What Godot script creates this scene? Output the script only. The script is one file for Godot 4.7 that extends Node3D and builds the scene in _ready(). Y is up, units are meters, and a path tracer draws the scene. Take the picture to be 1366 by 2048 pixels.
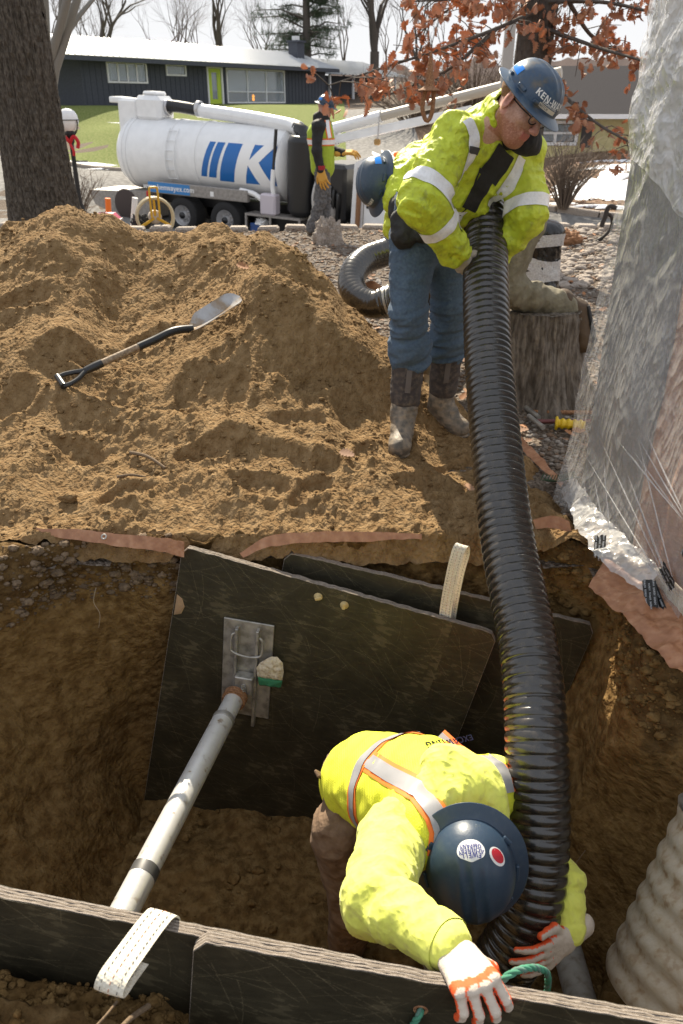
extends Node3D
# A sewer crew lowers a suction hose into a shored pit in a front yard; vacuum truck and houses behind.

func _ready() -> void:
	# ---- camera
	var cam := Camera3D.new()
	cam.name = "camera"
	var lens := CameraAttributesPhysical.new()
	lens.frustum_focal_length = 28.0
	lens.exposure_aperture = 6.3
	lens.frustum_focus_distance = 2.7
	cam.attributes = lens
	add_child(cam)
	cam.position = Vector3(0, 1.57, 0)
	cam.rotation_degrees = Vector3(-27.3, 0, 0)
	cam.fov = 65.46
	cam.near = 0.05
	cam.far = 900.0
	cam.current = true
	# ---- sky and exposure
	var env := Environment.new()
	env.background_mode = Environment.BG_SKY
	var sky := ProceduralSkyMaterial.new()
	sky.sky_top_color = Color(0.93, 0.95, 0.99)
	sky.sky_horizon_color = Color(1.0, 1.0, 1.0)
	sky.sky_curve = 0.2
	sky.ground_horizon_color = Color(0.75, 0.73, 0.7)
	sky.ground_bottom_color = Color(0.35, 0.32, 0.28)
	sky.sky_energy_multiplier = 1.0
	env.sky = Sky.new()
	env.sky.sky_material = sky
	env.background_energy_multiplier = 0.47
	env.tonemap_mode = Environment.TONE_MAPPER_LINEAR
	env.tonemap_exposure = 2.1
	env.sdfgi_enabled = true
	env.ssao_enabled = true
	env.ssil_enabled = true
	env.fog_enabled = false
	env.fog_density = 0.0022
	env.fog_light_color = Color(0.93, 0.95, 1.0)
	var we := WorldEnvironment.new()
	we.name = "surroundings"
	we.environment = env
	add_child(we)
	# ---- sun: from behind the scene and a little from the left
	var sun := DirectionalLight3D.new()
	sun.name = "sun"
	var az := deg_to_rad(13.5)
	var el := deg_to_rad(41.0)
	sun.basis = Basis.looking_at(Vector3(sin(az) * cos(el), -sin(el), cos(az) * cos(el)))
	sun.light_energy = 1.6
	sun.light_color = Color(1.0, 0.95, 0.86)
	sun.light_angular_distance = 0.5
	sun.shadow_enabled = true
	add_child(sun)
	# ---- the place
	make_materials()
	cloth_materials()
	build_ground()
	build_pit()
	build_shoring()
	print("ground ", Time.get_ticks_msec())
	build_background()
	print("background ", Time.get_ticks_msec())
	build_people()
	print("people ", Time.get_ticks_msec())
	build_things()
	print("things ", Time.get_ticks_msec())
	build_truck()
	build_trees()
	print("all ", Time.get_ticks_msec())

# ---------------------------------------------------------------- helpers: meshes
class MB:
	var v := PackedVector3Array()
	var c := PackedColorArray()
	var uv := PackedVector2Array()
	var idx := PackedInt32Array()
	var col := Color.WHITE

	func vert(p: Vector3, u := Vector2.ZERO) -> int:
		v.append(p)
		c.append(col)
		uv.append(u)
		return v.size() - 1

	func tri(a: int, b: int, d: int) -> void:
		idx.append(a)
		idx.append(b)
		idx.append(d)

	func quad(a: int, b: int, d: int, e: int) -> void:
		tri(a, b, d)
		tri(a, d, e)

	# four corners, clockwise seen from the front, with an edge of their own
	func face(a: Vector3, b: Vector3, d: Vector3, e: Vector3) -> void:
		quad(vert(a, Vector2(0, 0)), vert(b, Vector2(1, 0)), vert(d, Vector2(1, 1)), vert(e, Vector2(0, 1)))

	func tface(a: Vector3, b: Vector3, d: Vector3) -> void:
		tri(vert(a), vert(b), vert(d))

	func box(ctr: Vector3, size: Vector3, bas := Basis.IDENTITY, bev := 0.0) -> void:
		var s := size * 0.5
		bev = minf(bev, minf(s.x, minf(s.y, s.z)) * 0.9)
		if bev <= 0.0:
			for ax in 3:
				for sg in [-1.0, 1.0]:
					var n := Vector3.ZERO
					n[ax] = sg
					var p := Vector3.ZERO
					p[(ax + 1) % 3] = 1.0
					var q := n.cross(p)
					face(ctr + bas * ((n - p - q) * s), ctr + bas * ((n - p + q) * s), ctr + bas * ((n + p + q) * s), ctr + bas * ((n + p - q) * s))
			return
		var t := s - Vector3.ONE * bev
		for ax in 3:
			for sg in [-1.0, 1.0]:
				var n := Vector3.ZERO
				n[ax] = sg
				var p := Vector3.ZERO
				p[(ax + 1) % 3] = 1.0
				var q := n.cross(p)
				var nn := n * s
				face(ctr + bas * (nn + (-p - q) * t), ctr + bas * (nn + (-p + q) * t), ctr + bas * (nn + (p + q) * t), ctr + bas * (nn + (p - q) * t))
		for ax in 3:
			var b1 := (ax + 1) % 3
			var b2 := (ax + 2) % 3
			for s1 in [-1.0, 1.0]:
				for s2 in [-1.0, 1.0]:
					var n1 := Vector3.ZERO
					n1[b1] = s1
					var n2 := Vector3.ZERO
					n2[b2] = s2
					var a := Vector3.ZERO
					a[ax] = 1.0
					var pa := n1 * s + n2 * t
					var pb := n1 * t + n2 * s
					if s1 * s2 > 0:
						face(ctr + bas * (pa - a * t), ctr + bas * (pa + a * t), ctr + bas * (pb + a * t), ctr + bas * (pb - a * t))
					else:
						face(ctr + bas * (pa + a * t), ctr + bas * (pa - a * t), ctr + bas * (pb - a * t), ctr + bas * (pb + a * t))
		for sx in [-1.0, 1.0]:
			for sy in [-1.0, 1.0]:
				for sz in [-1.0, 1.0]:
					var px := ctr + bas * Vector3(sx * s.x, sy * t.y, sz * t.z)
					var py := ctr + bas * Vector3(sx * t.x, sy * s.y, sz * t.z)
					var pz := ctr + bas * Vector3(sx * t.x, sy * t.y, sz * s.z)
					if sx * sy * sz > 0:
						tface(px, pz, py)
					else:
						tface(px, py, pz)

	# a tube along a path; rad: one radius per point (or a single number)
	func tube(path: PackedVector3Array, rad, sides := 10, caps := true, flat := 1.0, up0 := Vector3.ZERO) -> void:
		var n := path.size()
		if n < 2:
			return
		var t := (path[1] - path[0]).normalized()
		var up := up0
		if up.length() < 0.5:
			up = Vector3.UP if absf(t.y) < 0.9 else Vector3.RIGHT
		var rings := []
		var acc := 0.0
		for i in n:
			var tn := (path[mini(i + 1, n - 1)] - path[maxi(i - 1, 0)])
			if tn.length() > 1e-7:
				t = tn.normalized()
			up = (up - t * up.dot(t))
			if up.length() < 1e-4:
				up = t.cross(Vector3.RIGHT) + Vector3(0, 0.01, 0)
			up = up.normalized()
			var sd := t.cross(up)
			var r: float = rad[i] if rad is Array or rad is PackedFloat32Array else rad
			if i > 0:
				acc += path[i].distance_to(path[i - 1])
			var first := v.size()
			for k in sides + 1:
				var a := TAU * k / sides
				vert(path[i] + (sd * cos(a) + up * sin(a) * flat) * r, Vector2(float(k) / sides, acc))
			rings.append(first)
		for i in n - 1:
			for k in sides:
				var a: int = rings[i] + k
				var b: int = rings[i + 1] + k
				quad(a, a + 1, b + 1, b)
		if caps:
			for e in [0, n - 1]:
				var c0 := vert(path[e])
				var ring0: int = rings[e]
				var f2 := v.size()
				for k in sides:
					vert(v[ring0 + k])
				for k in sides:
					var a := f2 + k
					var b := f2 + (k + 1) % sides
					if e == 0:
						tri(c0, b, a)
					else:
						tri(c0, a, b)

	# profile points (radius, height along y); a repeated point makes a sharp edge
	func lathe(prof: PackedVector2Array, sides: int, xf := Transform3D.IDENTITY, a0 := 0.0, a1 := TAU, sx := 1.0, sz := 1.0) -> void:
		var prev := -1
		var plast := Vector2(-9, -9)
		for i in prof.size():
			var p := prof[i]
			var first := v.size()
			for k in sides + 1:
				var a := a0 + (a1 - a0) * k / sides
				vert(xf * Vector3(cos(a) * p.x * sx, p.y, sin(a) * p.x * sz), Vector2(float(k) / sides, float(i) / prof.size()))
			if prev >= 0 and p != plast:
				for k in sides:
					quad(prev + k, first + k, first + k + 1, prev + k + 1)
			prev = first
			plast = p

	# polygon in the xy plane (counter-clockwise), pushed along +z by depth
	func prism(poly: PackedVector2Array, depth: float, xf := Transform3D.IDENTITY) -> void:
		var t := Geometry2D.triangulate_polygon(poly)
		var cw := Geometry2D.is_polygon_clockwise(poly)
		var n := poly.size()
		for s in 2:
			var z := depth if s == 1 else 0.0
			var f := v.size()
			for p in poly:
				vert(xf * Vector3(p.x, p.y, z), p)
			for i in range(0, t.size(), 3):
				var pa := poly[t[i]]
				var pb := poly[t[i + 1]]
				var pc := poly[t[i + 2]]
				var ccw := (pb - pa).cross(pc - pa) > 0
				if (s == 1) == ccw:
					tri(f + t[i], f + t[i + 2], f + t[i + 1])
				else:
					tri(f + t[i], f + t[i + 1], f + t[i + 2])
		for i in n:
			var a := poly[i]
			var b := poly[(i + 1) % n]
			var q := [Vector3(a.x, a.y, 0), Vector3(b.x, b.y, 0), Vector3(b.x, b.y, depth), Vector3(a.x, a.y, depth)]
			if not cw:
				face(xf * q[0], xf * q[3], xf * q[2], xf * q[1])
			else:
				face(xf * q[0], xf * q[1], xf * q[2], xf * q[3])

	# nu x nv grid of points from a function f(s, t), s and t 0..1
	func grid(nu: int, nv: int, f: Callable, flip := false) -> void:
		var first := v.size()
		for j in nv + 1:
			for i in nu + 1:
				var s := float(i) / nu
				var t := float(j) / nv
				vert(f.call(s, t), Vector2(s, t))
		for j in nv:
			for i in nu:
				var a := first + j * (nu + 1) + i
				if flip:
					quad(a, a + nu + 1, a + nu + 2, a + 1)
				else:
					quad(a, a + 1, a + nu + 2, a + nu + 1)

	# closes a sheet made by grid(): a copy pushed by thick along its normals (second skin)
	func thicken(first: int, nu: int, nv: int, thick: float) -> void:
		var nrm := normals()
		var base := v.size()
		var cnt := (nu + 1) * (nv + 1)
		for k in cnt:
			vert(v[first + k] - nrm[first + k] * thick, uv[first + k])
		for j in nv:
			for i in nu:
				var a := base + j * (nu + 1) + i
				quad(a, a + nu + 1, a + nu + 2, a + 1)
		for i in nu:
			face(v[first + i], v[base + i], v[base + i + 1], v[first + i + 1])
			var q := nv * (nu + 1) + i
			face(v[first + q], v[first + q + 1], v[base + q + 1], v[base + q])
		for j in nv:
			var q := j * (nu + 1)
			var w := q + nu + 1
			face(v[first + q], v[first + w], v[base + w], v[base + q])
			face(v[first + q + nu], v[base + q + nu], v[base + w + nu], v[first + w + nu])

	func normals() -> PackedVector3Array:
		var n := PackedVector3Array()
		n.resize(v.size())
		for i in range(0, idx.size(), 3):
			var a := idx[i]
			var b := idx[i + 1]
			var d := idx[i + 2]
			var f := (v[d] - v[a]).cross(v[b] - v[a])
			n[a] += f
			n[b] += f
			n[d] += f
		for i in n.size():
			var l := n[i].length()
			n[i] = n[i] / l if l > 1e-14 else Vector3.UP
		return n

	func mesh() -> ArrayMesh:
		var m := ArrayMesh.new()
		if idx.is_empty():
			return m
		var a := []
		a.resize(Mesh.ARRAY_MAX)
		a[Mesh.ARRAY_VERTEX] = v
		a[Mesh.ARRAY_NORMAL] = normals()
		a[Mesh.ARRAY_COLOR] = c
		a[Mesh.ARRAY_TEX_UV] = uv
		a[Mesh.ARRAY_INDEX] = idx
		m.add_surface_from_arrays(Mesh.PRIMITIVE_TRIANGLES, a)
		return m


# ---------------------------------------------------------------- helpers: bodies and cloth as a distance field on a grid
class Blob:
	var o: Vector3
	var h: float
	var nx: int
	var ny: int
	var nz: int
	var f := PackedFloat32Array()

	func _init(lo: Vector3, hi: Vector3, cell: float) -> void:
		o = lo
		h = cell
		nx = int(ceil((hi.x - lo.x) / cell)) + 1
		ny = int(ceil((hi.y - lo.y) / cell)) + 1
		nz = int(ceil((hi.z - lo.z) / cell)) + 1
		f.resize(nx * ny * nz)
		f.fill(1000.0)

	# tapered capsule; fd, fl: direction in which the cross-section is squashed and by how much
	func cone(a: Vector3, b: Vector3, ra: float, rb: float, k := 0.03, fd := Vector3.ZERO, fl := 1.0, cut := false) -> void:
		var r := maxf(ra, rb) * maxf(1.0, fl) + 3.0 * h + k
		var lo := (Vector3(minf(a.x, b.x), minf(a.y, b.y), minf(a.z, b.z)) - Vector3(r, r, r) - o) / h
		var hi := (Vector3(maxf(a.x, b.x), maxf(a.y, b.y), maxf(a.z, b.z)) + Vector3(r, r, r) - o) / h
		var x0 := clampi(int(lo.x), 0, nx - 1)
		var x1 := clampi(int(hi.x) + 1, 0, nx - 1)
		var y0 := clampi(int(lo.y), 0, ny - 1)
		var y1 := clampi(int(hi.y) + 1, 0, ny - 1)
		var z0 := clampi(int(lo.z), 0, nz - 1)
		var z1 := clampi(int(hi.z) + 1, 0, nz - 1)
		var ab := b - a
		var inv := 1.0 / maxf(ab.dot(ab), 1e-9)
		var dr := rb - ra
		var squash := fl != 1.0
		var q := 1.0 / fl - 1.0
		var mul := minf(1.0, fl)
		for iz in range(z0, z1 + 1):
			for iy in range(y0, y1 + 1):
				var p := Vector3(o.x + x0 * h, o.y + iy * h, o.z + iz * h) - a
				var at0 := (iz * ny + iy) * nx
				for ix in range(x0, x1 + 1):
					var t := clampf(p.dot(ab) * inv, 0.0, 1.0)
					var w := p - ab * t
					if squash:
						w += fd * (w.dot(fd) * q)
					var d := (w.length() - ra - dr * t) * mul
					var i := at0 + ix
					var e := f[i]
					if cut:
						d = -d
						var m2 := k - absf(d - e)
						f[i] = maxf(d, e) + (m2 * m2 / (4.0 * k) if m2 > 0.0 else 0.0)
					else:
						var m := k - absf(d - e)
						f[i] = minf(d, e) - (m * m / (4.0 * k) if m > 0.0 else 0.0)
					p.x += h

	func ball(c: Vector3, r: Vector3, bas := Basis.IDENTITY, k := 0.02, cut := false) -> void:
		var rr := maxf(r.x, maxf(r.y, r.z)) + 3.0 * h + k
		var lo := (c - Vector3(rr, rr, rr) - o) / h
		var hi := (c + Vector3(rr, rr, rr) - o) / h
		var mn := minf(r.x, minf(r.y, r.z))
		var inv := bas.inverse()
		for iz in range(clampi(int(lo.z), 0, nz - 1), clampi(int(hi.z) + 1, 0, nz - 1) + 1):
			for iy in range(clampi(int(lo.y), 0, ny - 1), clampi(int(hi.y) + 1, 0, ny - 1) + 1):
				for ix in range(clampi(int(lo.x), 0, nx - 1), clampi(int(hi.x) + 1, 0, nx - 1) + 1):
					var p := inv * (o + Vector3(ix, iy, iz) * h - c)
					var w := p / r
					var l := w.length()
					var d := (l - 1.0) * mn
					if l > 0.3:
						d = l * (l - 1.0) / (w / r).length()
					var i := (iz * ny + iy) * nx + ix
					var e := f[i]
					if cut:
						d = -d
						var m2 := k - absf(d - e)
						f[i] = maxf(d, e) + (m2 * m2 / (4.0 * k) if m2 > 0.0 else 0.0)
					else:
						var m := k - absf(d - e)
						f[i] = minf(d, e) - (m * m / (4.0 * k) if m > 0.0 else 0.0)

	# keeps only what lies behind the plane (n points to the side that is cut away)
	func plane(p0: Vector3, n: Vector3, region_lo := Vector3(-99, -99, -99), region_hi := Vector3(99, 99, 99)) -> void:
		for iz in nz:
			for iy in ny:
				for ix in nx:
					var i := (iz * ny + iy) * nx + ix
					if f[i] > 3.0 * h:
						continue
					var p := o + Vector3(ix, iy, iz) * h
					if p.x < region_lo.x or p.y < region_lo.y or p.z < region_lo.z or p.x > region_hi.x or p.y > region_hi.y or p.z > region_hi.z:
						continue
					f[i] = maxf(f[i], (p - p0).dot(n))

	# pushes the surface out by g(p) near where it is
	func swell(g: Callable, near := 0.03) -> void:
		for iz in nz:
			for iy in ny:
				for ix in nx:
					var i := (iz * ny + iy) * nx + ix
					if absf(f[i]) < near:
						f[i] -= g.call(o + Vector3(ix, iy, iz) * h)

	func at(p: Vector3) -> float:
		var q := (p - o) / h
		var x := clampi(int(q.x), 0, nx - 2)
		var y := clampi(int(q.y), 0, ny - 2)
		var z := clampi(int(q.z), 0, nz - 2)
		var fx := clampf(q.x - x, 0, 1)
		var fy := clampf(q.y - y, 0, 1)
		var fz := clampf(q.z - z, 0, 1)
		var i := (z * ny + y) * nx + x
		var sy := nx
		var sz := nx * ny
		var a := lerpf(lerpf(f[i], f[i + 1], fx), lerpf(f[i + sy], f[i + sy + 1], fx), fy)
		var b := lerpf(lerpf(f[i + sz], f[i + sz + 1], fx), lerpf(f[i + sz + sy], f[i + sz + sy + 1], fx), fy)
		return lerpf(a, b, fz)

	# from a point inside, outwards to the surface
	func out_from(p: Vector3, dir: Vector3, far := 0.5) -> Vector3:
		var s := 0.0
		var last := at(p)
		while s < far:
			s += h * 0.5
			var d := at(p + dir * s)
			if d > 0.0:
				var k := last / (last - d) if last < 0.0 else 0.0
				return p + dir * (s - h * 0.5 + h * 0.5 * k)
			last = d
		return p

	# from a point outside, inwards along dir to the surface
	func into(p: Vector3, dir: Vector3, far := 0.6) -> Vector3:
		var s := 0.0
		var last := at(p)
		while s < far:
			s += h * 0.5
			var d := at(p + dir * s)
			if d < 0.0:
				var k := last / (last - d) if last > 0.0 and last < 100.0 else 0.5
				return p + dir * (s - h * 0.5 + h * 0.5 * k)
			last = d
		return p + dir * far

	func grad(p: Vector3) -> Vector3:
		var e := h * 0.7
		var g := Vector3(at(p + Vector3(e, 0, 0)) - at(p - Vector3(e, 0, 0)), at(p + Vector3(0, e, 0)) - at(p - Vector3(0, e, 0)), at(p + Vector3(0, 0, e)) - at(p - Vector3(0, 0, e)))
		return g.normalized() if g.length() > 1e-9 else Vector3.UP

	# surface nets
	func build(color = null) -> MB:
		var m := MB.new()
		var id := PackedInt32Array()
		id.resize(nx * ny * nz)
		id.fill(-1)
		var sy := nx
		var sz := nx * ny
		var band := 5.0 * h
		var corners := [0, 1, sy, sy + 1, sz, sz + 1, sz + sy, sz + sy + 1]
		var cp := [Vector3(0, 0, 0), Vector3(1, 0, 0), Vector3(0, 1, 0), Vector3(1, 1, 0), Vector3(0, 0, 1), Vector3(1, 0, 1), Vector3(0, 1, 1), Vector3(1, 1, 1)]
		var edges := [0, 1, 2, 3, 4, 5, 6, 7, 0, 2, 1, 3, 4, 6, 5, 7, 0, 4, 1, 5, 2, 6, 3, 7]
		var act := PackedInt32Array()
		for z in nz - 1:
			for y in ny - 1:
				var i0 := (z * ny + y) * nx
				for x in nx - 1:
					var i := i0 + x
					var e := f[i]
					if e > band or e < -band:
						continue
					var s := 0
					for k in 8:
						if f[i + corners[k]] < 0.0:
							s += 1
					if s == 0 or s == 8:
						continue
					var p := Vector3.ZERO
					var n := 0
					for k in range(0, 24, 2):
						var a: int = edges[k]
						var b: int = edges[k + 1]
						var fa := f[i + corners[a]]
						var fb := f[i + corners[b]]
						if (fa < 0.0) != (fb < 0.0):
							p += cp[a] + (cp[b] - cp[a]) * (fa / (fa - fb))
							n += 1
					var w := o + (Vector3(x, y, z) + p / n) * h
					if color != null:
						m.col = color.call(w)
					id[i] = m.vert(w)
					act.append(i)
		for i in act:
			var x := i % nx
			var y := (i / nx) % ny
			var z := i / sz
			var a := f[i] < 0.0
			if y > 0 and z > 0 and a != (f[i + 1] < 0.0):
				_q(m, id[i], id[i - sy], id[i - sy - sz], id[i - sz], a)
			if x > 0 and z > 0 and a != (f[i + sy] < 0.0):
				_q(m, id[i], id[i - sz], id[i - 1 - sz], id[i - 1], a)
			if x > 0 and y > 0 and a != (f[i + sz] < 0.0):
				_q(m, id[i], id[i - 1], id[i - 1 - sy], id[i - sy], a)
		return m

	func _q(m: MB, a: int, b: int, c: int, d: int, flip: bool) -> void:
		if a < 0 or b < 0 or c < 0 or d < 0:
			return
		if flip:
			m.quad(a, b, c, d)
		else:
			m.quad(a, d, c, b)

	# a band of cloth round a limb: rays go out from the axis
	func band(m: MB, c0: Vector3, axis: Vector3, w: float, a0 := 0.0, a1 := TAU, lift := 0.004, n := 40, ref := Vector3.UP, rows := 4) -> void:
		axis = axis.normalized()
		var r := (ref - axis * ref.dot(axis)).normalized()
		var s := axis.cross(r)
		var first := m.v.size()
		for j in rows + 1:
			for i in n + 1:
				var a := a0 + (a1 - a0) * i / n
				var dir := r * cos(a) + s * sin(a)
				var c := c0 + axis * (w * (float(j) / rows - 0.5))
				var q := out_from(c, dir)
				m.vert(q + dir * lift, Vector2(float(i) / n, float(j) / rows))
		for j in rows:
			for i in n:
				var b := first + j * (n + 1) + i
				m.quad(b, b + 1, b + n + 2, b + n + 1)

	# a strip laid on the surface along a path, looked for from outside along dir
	func strip(m: MB, path: PackedVector3Array, w: float, dir: Vector3, lift := 0.004, rows := 4, step := 0.012, from := 0.15) -> void:
		var cur := Curve3D.new()
		for i in path.size():
			var tn := (path[mini(i + 1, path.size() - 1)] - path[maxi(i - 1, 0)]) * 0.2
			cur.add_point(path[i], -tn, tn)
		var len := cur.get_baked_length()
		var n := maxi(2, int(len / step))
		var first := m.v.size()
		for i in n + 1:
			var p := cur.sample_baked(len * i / n)
			var t := (cur.sample_baked(minf(len, len * i / n + 0.01)) - cur.sample_baked(maxf(0.0, len * i / n - 0.01))).normalized()
			var sd := t.cross(dir).normalized()
			for j in rows + 1:
				var q := p + sd * (w * (float(j) / rows - 0.5))
				q = into(q - dir * from, dir)
				m.vert(q - dir * lift, Vector2(float(j) / rows, len * i / n))
		for i in n:
			for j in rows:
				var b := first + i * (rows + 1) + j
				m.quad(b, b + 1, b + rows + 2, b + rows + 1)


# ---------------------------------------------------------------- helpers: nodes, names, materials
var taken := {}

func numbered(called: String) -> String:
	if not taken.has(called):
		taken[called] = 0
		return called
	taken[called] += 1
	return "%s_%03d" % [called, taken[called]]

func tag(o: Node3D, label := "", category := "", group := "", kind := "") -> Node3D:
	if label: o.set_meta("label", label)
	if category: o.set_meta("category", category)
	if group: o.set_meta("group", group)
	if kind: o.set_meta("kind", kind)
	return o

func thing(called: String, label: String, category: String, at := Vector3.ZERO, bas := Basis.IDENTITY, group := "") -> Node3D:
	var o := Node3D.new()
	o.name = numbered(called)
	add_child(o)
	o.transform = Transform3D(bas, at)
	tag(o, label, category, group)
	return o

func part(called: String, m, mat: Material, parent: Node3D, at := Vector3.ZERO, bas := Basis.IDENTITY) -> MeshInstance3D:
	var o := MeshInstance3D.new()
	o.name = called if parent != self else numbered(called)
	o.mesh = m.mesh() if m is MB else m
	o.material_override = mat
	o.transform = Transform3D(bas, at)
	parent.add_child(o, true)
	return o

func solo(called: String, m, mat: Material, label: String, category: String, group := "") -> MeshInstance3D:
	var o := part(called, m, mat, self)
	tag(o, label, category, group)
	return o

func structure(called: String, m, mat: Material) -> MeshInstance3D:
	var o := part(called, m, mat, self)
	o.set_meta("kind", "structure")
	return o

func lin(r: float, g: float, b: float, a := 1.0) -> Color:
	var c := Color(r, g, b).linear_to_srgb()
	c.a = a
	return c

func flat_mat(c: Color, rough := 0.8, metal := 0.0, spec := 0.5) -> StandardMaterial3D:
	var m := StandardMaterial3D.new()
	m.albedo_color = c
	m.roughness = rough
	m.metallic = metal
	m.metallic_specular = spec
	return m

func noise_of(freq: float, seed_: int, oct := 4, type := FastNoiseLite.TYPE_SIMPLEX_SMOOTH) -> FastNoiseLite:
	var n := FastNoiseLite.new()
	n.noise_type = type
	n.seed = seed_
	n.frequency = freq
	n.fractal_octaves = oct
	if oct <= 1:
		n.fractal_type = FastNoiseLite.FRACTAL_NONE
	return n

var tex_seen := {}

# colour texture: noise through a ramp of linear colours at given offsets
func noise_tex(stops: Array, cols: Array, freq: float, seed_: int, oct := 5, type := FastNoiseLite.TYPE_SIMPLEX_SMOOTH, size := 512) -> NoiseTexture2D:
	var t := NoiseTexture2D.new()
	t.width = size
	t.height = size
	t.seamless = true
	t.noise = noise_of(freq, seed_, oct, type)
	var g := Gradient.new()
	g.offsets = PackedFloat32Array(stops)
	var pc := PackedColorArray()
	for c in cols:
		pc.append(c)
	g.colors = pc
	t.color_ramp = g
	return t

func bump_tex(freq: float, seed_: int, strength := 4.0, oct := 5, type := FastNoiseLite.TYPE_SIMPLEX_SMOOTH, size := 512) -> NoiseTexture2D:
	var key := "%s_%d_%s_%d_%d" % [freq, seed_, strength, oct, type]
	if tex_seen.has(key):
		return tex_seen[key]
	var t := NoiseTexture2D.new()
	t.width = size
	t.height = size
	t.seamless = true
	t.as_normal_map = true
	t.bump_strength = strength
	t.noise = noise_of(freq, seed_, oct, type)
	tex_seen[key] = t
	return t

# crumpled cloth: sharp crease lines
func crease_tex(freq: float, seed_: int, strength: float) -> NoiseTexture2D:
	var t: NoiseTexture2D = bump_tex(freq, seed_, strength, 3)
	t.noise.fractal_type = FastNoiseLite.FRACTAL_RIDGED
	return t

# triplanar material: colour texture + bump texture; sc: repeats per metre
func tri_mat(tex: Texture2D, bump: Texture2D, sc: float, rough := 0.9, nscale := 1.0, world := false, metal := 0.0) -> StandardMaterial3D:
	var m := StandardMaterial3D.new()
	m.albedo_texture = tex
	m.uv1_triplanar = true
	m.uv1_world_triplanar = world
	m.uv1_scale = Vector3.ONE * sc
	m.roughness = rough
	m.metallic = metal
	if bump:
		m.normal_enabled = true
		m.normal_texture = bump
		m.normal_scale = nscale
	return m

func curve_pts(ctrl: Array, step: float) -> PackedVector3Array:
	var cur := Curve3D.new()
	cur.bake_interval = step * 0.5
	for i in ctrl.size():
		var a: Vector3 = ctrl[maxi(i - 1, 0)]
		var b: Vector3 = ctrl[mini(i + 1, ctrl.size() - 1)]
		var tn := (b - a) / 6.0
		cur.add_point(ctrl[i], -tn, tn)
	var out := PackedVector3Array()
	var len := cur.get_baked_length()
	var n := maxi(2, int(len / step))
	for i in n + 1:
		out.append(cur.sample_baked(len * i / n, true))
	return out

# lettering bent onto a surface: put(x, y) gives the place of a point of the flat text, nrm the way out
func letters(text: String, size: float, place: Callable, fnt := "Droid Sans", bold := true, italic := false) -> ArrayMesh:
	var tm := TextMesh.new()
	var sf := SystemFont.new()
	sf.font_names = PackedStringArray([fnt])
	sf.font_weight = 700 if bold else 400
	sf.font_italic = italic
	tm.font = sf
	tm.text = text
	tm.font_size = 64
	tm.pixel_size = size / 64.0
	tm.depth = 0.0
	var out := ArrayMesh.new()
	var arr := tm.get_mesh_arrays()
	var a := []
	a.resize(Mesh.ARRAY_MAX)
	var vs: PackedVector3Array = arr[Mesh.ARRAY_VERTEX]
	var ns := PackedVector3Array()
	var pv := PackedVector3Array()
	for q in vs:
		var r: Array = place.call(q.x, q.y)
		pv.append(r[0])
		ns.append(r[1])
	a[Mesh.ARRAY_VERTEX] = pv
	a[Mesh.ARRAY_NORMAL] = ns
	if arr[Mesh.ARRAY_INDEX] != null:
		a[Mesh.ARRAY_INDEX] = arr[Mesh.ARRAY_INDEX]
	out.add_surface_from_arrays(Mesh.PRIMITIVE_TRIANGLES, a)
	return out

func frame(fwd: Vector3, up := Vector3.UP) -> Basis:   # x along fwd, y near up
	var x := fwd.normalized()
	var z := x.cross(up).normalized()
	return Basis(x, z.cross(x), z)

# ---------------------------------------------------------------- materials
var M := {}

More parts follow.
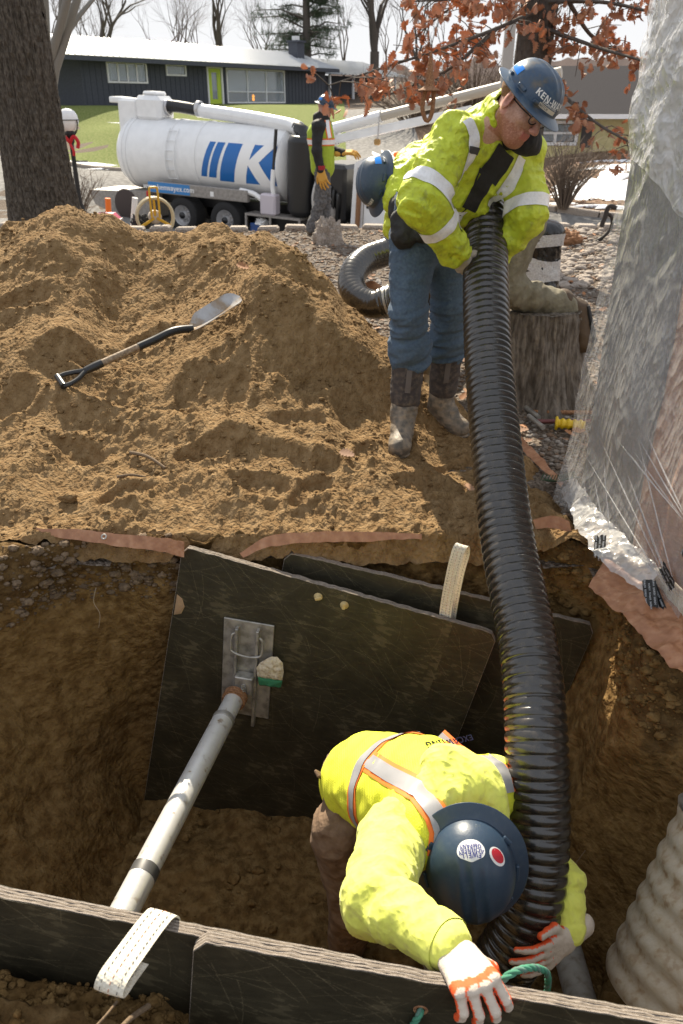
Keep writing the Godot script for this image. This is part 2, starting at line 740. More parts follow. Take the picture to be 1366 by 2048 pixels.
func make_materials() -> void:
	M.sand = tri_mat(noise_tex([0.0, 0.35, 0.5, 0.65, 1.0], [lin(.125, .073, .032), lin(.168, .104, .048), lin(.2, .128, .061), lin(.228, .149, .074), lin(.285, .196, .106)], 0.02, 3, 6), bump_tex(0.05, 5, 8.0, 5), 1.6, 0.95, 1.5, true)
	M.soil = tri_mat(noise_tex([0.0, 0.38, 0.52, 0.68, 1.0], [lin(.085, .047, .018), lin(.135, .079, .029), lin(.178, .109, .042), lin(.213, .135, .056), lin(.27, .18, .082)], 0.02, 11, 6), bump_tex(0.045, 6, 7.0, 5), 1.5, 0.95, 1.3, true)
	M.soil.vertex_color_use_as_albedo = true
	M.topsoil = tri_mat(noise_tex([0.0, 0.4, 0.6, 1.0], [lin(.07, .048, .03), lin(.12, .082, .05), lin(.19, .135, .085), lin(.28, .2, .13)], 0.03, 12, 6), bump_tex(0.06, 7, 7.0, 5), 1.6, 0.95, 1.0, true)
	M.gravel = tri_mat(noise_tex([0.0, 0.35, 0.5, 0.62, 1.0], [lin(.05, .036, .026), lin(.1, .077, .058), lin(.145, .115, .09), lin(.195, .16, .13), lin(.29, .25, .21)], 0.06, 21, 4), bump_tex(0.09, 8, 8.0, 3), 1.3, 0.92, 1.0, true)
	M.stone = tri_mat(noise_tex([0.0, 0.4, 0.6, 1.0], [lin(.16, .13, .105), lin(.27, .23, .19), lin(.36, .31, .27), lin(.5, .46, .41)], 0.03, 22, 5), bump_tex(0.05, 9, 5.0, 4), 2.5, 0.9, 0.8)
	M.clod = M.sand
	M.grass = tri_mat(noise_tex([0.0, 0.4, 0.55, 1.0], [lin(.095, .125, .035), lin(.135, .17, .048), lin(.175, .2, .068), lin(.24, .24, .11)], 0.03, 31, 5), bump_tex(0.09, 10, 6.0, 3), 0.5, 0.95, 1.0, true)
	M.street = tri_mat(noise_tex([0.0, 0.45, 0.6, 1.0], [lin(.14, .135, .128), lin(.19, .185, .176), lin(.23, .223, .213), lin(.29, .28, .268)], 0.02, 41, 5), bump_tex(0.09, 10, 3.0, 3), 0.4, 0.9, 0.6, true)
	M.leaflitter = tri_mat(noise_tex([0.0, 0.4, 0.6, 1.0], [lin(.11, .07, .045), lin(.18, .12, .08), lin(.26, .18, .125), lin(.35, .27, .2)], 0.05, 42, 5), bump_tex(0.09, 8, 8.0, 3), 0.8, 0.95, 1.0, true)
	for k in ["sand", "soil", "gravel", "street", "leaflitter", "grass"]:
		M[k].metallic_specular = 0.2
	M.snow = flat_mat(lin(.8, .82, .86), 0.7)
	M.snow.subsurf_scatter_enabled = false


# ---------------------------------------------------------------- heights
# control heights of the land beyond the yard: x, distance, height
const LAND := [
	[-8.1, 33.0, -0.85], [-14.0, 38.0, -0.5], [-9.0, 25.0, -1.75], [-3.5, 25.3, -2.1], [0.7, 21.0, -2.12], [-2.0, 29.0, -1.9], [-5.5, 20.0, -2.05],
	[3.4, 17.0, -1.35], [5.6, 15.5, -0.85], [8.5, 15.0, -0.7], [5.0, 19.5, -0.55], [7.5, 23.0, 0.0], [8.5, 30.0, 0.6], [2.0, 33.0, -0.6],
	[-13.9, 48.5, 1.3], [-7.5, 58.0, 1.33], [-1.6, 67.0, 1.33], [-9.0, 42.0, 0.5], [6.0, 52.0, 1.2], [-20.0, 45.0, 1.6], [15.0, 45.0, 1.5], [-26.0, 25.0, -0.8], [22.0, 22.0, 0.2],
	[-30.0, 70.0, 2.5], [0.0, 80.0, 2.3], [30.0, 70.0, 2.5], [-60.0, 120.0, 4.0], [0.0, 130.0, 4.0], [60.0, 120.0, 4.0]]

func land_h(x: float, d: float) -> float:
	var sw := 0.0
	var sh := 0.0
	for q in LAND:
		var dx: float = x - q[0]
		var dd: float = d - q[1]
		var w: float = 1.0 / (pow(dx * dx + dd * dd, 1.6) + 0.5)
		sw += w
		sh += w * q[2]
	return sh / sw

var n_low := noise_of(0.35, 101, 3)
var n_mid := noise_of(2.2, 102, 4)
var n_fine := noise_of(9.0, 103, 4)
var n_grit := noise_of(34.0, 104, 3)
var n_cell := noise_of(11.0, 105, 2, FastNoiseLite.TYPE_CELLULAR)

func edge_d(x: float) -> float:   # where the yard ends
	return 11.55 + 0.3 * sin(x * 0.7) - 0.05 * x

func yard_h(x: float, d: float) -> float:
	var y := 0.018 * n_low.get_noise_2d(x * 3, d * 3) + 0.014 * n_mid.get_noise_2d(x, d)
	var e := edge_d(x)
	if d > e:
		y = lerpf(y, land_h(x, d), smoothstep(e, e + 1.6, d))
	return y

# crest of the sand pile: x, distance, height
const CREST := [[-2.7, 5.0, 0.25], [-2.25, 5.0, 0.72], [-1.95, 5.0, 0.88], [-1.6, 5.0, 0.965], [-1.42, 5.02, 0.93], [-1.2, 5.1, 0.80], [-1.0, 5.1, 0.80], [-0.76, 5.1, 0.875], [-0.62, 5.02, 0.83], [-0.46, 4.9, 0.875], [-0.3, 4.82, 0.77], [-0.12, 4.75, 0.63], [0.05, 4.7, 0.48], [0.25, 4.55, 0.34], [0.5, 4.4, 0.13], [0.75, 4.2, 0.04], [1.0, 4.0, 0.0]]

# dents: x, distance, angle, length, width, depth
const PRINTS := [[-0.62, 3.32, 0.3, .30, .12, .05], [-0.35, 3.10, -0.2, .31, .12, .055], [-0.13, 3.08, 0.9, .28, .12, .05], [-0.2, 3.55, 0.2, .3, .12, .035], [0.1, 3.35, 1.2, .29, .12, .04], [-0.92, 3.05, 0.6, .26, .12, .05], [-1.2, 3.35, -0.4, .3, .13, .045], [0.35, 3.2, 0.2, .3, .12, .04], [0.55, 3.45, 0.5, .3, .12, .04], [-0.75, 3.75, 1.3, .3, .13, .05], [-1.35, 3.9, 0.1, .32, .14, .05], [-1.02, 4.15, 0.7, .3, .13, .045], [-0.1, 3.85, 0.5, .28, .12, .035], [-1.55, 3.6, 1.0, .28, .12, .04], [0.72, 3.1, -0.3, .28, .12, .035], [-0.5, 3.62, 1.45, .34, .10, .04], [-1.7, 4.25, 0.3, .35, .15, .07]]

func crest_at(x: float) -> Vector2:
	for i in CREST.size() - 1:
		if x <= CREST[i + 1][0]:
			var t := clampf((x - CREST[i][0]) / (CREST[i + 1][0] - CREST[i][0]), 0, 1)
			t = t * t * (3 - 2 * t)
			return Vector2(lerpf(CREST[i][1], CREST[i + 1][1], t), lerpf(CREST[i][2], CREST[i + 1][2], t))
	return Vector2(4.0, 0.02)

func bump(x: float, d: float, x0: float, d0: float, ang: float, lx: float, ld: float) -> float:
	var c := cos(ang)
	var s := sin(ang)
	var a := ((x - x0) * c + (d - d0) * s) / lx
	var b := (-(x - x0) * s + (d - d0) * c) / ld
	return exp(-(a * a + b * b))

# depth: 0 rough shape, 1 with footprints and lumps
func sand_h(x: float, d: float, fine := true) -> float:
	var cr := crest_at(x)
	var y := 0.0
	if d <= cr.x:
		var t := clampf((d - 2.75) / (cr.x - 2.75), 0, 1)
		y = cr.y * (0.30 * t + 0.70 * t * t * (3 - 2 * t) * (0.55 + 0.45 * t)) + 0.035 * smoothstep(0.0, 0.25, t)
	else:
		y = cr.y + 0.035 - (d - cr.x) * 0.72
	y += 0.13 * bump(x, d, -0.02, 4.1, -0.35, 0.42, 0.16)
	y += 0.09 * bump(x, d, -0.35, 4.28, -0.2, 0.28, 0.13)
	y += 0.06 * bump(x, d, -1.5, 3.95, 0.3, 0.3, 0.2)
	y -= 0.09 * bump(x, d, -1.0, 4.45, 0.1, 0.45, 0.25)
	y += 0.05 * bump(x, d, -0.9, 3.55, -0.25, 0.6, 0.06)
	y += 0.045 * bump(x, d, -0.25, 3.35, -0.15, 0.5, 0.05)
	y += 0.03 * bump(x, d, 0.4, 3.7, -0.3, 0.4, 0.07)
	y -= 0.085 * bump(x, d, 0.34, 3.6, 0.0, 0.33, 0.3) + 0.05 * bump(x, d, 0.58, 3.85, 0.0, 0.2, 0.2)
	y += 0.045 * n_low.get_noise_2d(x * 4.5 + 7, d * 4.5)
	var m := n_mid.get_noise_2d(x * 1.4, d * 1.4)
	y += 0.03 * m
	if fine:
		var flatness := 0.0
		for p in PRINTS:
			var c := cos(p[2])
			var s := sin(p[2])
			var a: float = ((x - p[0]) * c + (d - p[1]) * s) / (p[3] * 0.5)
			var b: float = (-(x - p[0]) * s + (d - p[1]) * c) / (p[4] * 0.5)
			var w := 1.0 + 0.18 * sin(a * 2.2)
			var r := sqrt(a * a + b * b / (w * w))
			if r < 1.9:
				var inside := 1.0 - smoothstep(0.72, 1.0, r)
				y -= p[5] * 0.55 * inside
				y += p[5] * 0.22 * exp(-pow((r - 1.18) / 0.22, 2.0))
				y += 0.005 * inside * sin(a * 21.0)
				flatness = maxf(flatness, inside)
		var rough := (0.45 + 0.75 * smoothstep(-0.2, 0.35, n_low.get_noise_2d(x * 6 + 31, d * 6))) * (1.0 - 0.8 * flatness)
		y += rough * (0.009 * n_fine.get_noise_2d(x, d) + 0.011 * absf(n_fine.get_noise_2d(x * 2 + 9, d * 2)) + 0.011 * n_grit.get_noise_2d(x * 0.8, d * 0.8))
		# small clods
		var cl := n_cell.get_noise_2d(x + 0.02 * m, d)
		y += rough * 0.014 * smoothstep(-0.62, -0.95, cl)
	return y

func in_pit(x: float, d: float) -> bool:
	return Geometry2D.is_point_in_polygon(Vector2(x, d), pit_top2)

# pit outline: x, distance at the rim; x, distance at the floor; height of the rim
const PIT := [
	[-1.78, 1.12, -1.05, 1.15, 0.0], [-1.78, 1.8, -1.02, 1.8, 0.0], [-1.62, 2.42, -0.99, 2.3, 0.0], [-1.25, 2.72, -0.97, 2.62, 0.0], [-0.85, 2.79, -0.92, 2.80, 0.0],
	[-0.5, 2.82, -0.45, 2.86, 0.0], [0.0, 2.83, 0.05, 2.86, 0.0], [0.5, 2.80, 0.5, 2.80, 0.0], [0.98, 2.76, 0.80, 2.70, -0.02], [1.07, 2.46, 0.76, 2.4, -0.04],
	[1.07, 2.12, 0.76, 2.05, -0.05], [1.6, 1.82, 0.92, 1.55, -0.06], [1.85, 0.95, 1.05, 0.95, -0.1], [0.6, 0.83, 0.6, 0.93, -0.22], [-0.2, 0.93, -0.2, 1.02, -0.16], [-0.9, 1.03, -0.9, 1.12, -0.05]]
const FLOOR := -1.44
var pit_top2 := PackedVector2Array()

func build_ground() -> void:
	for p in PIT:
		pit_top2.append(Vector2(p[0], p[1]))
	# the yard, one sheet out to the horizon
	var xs := PackedFloat32Array()
	var ds := PackedFloat32Array()
	var x := -90.0
	while x < 90.0:
		xs.append(x)
		var a := absf(x)
		x += 0.035 if a < 2.2 else clampf((a - 2.2) * 0.25, 0.07, 8.0)
	var d := 0.2
	while d < 320.0:
		ds.append(d)
		d += 0.035 if d < 3.2 else 0.06 if d < 6.0 else clampf((d - 6.0) * 0.06, 0.08, 14.0)
	var g := MB.new()
	var id := PackedInt32Array()
	id.resize(xs.size() * ds.size())
	for j in ds.size():
		for i in xs.size():
			var y := yard_h(xs[i], ds[j])
			if ds[j] < 1.4:
				y -= 0.42 * smoothstep(1.4, 1.15, ds[j]) * smoothstep(2.6, 1.9, absf(xs[i]))
				y += 0.03 * n_fine.get_noise_2d(xs[i], ds[j]) + 0.012 * n_grit.get_noise_2d(xs[i], ds[j])
			if ds[j] < 3.3 and absf(xs[i]) < 2.3 and ds[j] > 1.2:
				y -= 0.1
			id[j * xs.size() + i] = g.vert(Vector3(xs[i], y, -ds[j]))
	for j in ds.size() - 1:
		for i in xs.size() - 1:
			var cx := (xs[i] + xs[i + 1]) * 0.5
			var cd := (ds[j] + ds[j + 1]) * 0.5
			if absf(cx) < 2.0 and cd < 3.0 and in_pit(cx, cd):
				continue
			var a := j * xs.size() + i
			g.quad(id[a], id[a + xs.size()], id[a + xs.size() + 1], id[a + 1])
	structure("ground", g, M.gravel)
	# sand pile
	var s := MB.new()
	var step := 0.0125
	var nx := int(4.1 / step)
	var nd := int(3.65 / step)
	var top := PackedFloat32Array()
	top.resize((nx + 1) * (nd + 1))
	for j in nd + 1:
		for i in nx + 1:
			var px := -2.75 + i * step
			var pd := 2.775 + j * step
			var y := sand_h(px, pd)
			# the rim crumbles into the pit
			if pd < 2.95:
				var e := 2.80 + 0.03 * n_mid.get_noise_2d(px * 3, 5) - 0.06 * smoothstep(0.6, 1.0, px) - 0.08 * smoothstep(-0.9, -1.6, px)
				y -= 0.10 * smoothstep(e + 0.03, e - 0.03, pd)
			# thins out on its right side
			var rim := 0.93 + 0.10 * n_mid.get_noise_2d(pd * 2, 3) - 0.22 * smoothstep(3.4, 4.3, pd) + 0.1 * smoothstep(3.2, 2.8, pd)
			y -= 0.16 * smoothstep(rim - 0.12, rim + 0.1, px)
			s.vert(Vector3(px, y, -pd))
			top[j * (nx + 1) + i] = y
	for j in nd:
		for i in nx:
			var a := j * (nx + 1) + i
			var yy := maxf(maxf(top[a], top[a + 1]), maxf(top[a + nx + 1], top[a + nx + 2]))
			if yy < -0.12 and 2.775 + j * step > 2.9:
				continue
			s.quad(a, a + nx + 1, a + nx + 2, a + 1)
	var sp := solo("sand_pile", s, M.sand, "large pile of trampled tan sand with footprints, the shovel lying on it", "sand pile")
	# loose clods on the sand
	var rng := RandomNumberGenerator.new()
	rng.seed = 77
	var shapes := []
	for k in 3:
		shapes.append(lump_mesh(k + 5, 8))
	for k in 3:
		var pts := []
		while pts.size() < 1100:
			var px := rng.randf_range(-2.2, 1.0)
			var pd := rng.randf_range(2.8, 5.2)
			if n_low.get_noise_2d(px * 7, pd * 7 + 40) + rng.randf_range(-0.35, 0.35) < 0.05:
				continue
			if px > 0.75 - 0.2 * smoothstep(3.4, 4.3, pd):
				continue
			var r := 0.003 + 0.010 * pow(rng.randf(), 4.0)
			pts.append(Transform3D(Basis.from_euler(Vector3(rng.randf() * TAU, rng.randf() * TAU, rng.randf() * TAU)).scaled(Vector3(r * 1.3, r * 0.8, r)), Vector3(px, sand_h(px, pd) + r * 0.25, -pd)))
		scatter("sand_clods", shapes[k], M.sand, pts, sp, "small loose clods of sand")
	# gravel of the yard
	var pebbles := []
	for k in 3:
		pebbles.append(lump_mesh(k + 15, 6))
	var gmats := [flat_mat(lin(.19, .162, .135), .85), flat_mat(lin(.115, .086, .064), .85), flat_mat(lin(.26, .232, .205), .8), flat_mat(lin(.165, .105, .066), .85)]
	for k in 4:
		var pts := []
		for q in 9000:
			var pd := 3.0 + 9.4 * pow(rng.randf(), 1.1)
			var px := rng.randf_range(-0.45, 0.72) * pd + 0.3
			if pd > edge_d(px) - 0.1:
				continue
			var cr := crest_at(px)
			if px < 0.95 and (pd < cr.x + 0.3 or sand_h(px, pd, false) > 0.02) and pd < 6.3:
				continue
			if pd < 3.0 and px < 1.0:
				continue
			var r := rng.randf_range(0.006, 0.017) * (1.0 if pd < 6 else 1.35)
			pts.append(Transform3D(Basis.from_euler(Vector3(rng.randf() * TAU, rng.randf() * TAU, 0)).scaled(Vector3(r * 1.2, r * 0.7, r)), Vector3(px, yard_h(px, pd) + r * 0.2, -pd)))
		scatter("pebbles", pebbles[k % 3], gmats[k], pts, self, "loose pebbles covering the yard behind the sand")
	# fallen oak leaves
	var leaf := leaf_mesh(0.5)
	var lmats := [flat_mat(lin(.30, .135, .055), .8), flat_mat(lin(.22, .12, .07), .8), flat_mat(lin(.36, .2, .11), .8)]
	for k in 3:
		var pts := []
		for q in 330:
			var pd := 3.2 + 9.0 * pow(rng.randf(), 0.9)
			var px := rng.randf_range(-0.35, 0.62) * pd + 0.2
			var sandy := px < 0.9 and pd < 6.2 and sand_h(px, pd, false) > 0.02
			if pd > edge_d(px) - 0.1 or (sandy and rng.randf() < 0.985):
				continue
			var b := Basis.from_euler(Vector3(rng.randf_range(-0.5, 0.5), rng.randf() * TAU, rng.randf_range(-0.5, 0.5))).scaled(Vector3.ONE * rng.randf_range(0.045, 0.085))
			pts.append(Transform3D(b, Vector3(px, (sand_h(px, pd) if sandy else yard_h(px, pd)) + 0.018, -pd)))
		scatter("fallen_leaves", leaf, lmats[k], pts, self, "dry brown oak leaves lying on the gravel")
	build_near_soil(rng, shapes)
	build_far_ground(rng, pebbles, leaf, lmats)

func scatter(called: String, m: Mesh, mat: Material, pts: Array, parent: Node3D, label: String) -> void:
	var mm := MultiMesh.new()
	mm.transform_format = MultiMesh.TRANSFORM_3D
	mm.mesh = m
	mm.instance_count = pts.size()
	for i in pts.size():
		mm.set_instance_transform(i, pts[i])
	var o := MultiMeshInstance3D.new()
	o.name = numbered(called) if parent == self else called
	o.multimesh = mm
	o.material_override = mat
	parent.add_child(o, true)
	o.set_meta("kind", "stuff")
	o.set_meta("label", label)
	if parent == self:
		o.set_meta("category", called.replace("_", " "))

func lump_mesh(seed_: int, rings: int) -> ArrayMesh:
	var n := noise_of(0.9, seed_, 3)
	var m := MB.new()
	m.grid(rings * 2, rings, func(s: float, t: float) -> Vector3:
		var a := s * TAU
		var b := (t - 0.5) * PI
		var q := Vector3(cos(a) * cos(b), sin(b), sin(a) * cos(b))
		return q * (0.85 + 0.45 * n.get_noise_3dv(q * 1.3)), true)
	return m.mesh()

# an oak leaf lying in the xz plane, one unit long, lobed and curled
func leaf_mesh(curl: float) -> ArrayMesh:
	var m := MB.new()
	var n := 10
	var ws := [0.03, 0.2, 0.13, 0.34, 0.18, 0.42, 0.22, 0.42, 0.2, 0.28, 0.03]
	var mid := []
	for i in n + 1:
		var t := float(i) / n
		var y := curl * 0.25 * (t - 0.5) * (t - 0.5)
		mid.append([m.vert(Vector3(-ws[i], y + curl * ws[i] * 0.5, t - 0.5)), m.vert(Vector3(0, y, t - 0.5)), m.vert(Vector3(ws[i], y + curl * ws[i] * 0.6, t - 0.5))])
	for i in n:
		m.quad(mid[i][0], mid[i][1], mid[i + 1][1], mid[i + 1][0])
		m.quad(mid[i][1], mid[i][2], mid[i + 1][2], mid[i + 1][1])
	return m.mesh()

func build_near_soil(rng: RandomNumberGenerator, shapes: Array) -> void:
	# crumbly soil thrown up against the near side of the pit, at the photographer's feet
	var s := MB.new()
	var step := 0.011
	var nx := int(2.3 / step)
	var nd := int(0.80 / step)
	var hgt := func(px: float, pd: float) -> float:
		var y := -0.27 + 0.17 * smoothstep(-0.1, -0.75, px) - 0.05 * smoothstep(0.85, 1.05, pd) + 0.05 * bump(px, pd, -0.6, 0.8, 0.2, 0.3, 0.12) - 0.8 * smoothstep(0.0, 0.4, px) * smoothstep(0.9, 1.05, pd) - 0.3 * smoothstep(1.08, 1.16, pd)
		y += 0.028 * n_mid.get_noise_2d(px * 2, pd * 2) + 0.034 * absf(n_fine.get_noise_2d(px, pd)) + 0.012 * n_grit.get_noise_2d(px, pd)
		y += 0.035 * smoothstep(-0.55, -0.95, n_cell.get_noise_2d(px * 1.3, pd * 1.3))
		return y
	for j in nd + 1:
		for i in nx + 1:
			var px := -1.3 + i * step
			var pd := 0.42 + j * step
			s.vert(Vector3(px, hgt.call(px, pd), -pd))
	for j in nd:
		for i in nx:
			var a := j * (nx + 1) + i
			s.quad(a, a + nx + 1, a + nx + 2, a + 1)
	var o := solo("soil_heap", s, M.soil, "crumbly lit brown soil at the lower left, in front of the near plywood", "soil")
	for k in 2:
		var pts := []
		for q in 900:
			var px := rng.randf_range(-0.95, 0.1)
			var pd := rng.randf_range(0.7, 1.1)
			var r := 0.003 + 0.016 * pow(rng.randf(), 3.0)
			pts.append(Transform3D(Basis.from_euler(Vector3(rng.randf() * TAU, rng.randf() * TAU, 0)).scaled(Vector3.ONE * r), Vector3(px, hgt.call(px, pd) + r * 0.3, -pd)))
		scatter("soil_crumbs", shapes[k], M.soil, pts, o, "loose crumbs of brown soil")

# ---------------------------------------------------------------- the pit
func build_pit() -> void:
	var n := PIT.size()
	var top := []
	var bot := []
	for p in PIT:
		top.append(Vector3(p[0], p[4], -p[1]))
		bot.append(Vector3(p[2], FLOOR, -p[3]))
	var seg := PackedFloat32Array()
	var total := 0.0
	for i in n:
		seg.append(total)
		total += Vector3(top[i]).distance_to(top[(i + 1) % n])
	seg.append(total)
	var w := MB.new()
	var nu := int(total / 0.016)
	var nv := 100
	var pos := func(list: Array, s: float) -> Vector3:
		var l := s * total
		var i := 0
		while i < n - 1 and seg[i + 1] < l:
			i += 1
		var t := (l - seg[i]) / (seg[i + 1] - seg[i])
		# smooth corners
		var a: Vector3 = list[(i - 1 + n) % n]
		var b: Vector3 = list[i]
		var c: Vector3 = list[(i + 1) % n]
		var e: Vector3 = list[(i + 2) % n]
		return b.cubic_interpolate(c, a, e, t)
	var ctr := Vector3(-0.1, 0, -1.85)
	var rim := [[], []]
	var rim_rng := RandomNumberGenerator.new()
	rim_rng.seed = 55
	for j in nv + 1:
		for i in nu + 1:
			var s := float(i) / nu
			var t := float(j) / nv * 1.1 - 0.1
			var a: Vector3 = pos.call(top, s)
			var b: Vector3 = pos.call(bot, s)
			var p := a.lerp(b, maxf(t, 0.0))
			var inw := Vector3(ctr.x - p.x, 0, ctr.z - p.z).normalized()
			if t < 0.0:
				p += inw * t * 3.5 + Vector3(0, t * 0.3 + 0.03 * n_fine.get_noise_2d(p.x, p.z), 0)
			var far := smoothstep(-2.55, -2.75, p.z) * smoothstep(-0.75, -0.6, p.x) * smoothstep(0.75, 0.5, p.x)
			var k := 1.0 - 0.85 * far * smoothstep(0.0, 0.25, t)
			var nn := 0.085 * n_low.get_noise_3d(p.x * 4, p.y * 3, p.z * 4) + 0.018 * n_mid.get_noise_3d(p.x * 0.7, p.y * 0.7, p.z * 0.7) + 0.022 * (1.0 - 2.0 * absf(n_low.get_noise_3d(p.x * 7 + 5, p.y * 4, p.z * 7))) + 0.006 * n_fine.get_noise_3dv(p)
			nn += 0.022 * smoothstep(0.22, 0.0, t) * n_fine.get_noise_3d(p.x * 1.5, p.y * 1.5, p.z * 1.5) + (0.007 + 0.006 * smoothstep(0.35, 0.1, t)) * n_grit.get_noise_3dv(p)
			p += inw * (nn * k - 0.03)
			if t > 0.93:
				p += inw * 0.25 * (t - 0.93)
			# darker topsoil under the turf: dark earthy matter with a ragged lower edge
			var z := t + 0.16 * n_mid.get_noise_3d(p.x * 0.8, 3, p.z * 0.8) + 0.09 * n_fine.get_noise_3dv(p * 0.6)
			var dark := 1.0 if z < 0.13 else 0.0
			w.col = Color(0.62, 0.62, 0.66) if dark > 0.5 else Color(1, 1, 1)
			w.vert(p)
			if t < 0.2 and t > -0.03 and (p.x < -0.66 or p.x > 0.72) and p.z < -1.5 and rim_rng.randf() < 0.32:
				var r := 0.005 + 0.022 * pow(rim_rng.randf(), 4.0)
				rim[0 if p.x < 0 else 1].append(Transform3D(Basis.from_euler(Vector3(rim_rng.randf() * TAU, rim_rng.randf() * TAU, 0)).scaled(Vector3(r * 1.2, r * 0.8, r)), p))
	for j in nv:
		for i in nu:
			var a := j * (nu + 1) + i
			w.quad(a, a + 1, a + nu + 2, a + nu + 1)
	var pw := structure("pit_wall", w, M.soil)
	scatter("rim_clods", lump_mesh(6, 7), M.topsoil, rim[0], pw, "dark topsoil clods at the left rim")
	scatter("rim_clods", lump_mesh(7, 7), M.soil, rim[1], pw, "gravelly clods at the right rim")
	var f := MB.new()
	f.grid(130, 110, func(s: float, t: float) -> Vector3:
		var x := lerpf(-1.35, 1.05, s)
		var d := lerpf(0.75, 3.05, t)
		return Vector3(x, FLOOR + 0.03 + 0.05 * n_mid.get_noise_2d(x, d) + 0.02 * n_fine.get_noise_2d(x, d) + 0.006 * n_grit.get_noise_2d(x, d), -d), true)
	var pf := structure("pit_floor", f, M.soil)
	var crumbs := []
	for k in 1100:
		var r := 0.004 + 0.022 * pow(rim_rng.randf(), 5.0)
		crumbs.append(Transform3D(Basis.from_euler(Vector3(rim_rng.randf() * TAU, rim_rng.randf() * TAU, 0)).scaled(Vector3(r * 1.2, r * 0.8, r)), Vector3(rim_rng.randf_range(-1.1, 0.8), FLOOR + 0.035, -rim_rng.randf_range(1.2, 2.85))))
	scatter("floor_crumbs", lump_mesh(8, 7), M.soil, crumbs, pf, "crumbs of soil fallen on the pit floor")

# ---------------------------------------------------------------- shoring: panels, strut, straps
func scuffed(base: Color, light: Color, seed_: int, lines: int) -> ImageTexture:
	var rng := RandomNumberGenerator.new()
	rng.seed = seed_
	var sz := 512
	var im := Image.create(sz, sz, false, Image.FORMAT_RGB8)
	var n := noise_of(0.012, seed_, 5)
	var n2 := noise_of(0.09, seed_ + 1, 3)
	for y in sz:
		for x in sz:
			var a := n.get_noise_2d(x, y * 0.6)
			var b := n2.get_noise_2d(x * 0.3, y)
			var t := clampf(0.12 + 0.25 * a + 0.12 * b, 0.0, 1.0)
			if a + 0.6 * b > 0.42:
				t += 0.25
			im.set_pixel(x, y, base.lerp(light, clampf(t, 0, 1)))
	for k in lines:
		var p := Vector2(rng.randf() * sz, rng.randf() * sz)
		var ang := rng.randfn(0.25, 0.5)
		var ln := rng.randf_range(10, 130)
		var st := rng.randf_range(0.15, 0.75)
		var bend := rng.randf_range(-0.008, 0.008)
		for s in int(ln):
			p += Vector2(cos(ang), sin(ang))
			ang += bend
			var px := posmod(int(p.x), sz)
			var py := posmod(int(p.y), sz)
			if rng.randf() < 0.8:
				im.set_pixel(px, py, im.get_pixel(px, py).lerp(light, st))
	return ImageTexture.create_from_image(im)

func board(called: String, label: String, xf: Transform3D, w: float, hgt: float, thick: float, seed_: int, hole := Vector2(-1, -1)) -> Node3D:
	var t := thing(called, label, "plywood panel", xf.origin, xf.basis, "black plywood shoring panels")
	var rng := RandomNumberGenerator.new()
	rng.seed = seed_
	var poly := PackedVector2Array()
	var n := 60
	for i in n + 1:
		var x := w * i / n
		var y := 0.0
		if i > 0 and i < n:
			y = rng.randf_range(-0.0025, 0.0015) - 0.003 * absf(n_fine.get_noise_2d(x * 3, seed_))
		var r := 0.035
		var e := minf(x, w - x)
		if e < r:
			y -= r - sqrt(maxf(0.0, r * r - (r - e) * (r - e)))
		poly.append(Vector2(x, y))
	poly.append(Vector2(w, -hgt))
	poly.append(Vector2(0, -hgt))
	# veneers of the plywood, seen at the edge: each a layer of its own
	var layers := 7
	for k in layers:
		var m := MB.new()
		var pk := PackedVector2Array()
		for p in poly:
			pk.append(p + Vector2(0, rng.randf_range(-0.0022, 0.0006)))
		m.prism(pk, thick / layers * 0.94, Transform3D(Basis.IDENTITY, Vector3(0, 0, -thick + thick * k / layers)))
		part("veneer", m, M.plyedge if k % 2 == 0 else M.plyedge2, t)
	for s in 2:
		var m := MB.new()
		var pf := PackedVector2Array()
		for p in poly:
			pf.append(p * Vector2((w - 0.004) / w, 1) + Vector2(0.002, -0.002 - rng.randf() * 0.0015))
		m.prism(pf, 0.0015, Transform3D(Basis.IDENTITY, Vector3(0, 0, 0.0002 if s == 0 else -thick - 0.0022)))
		part("facing", m, M.blackply, t)
	return t

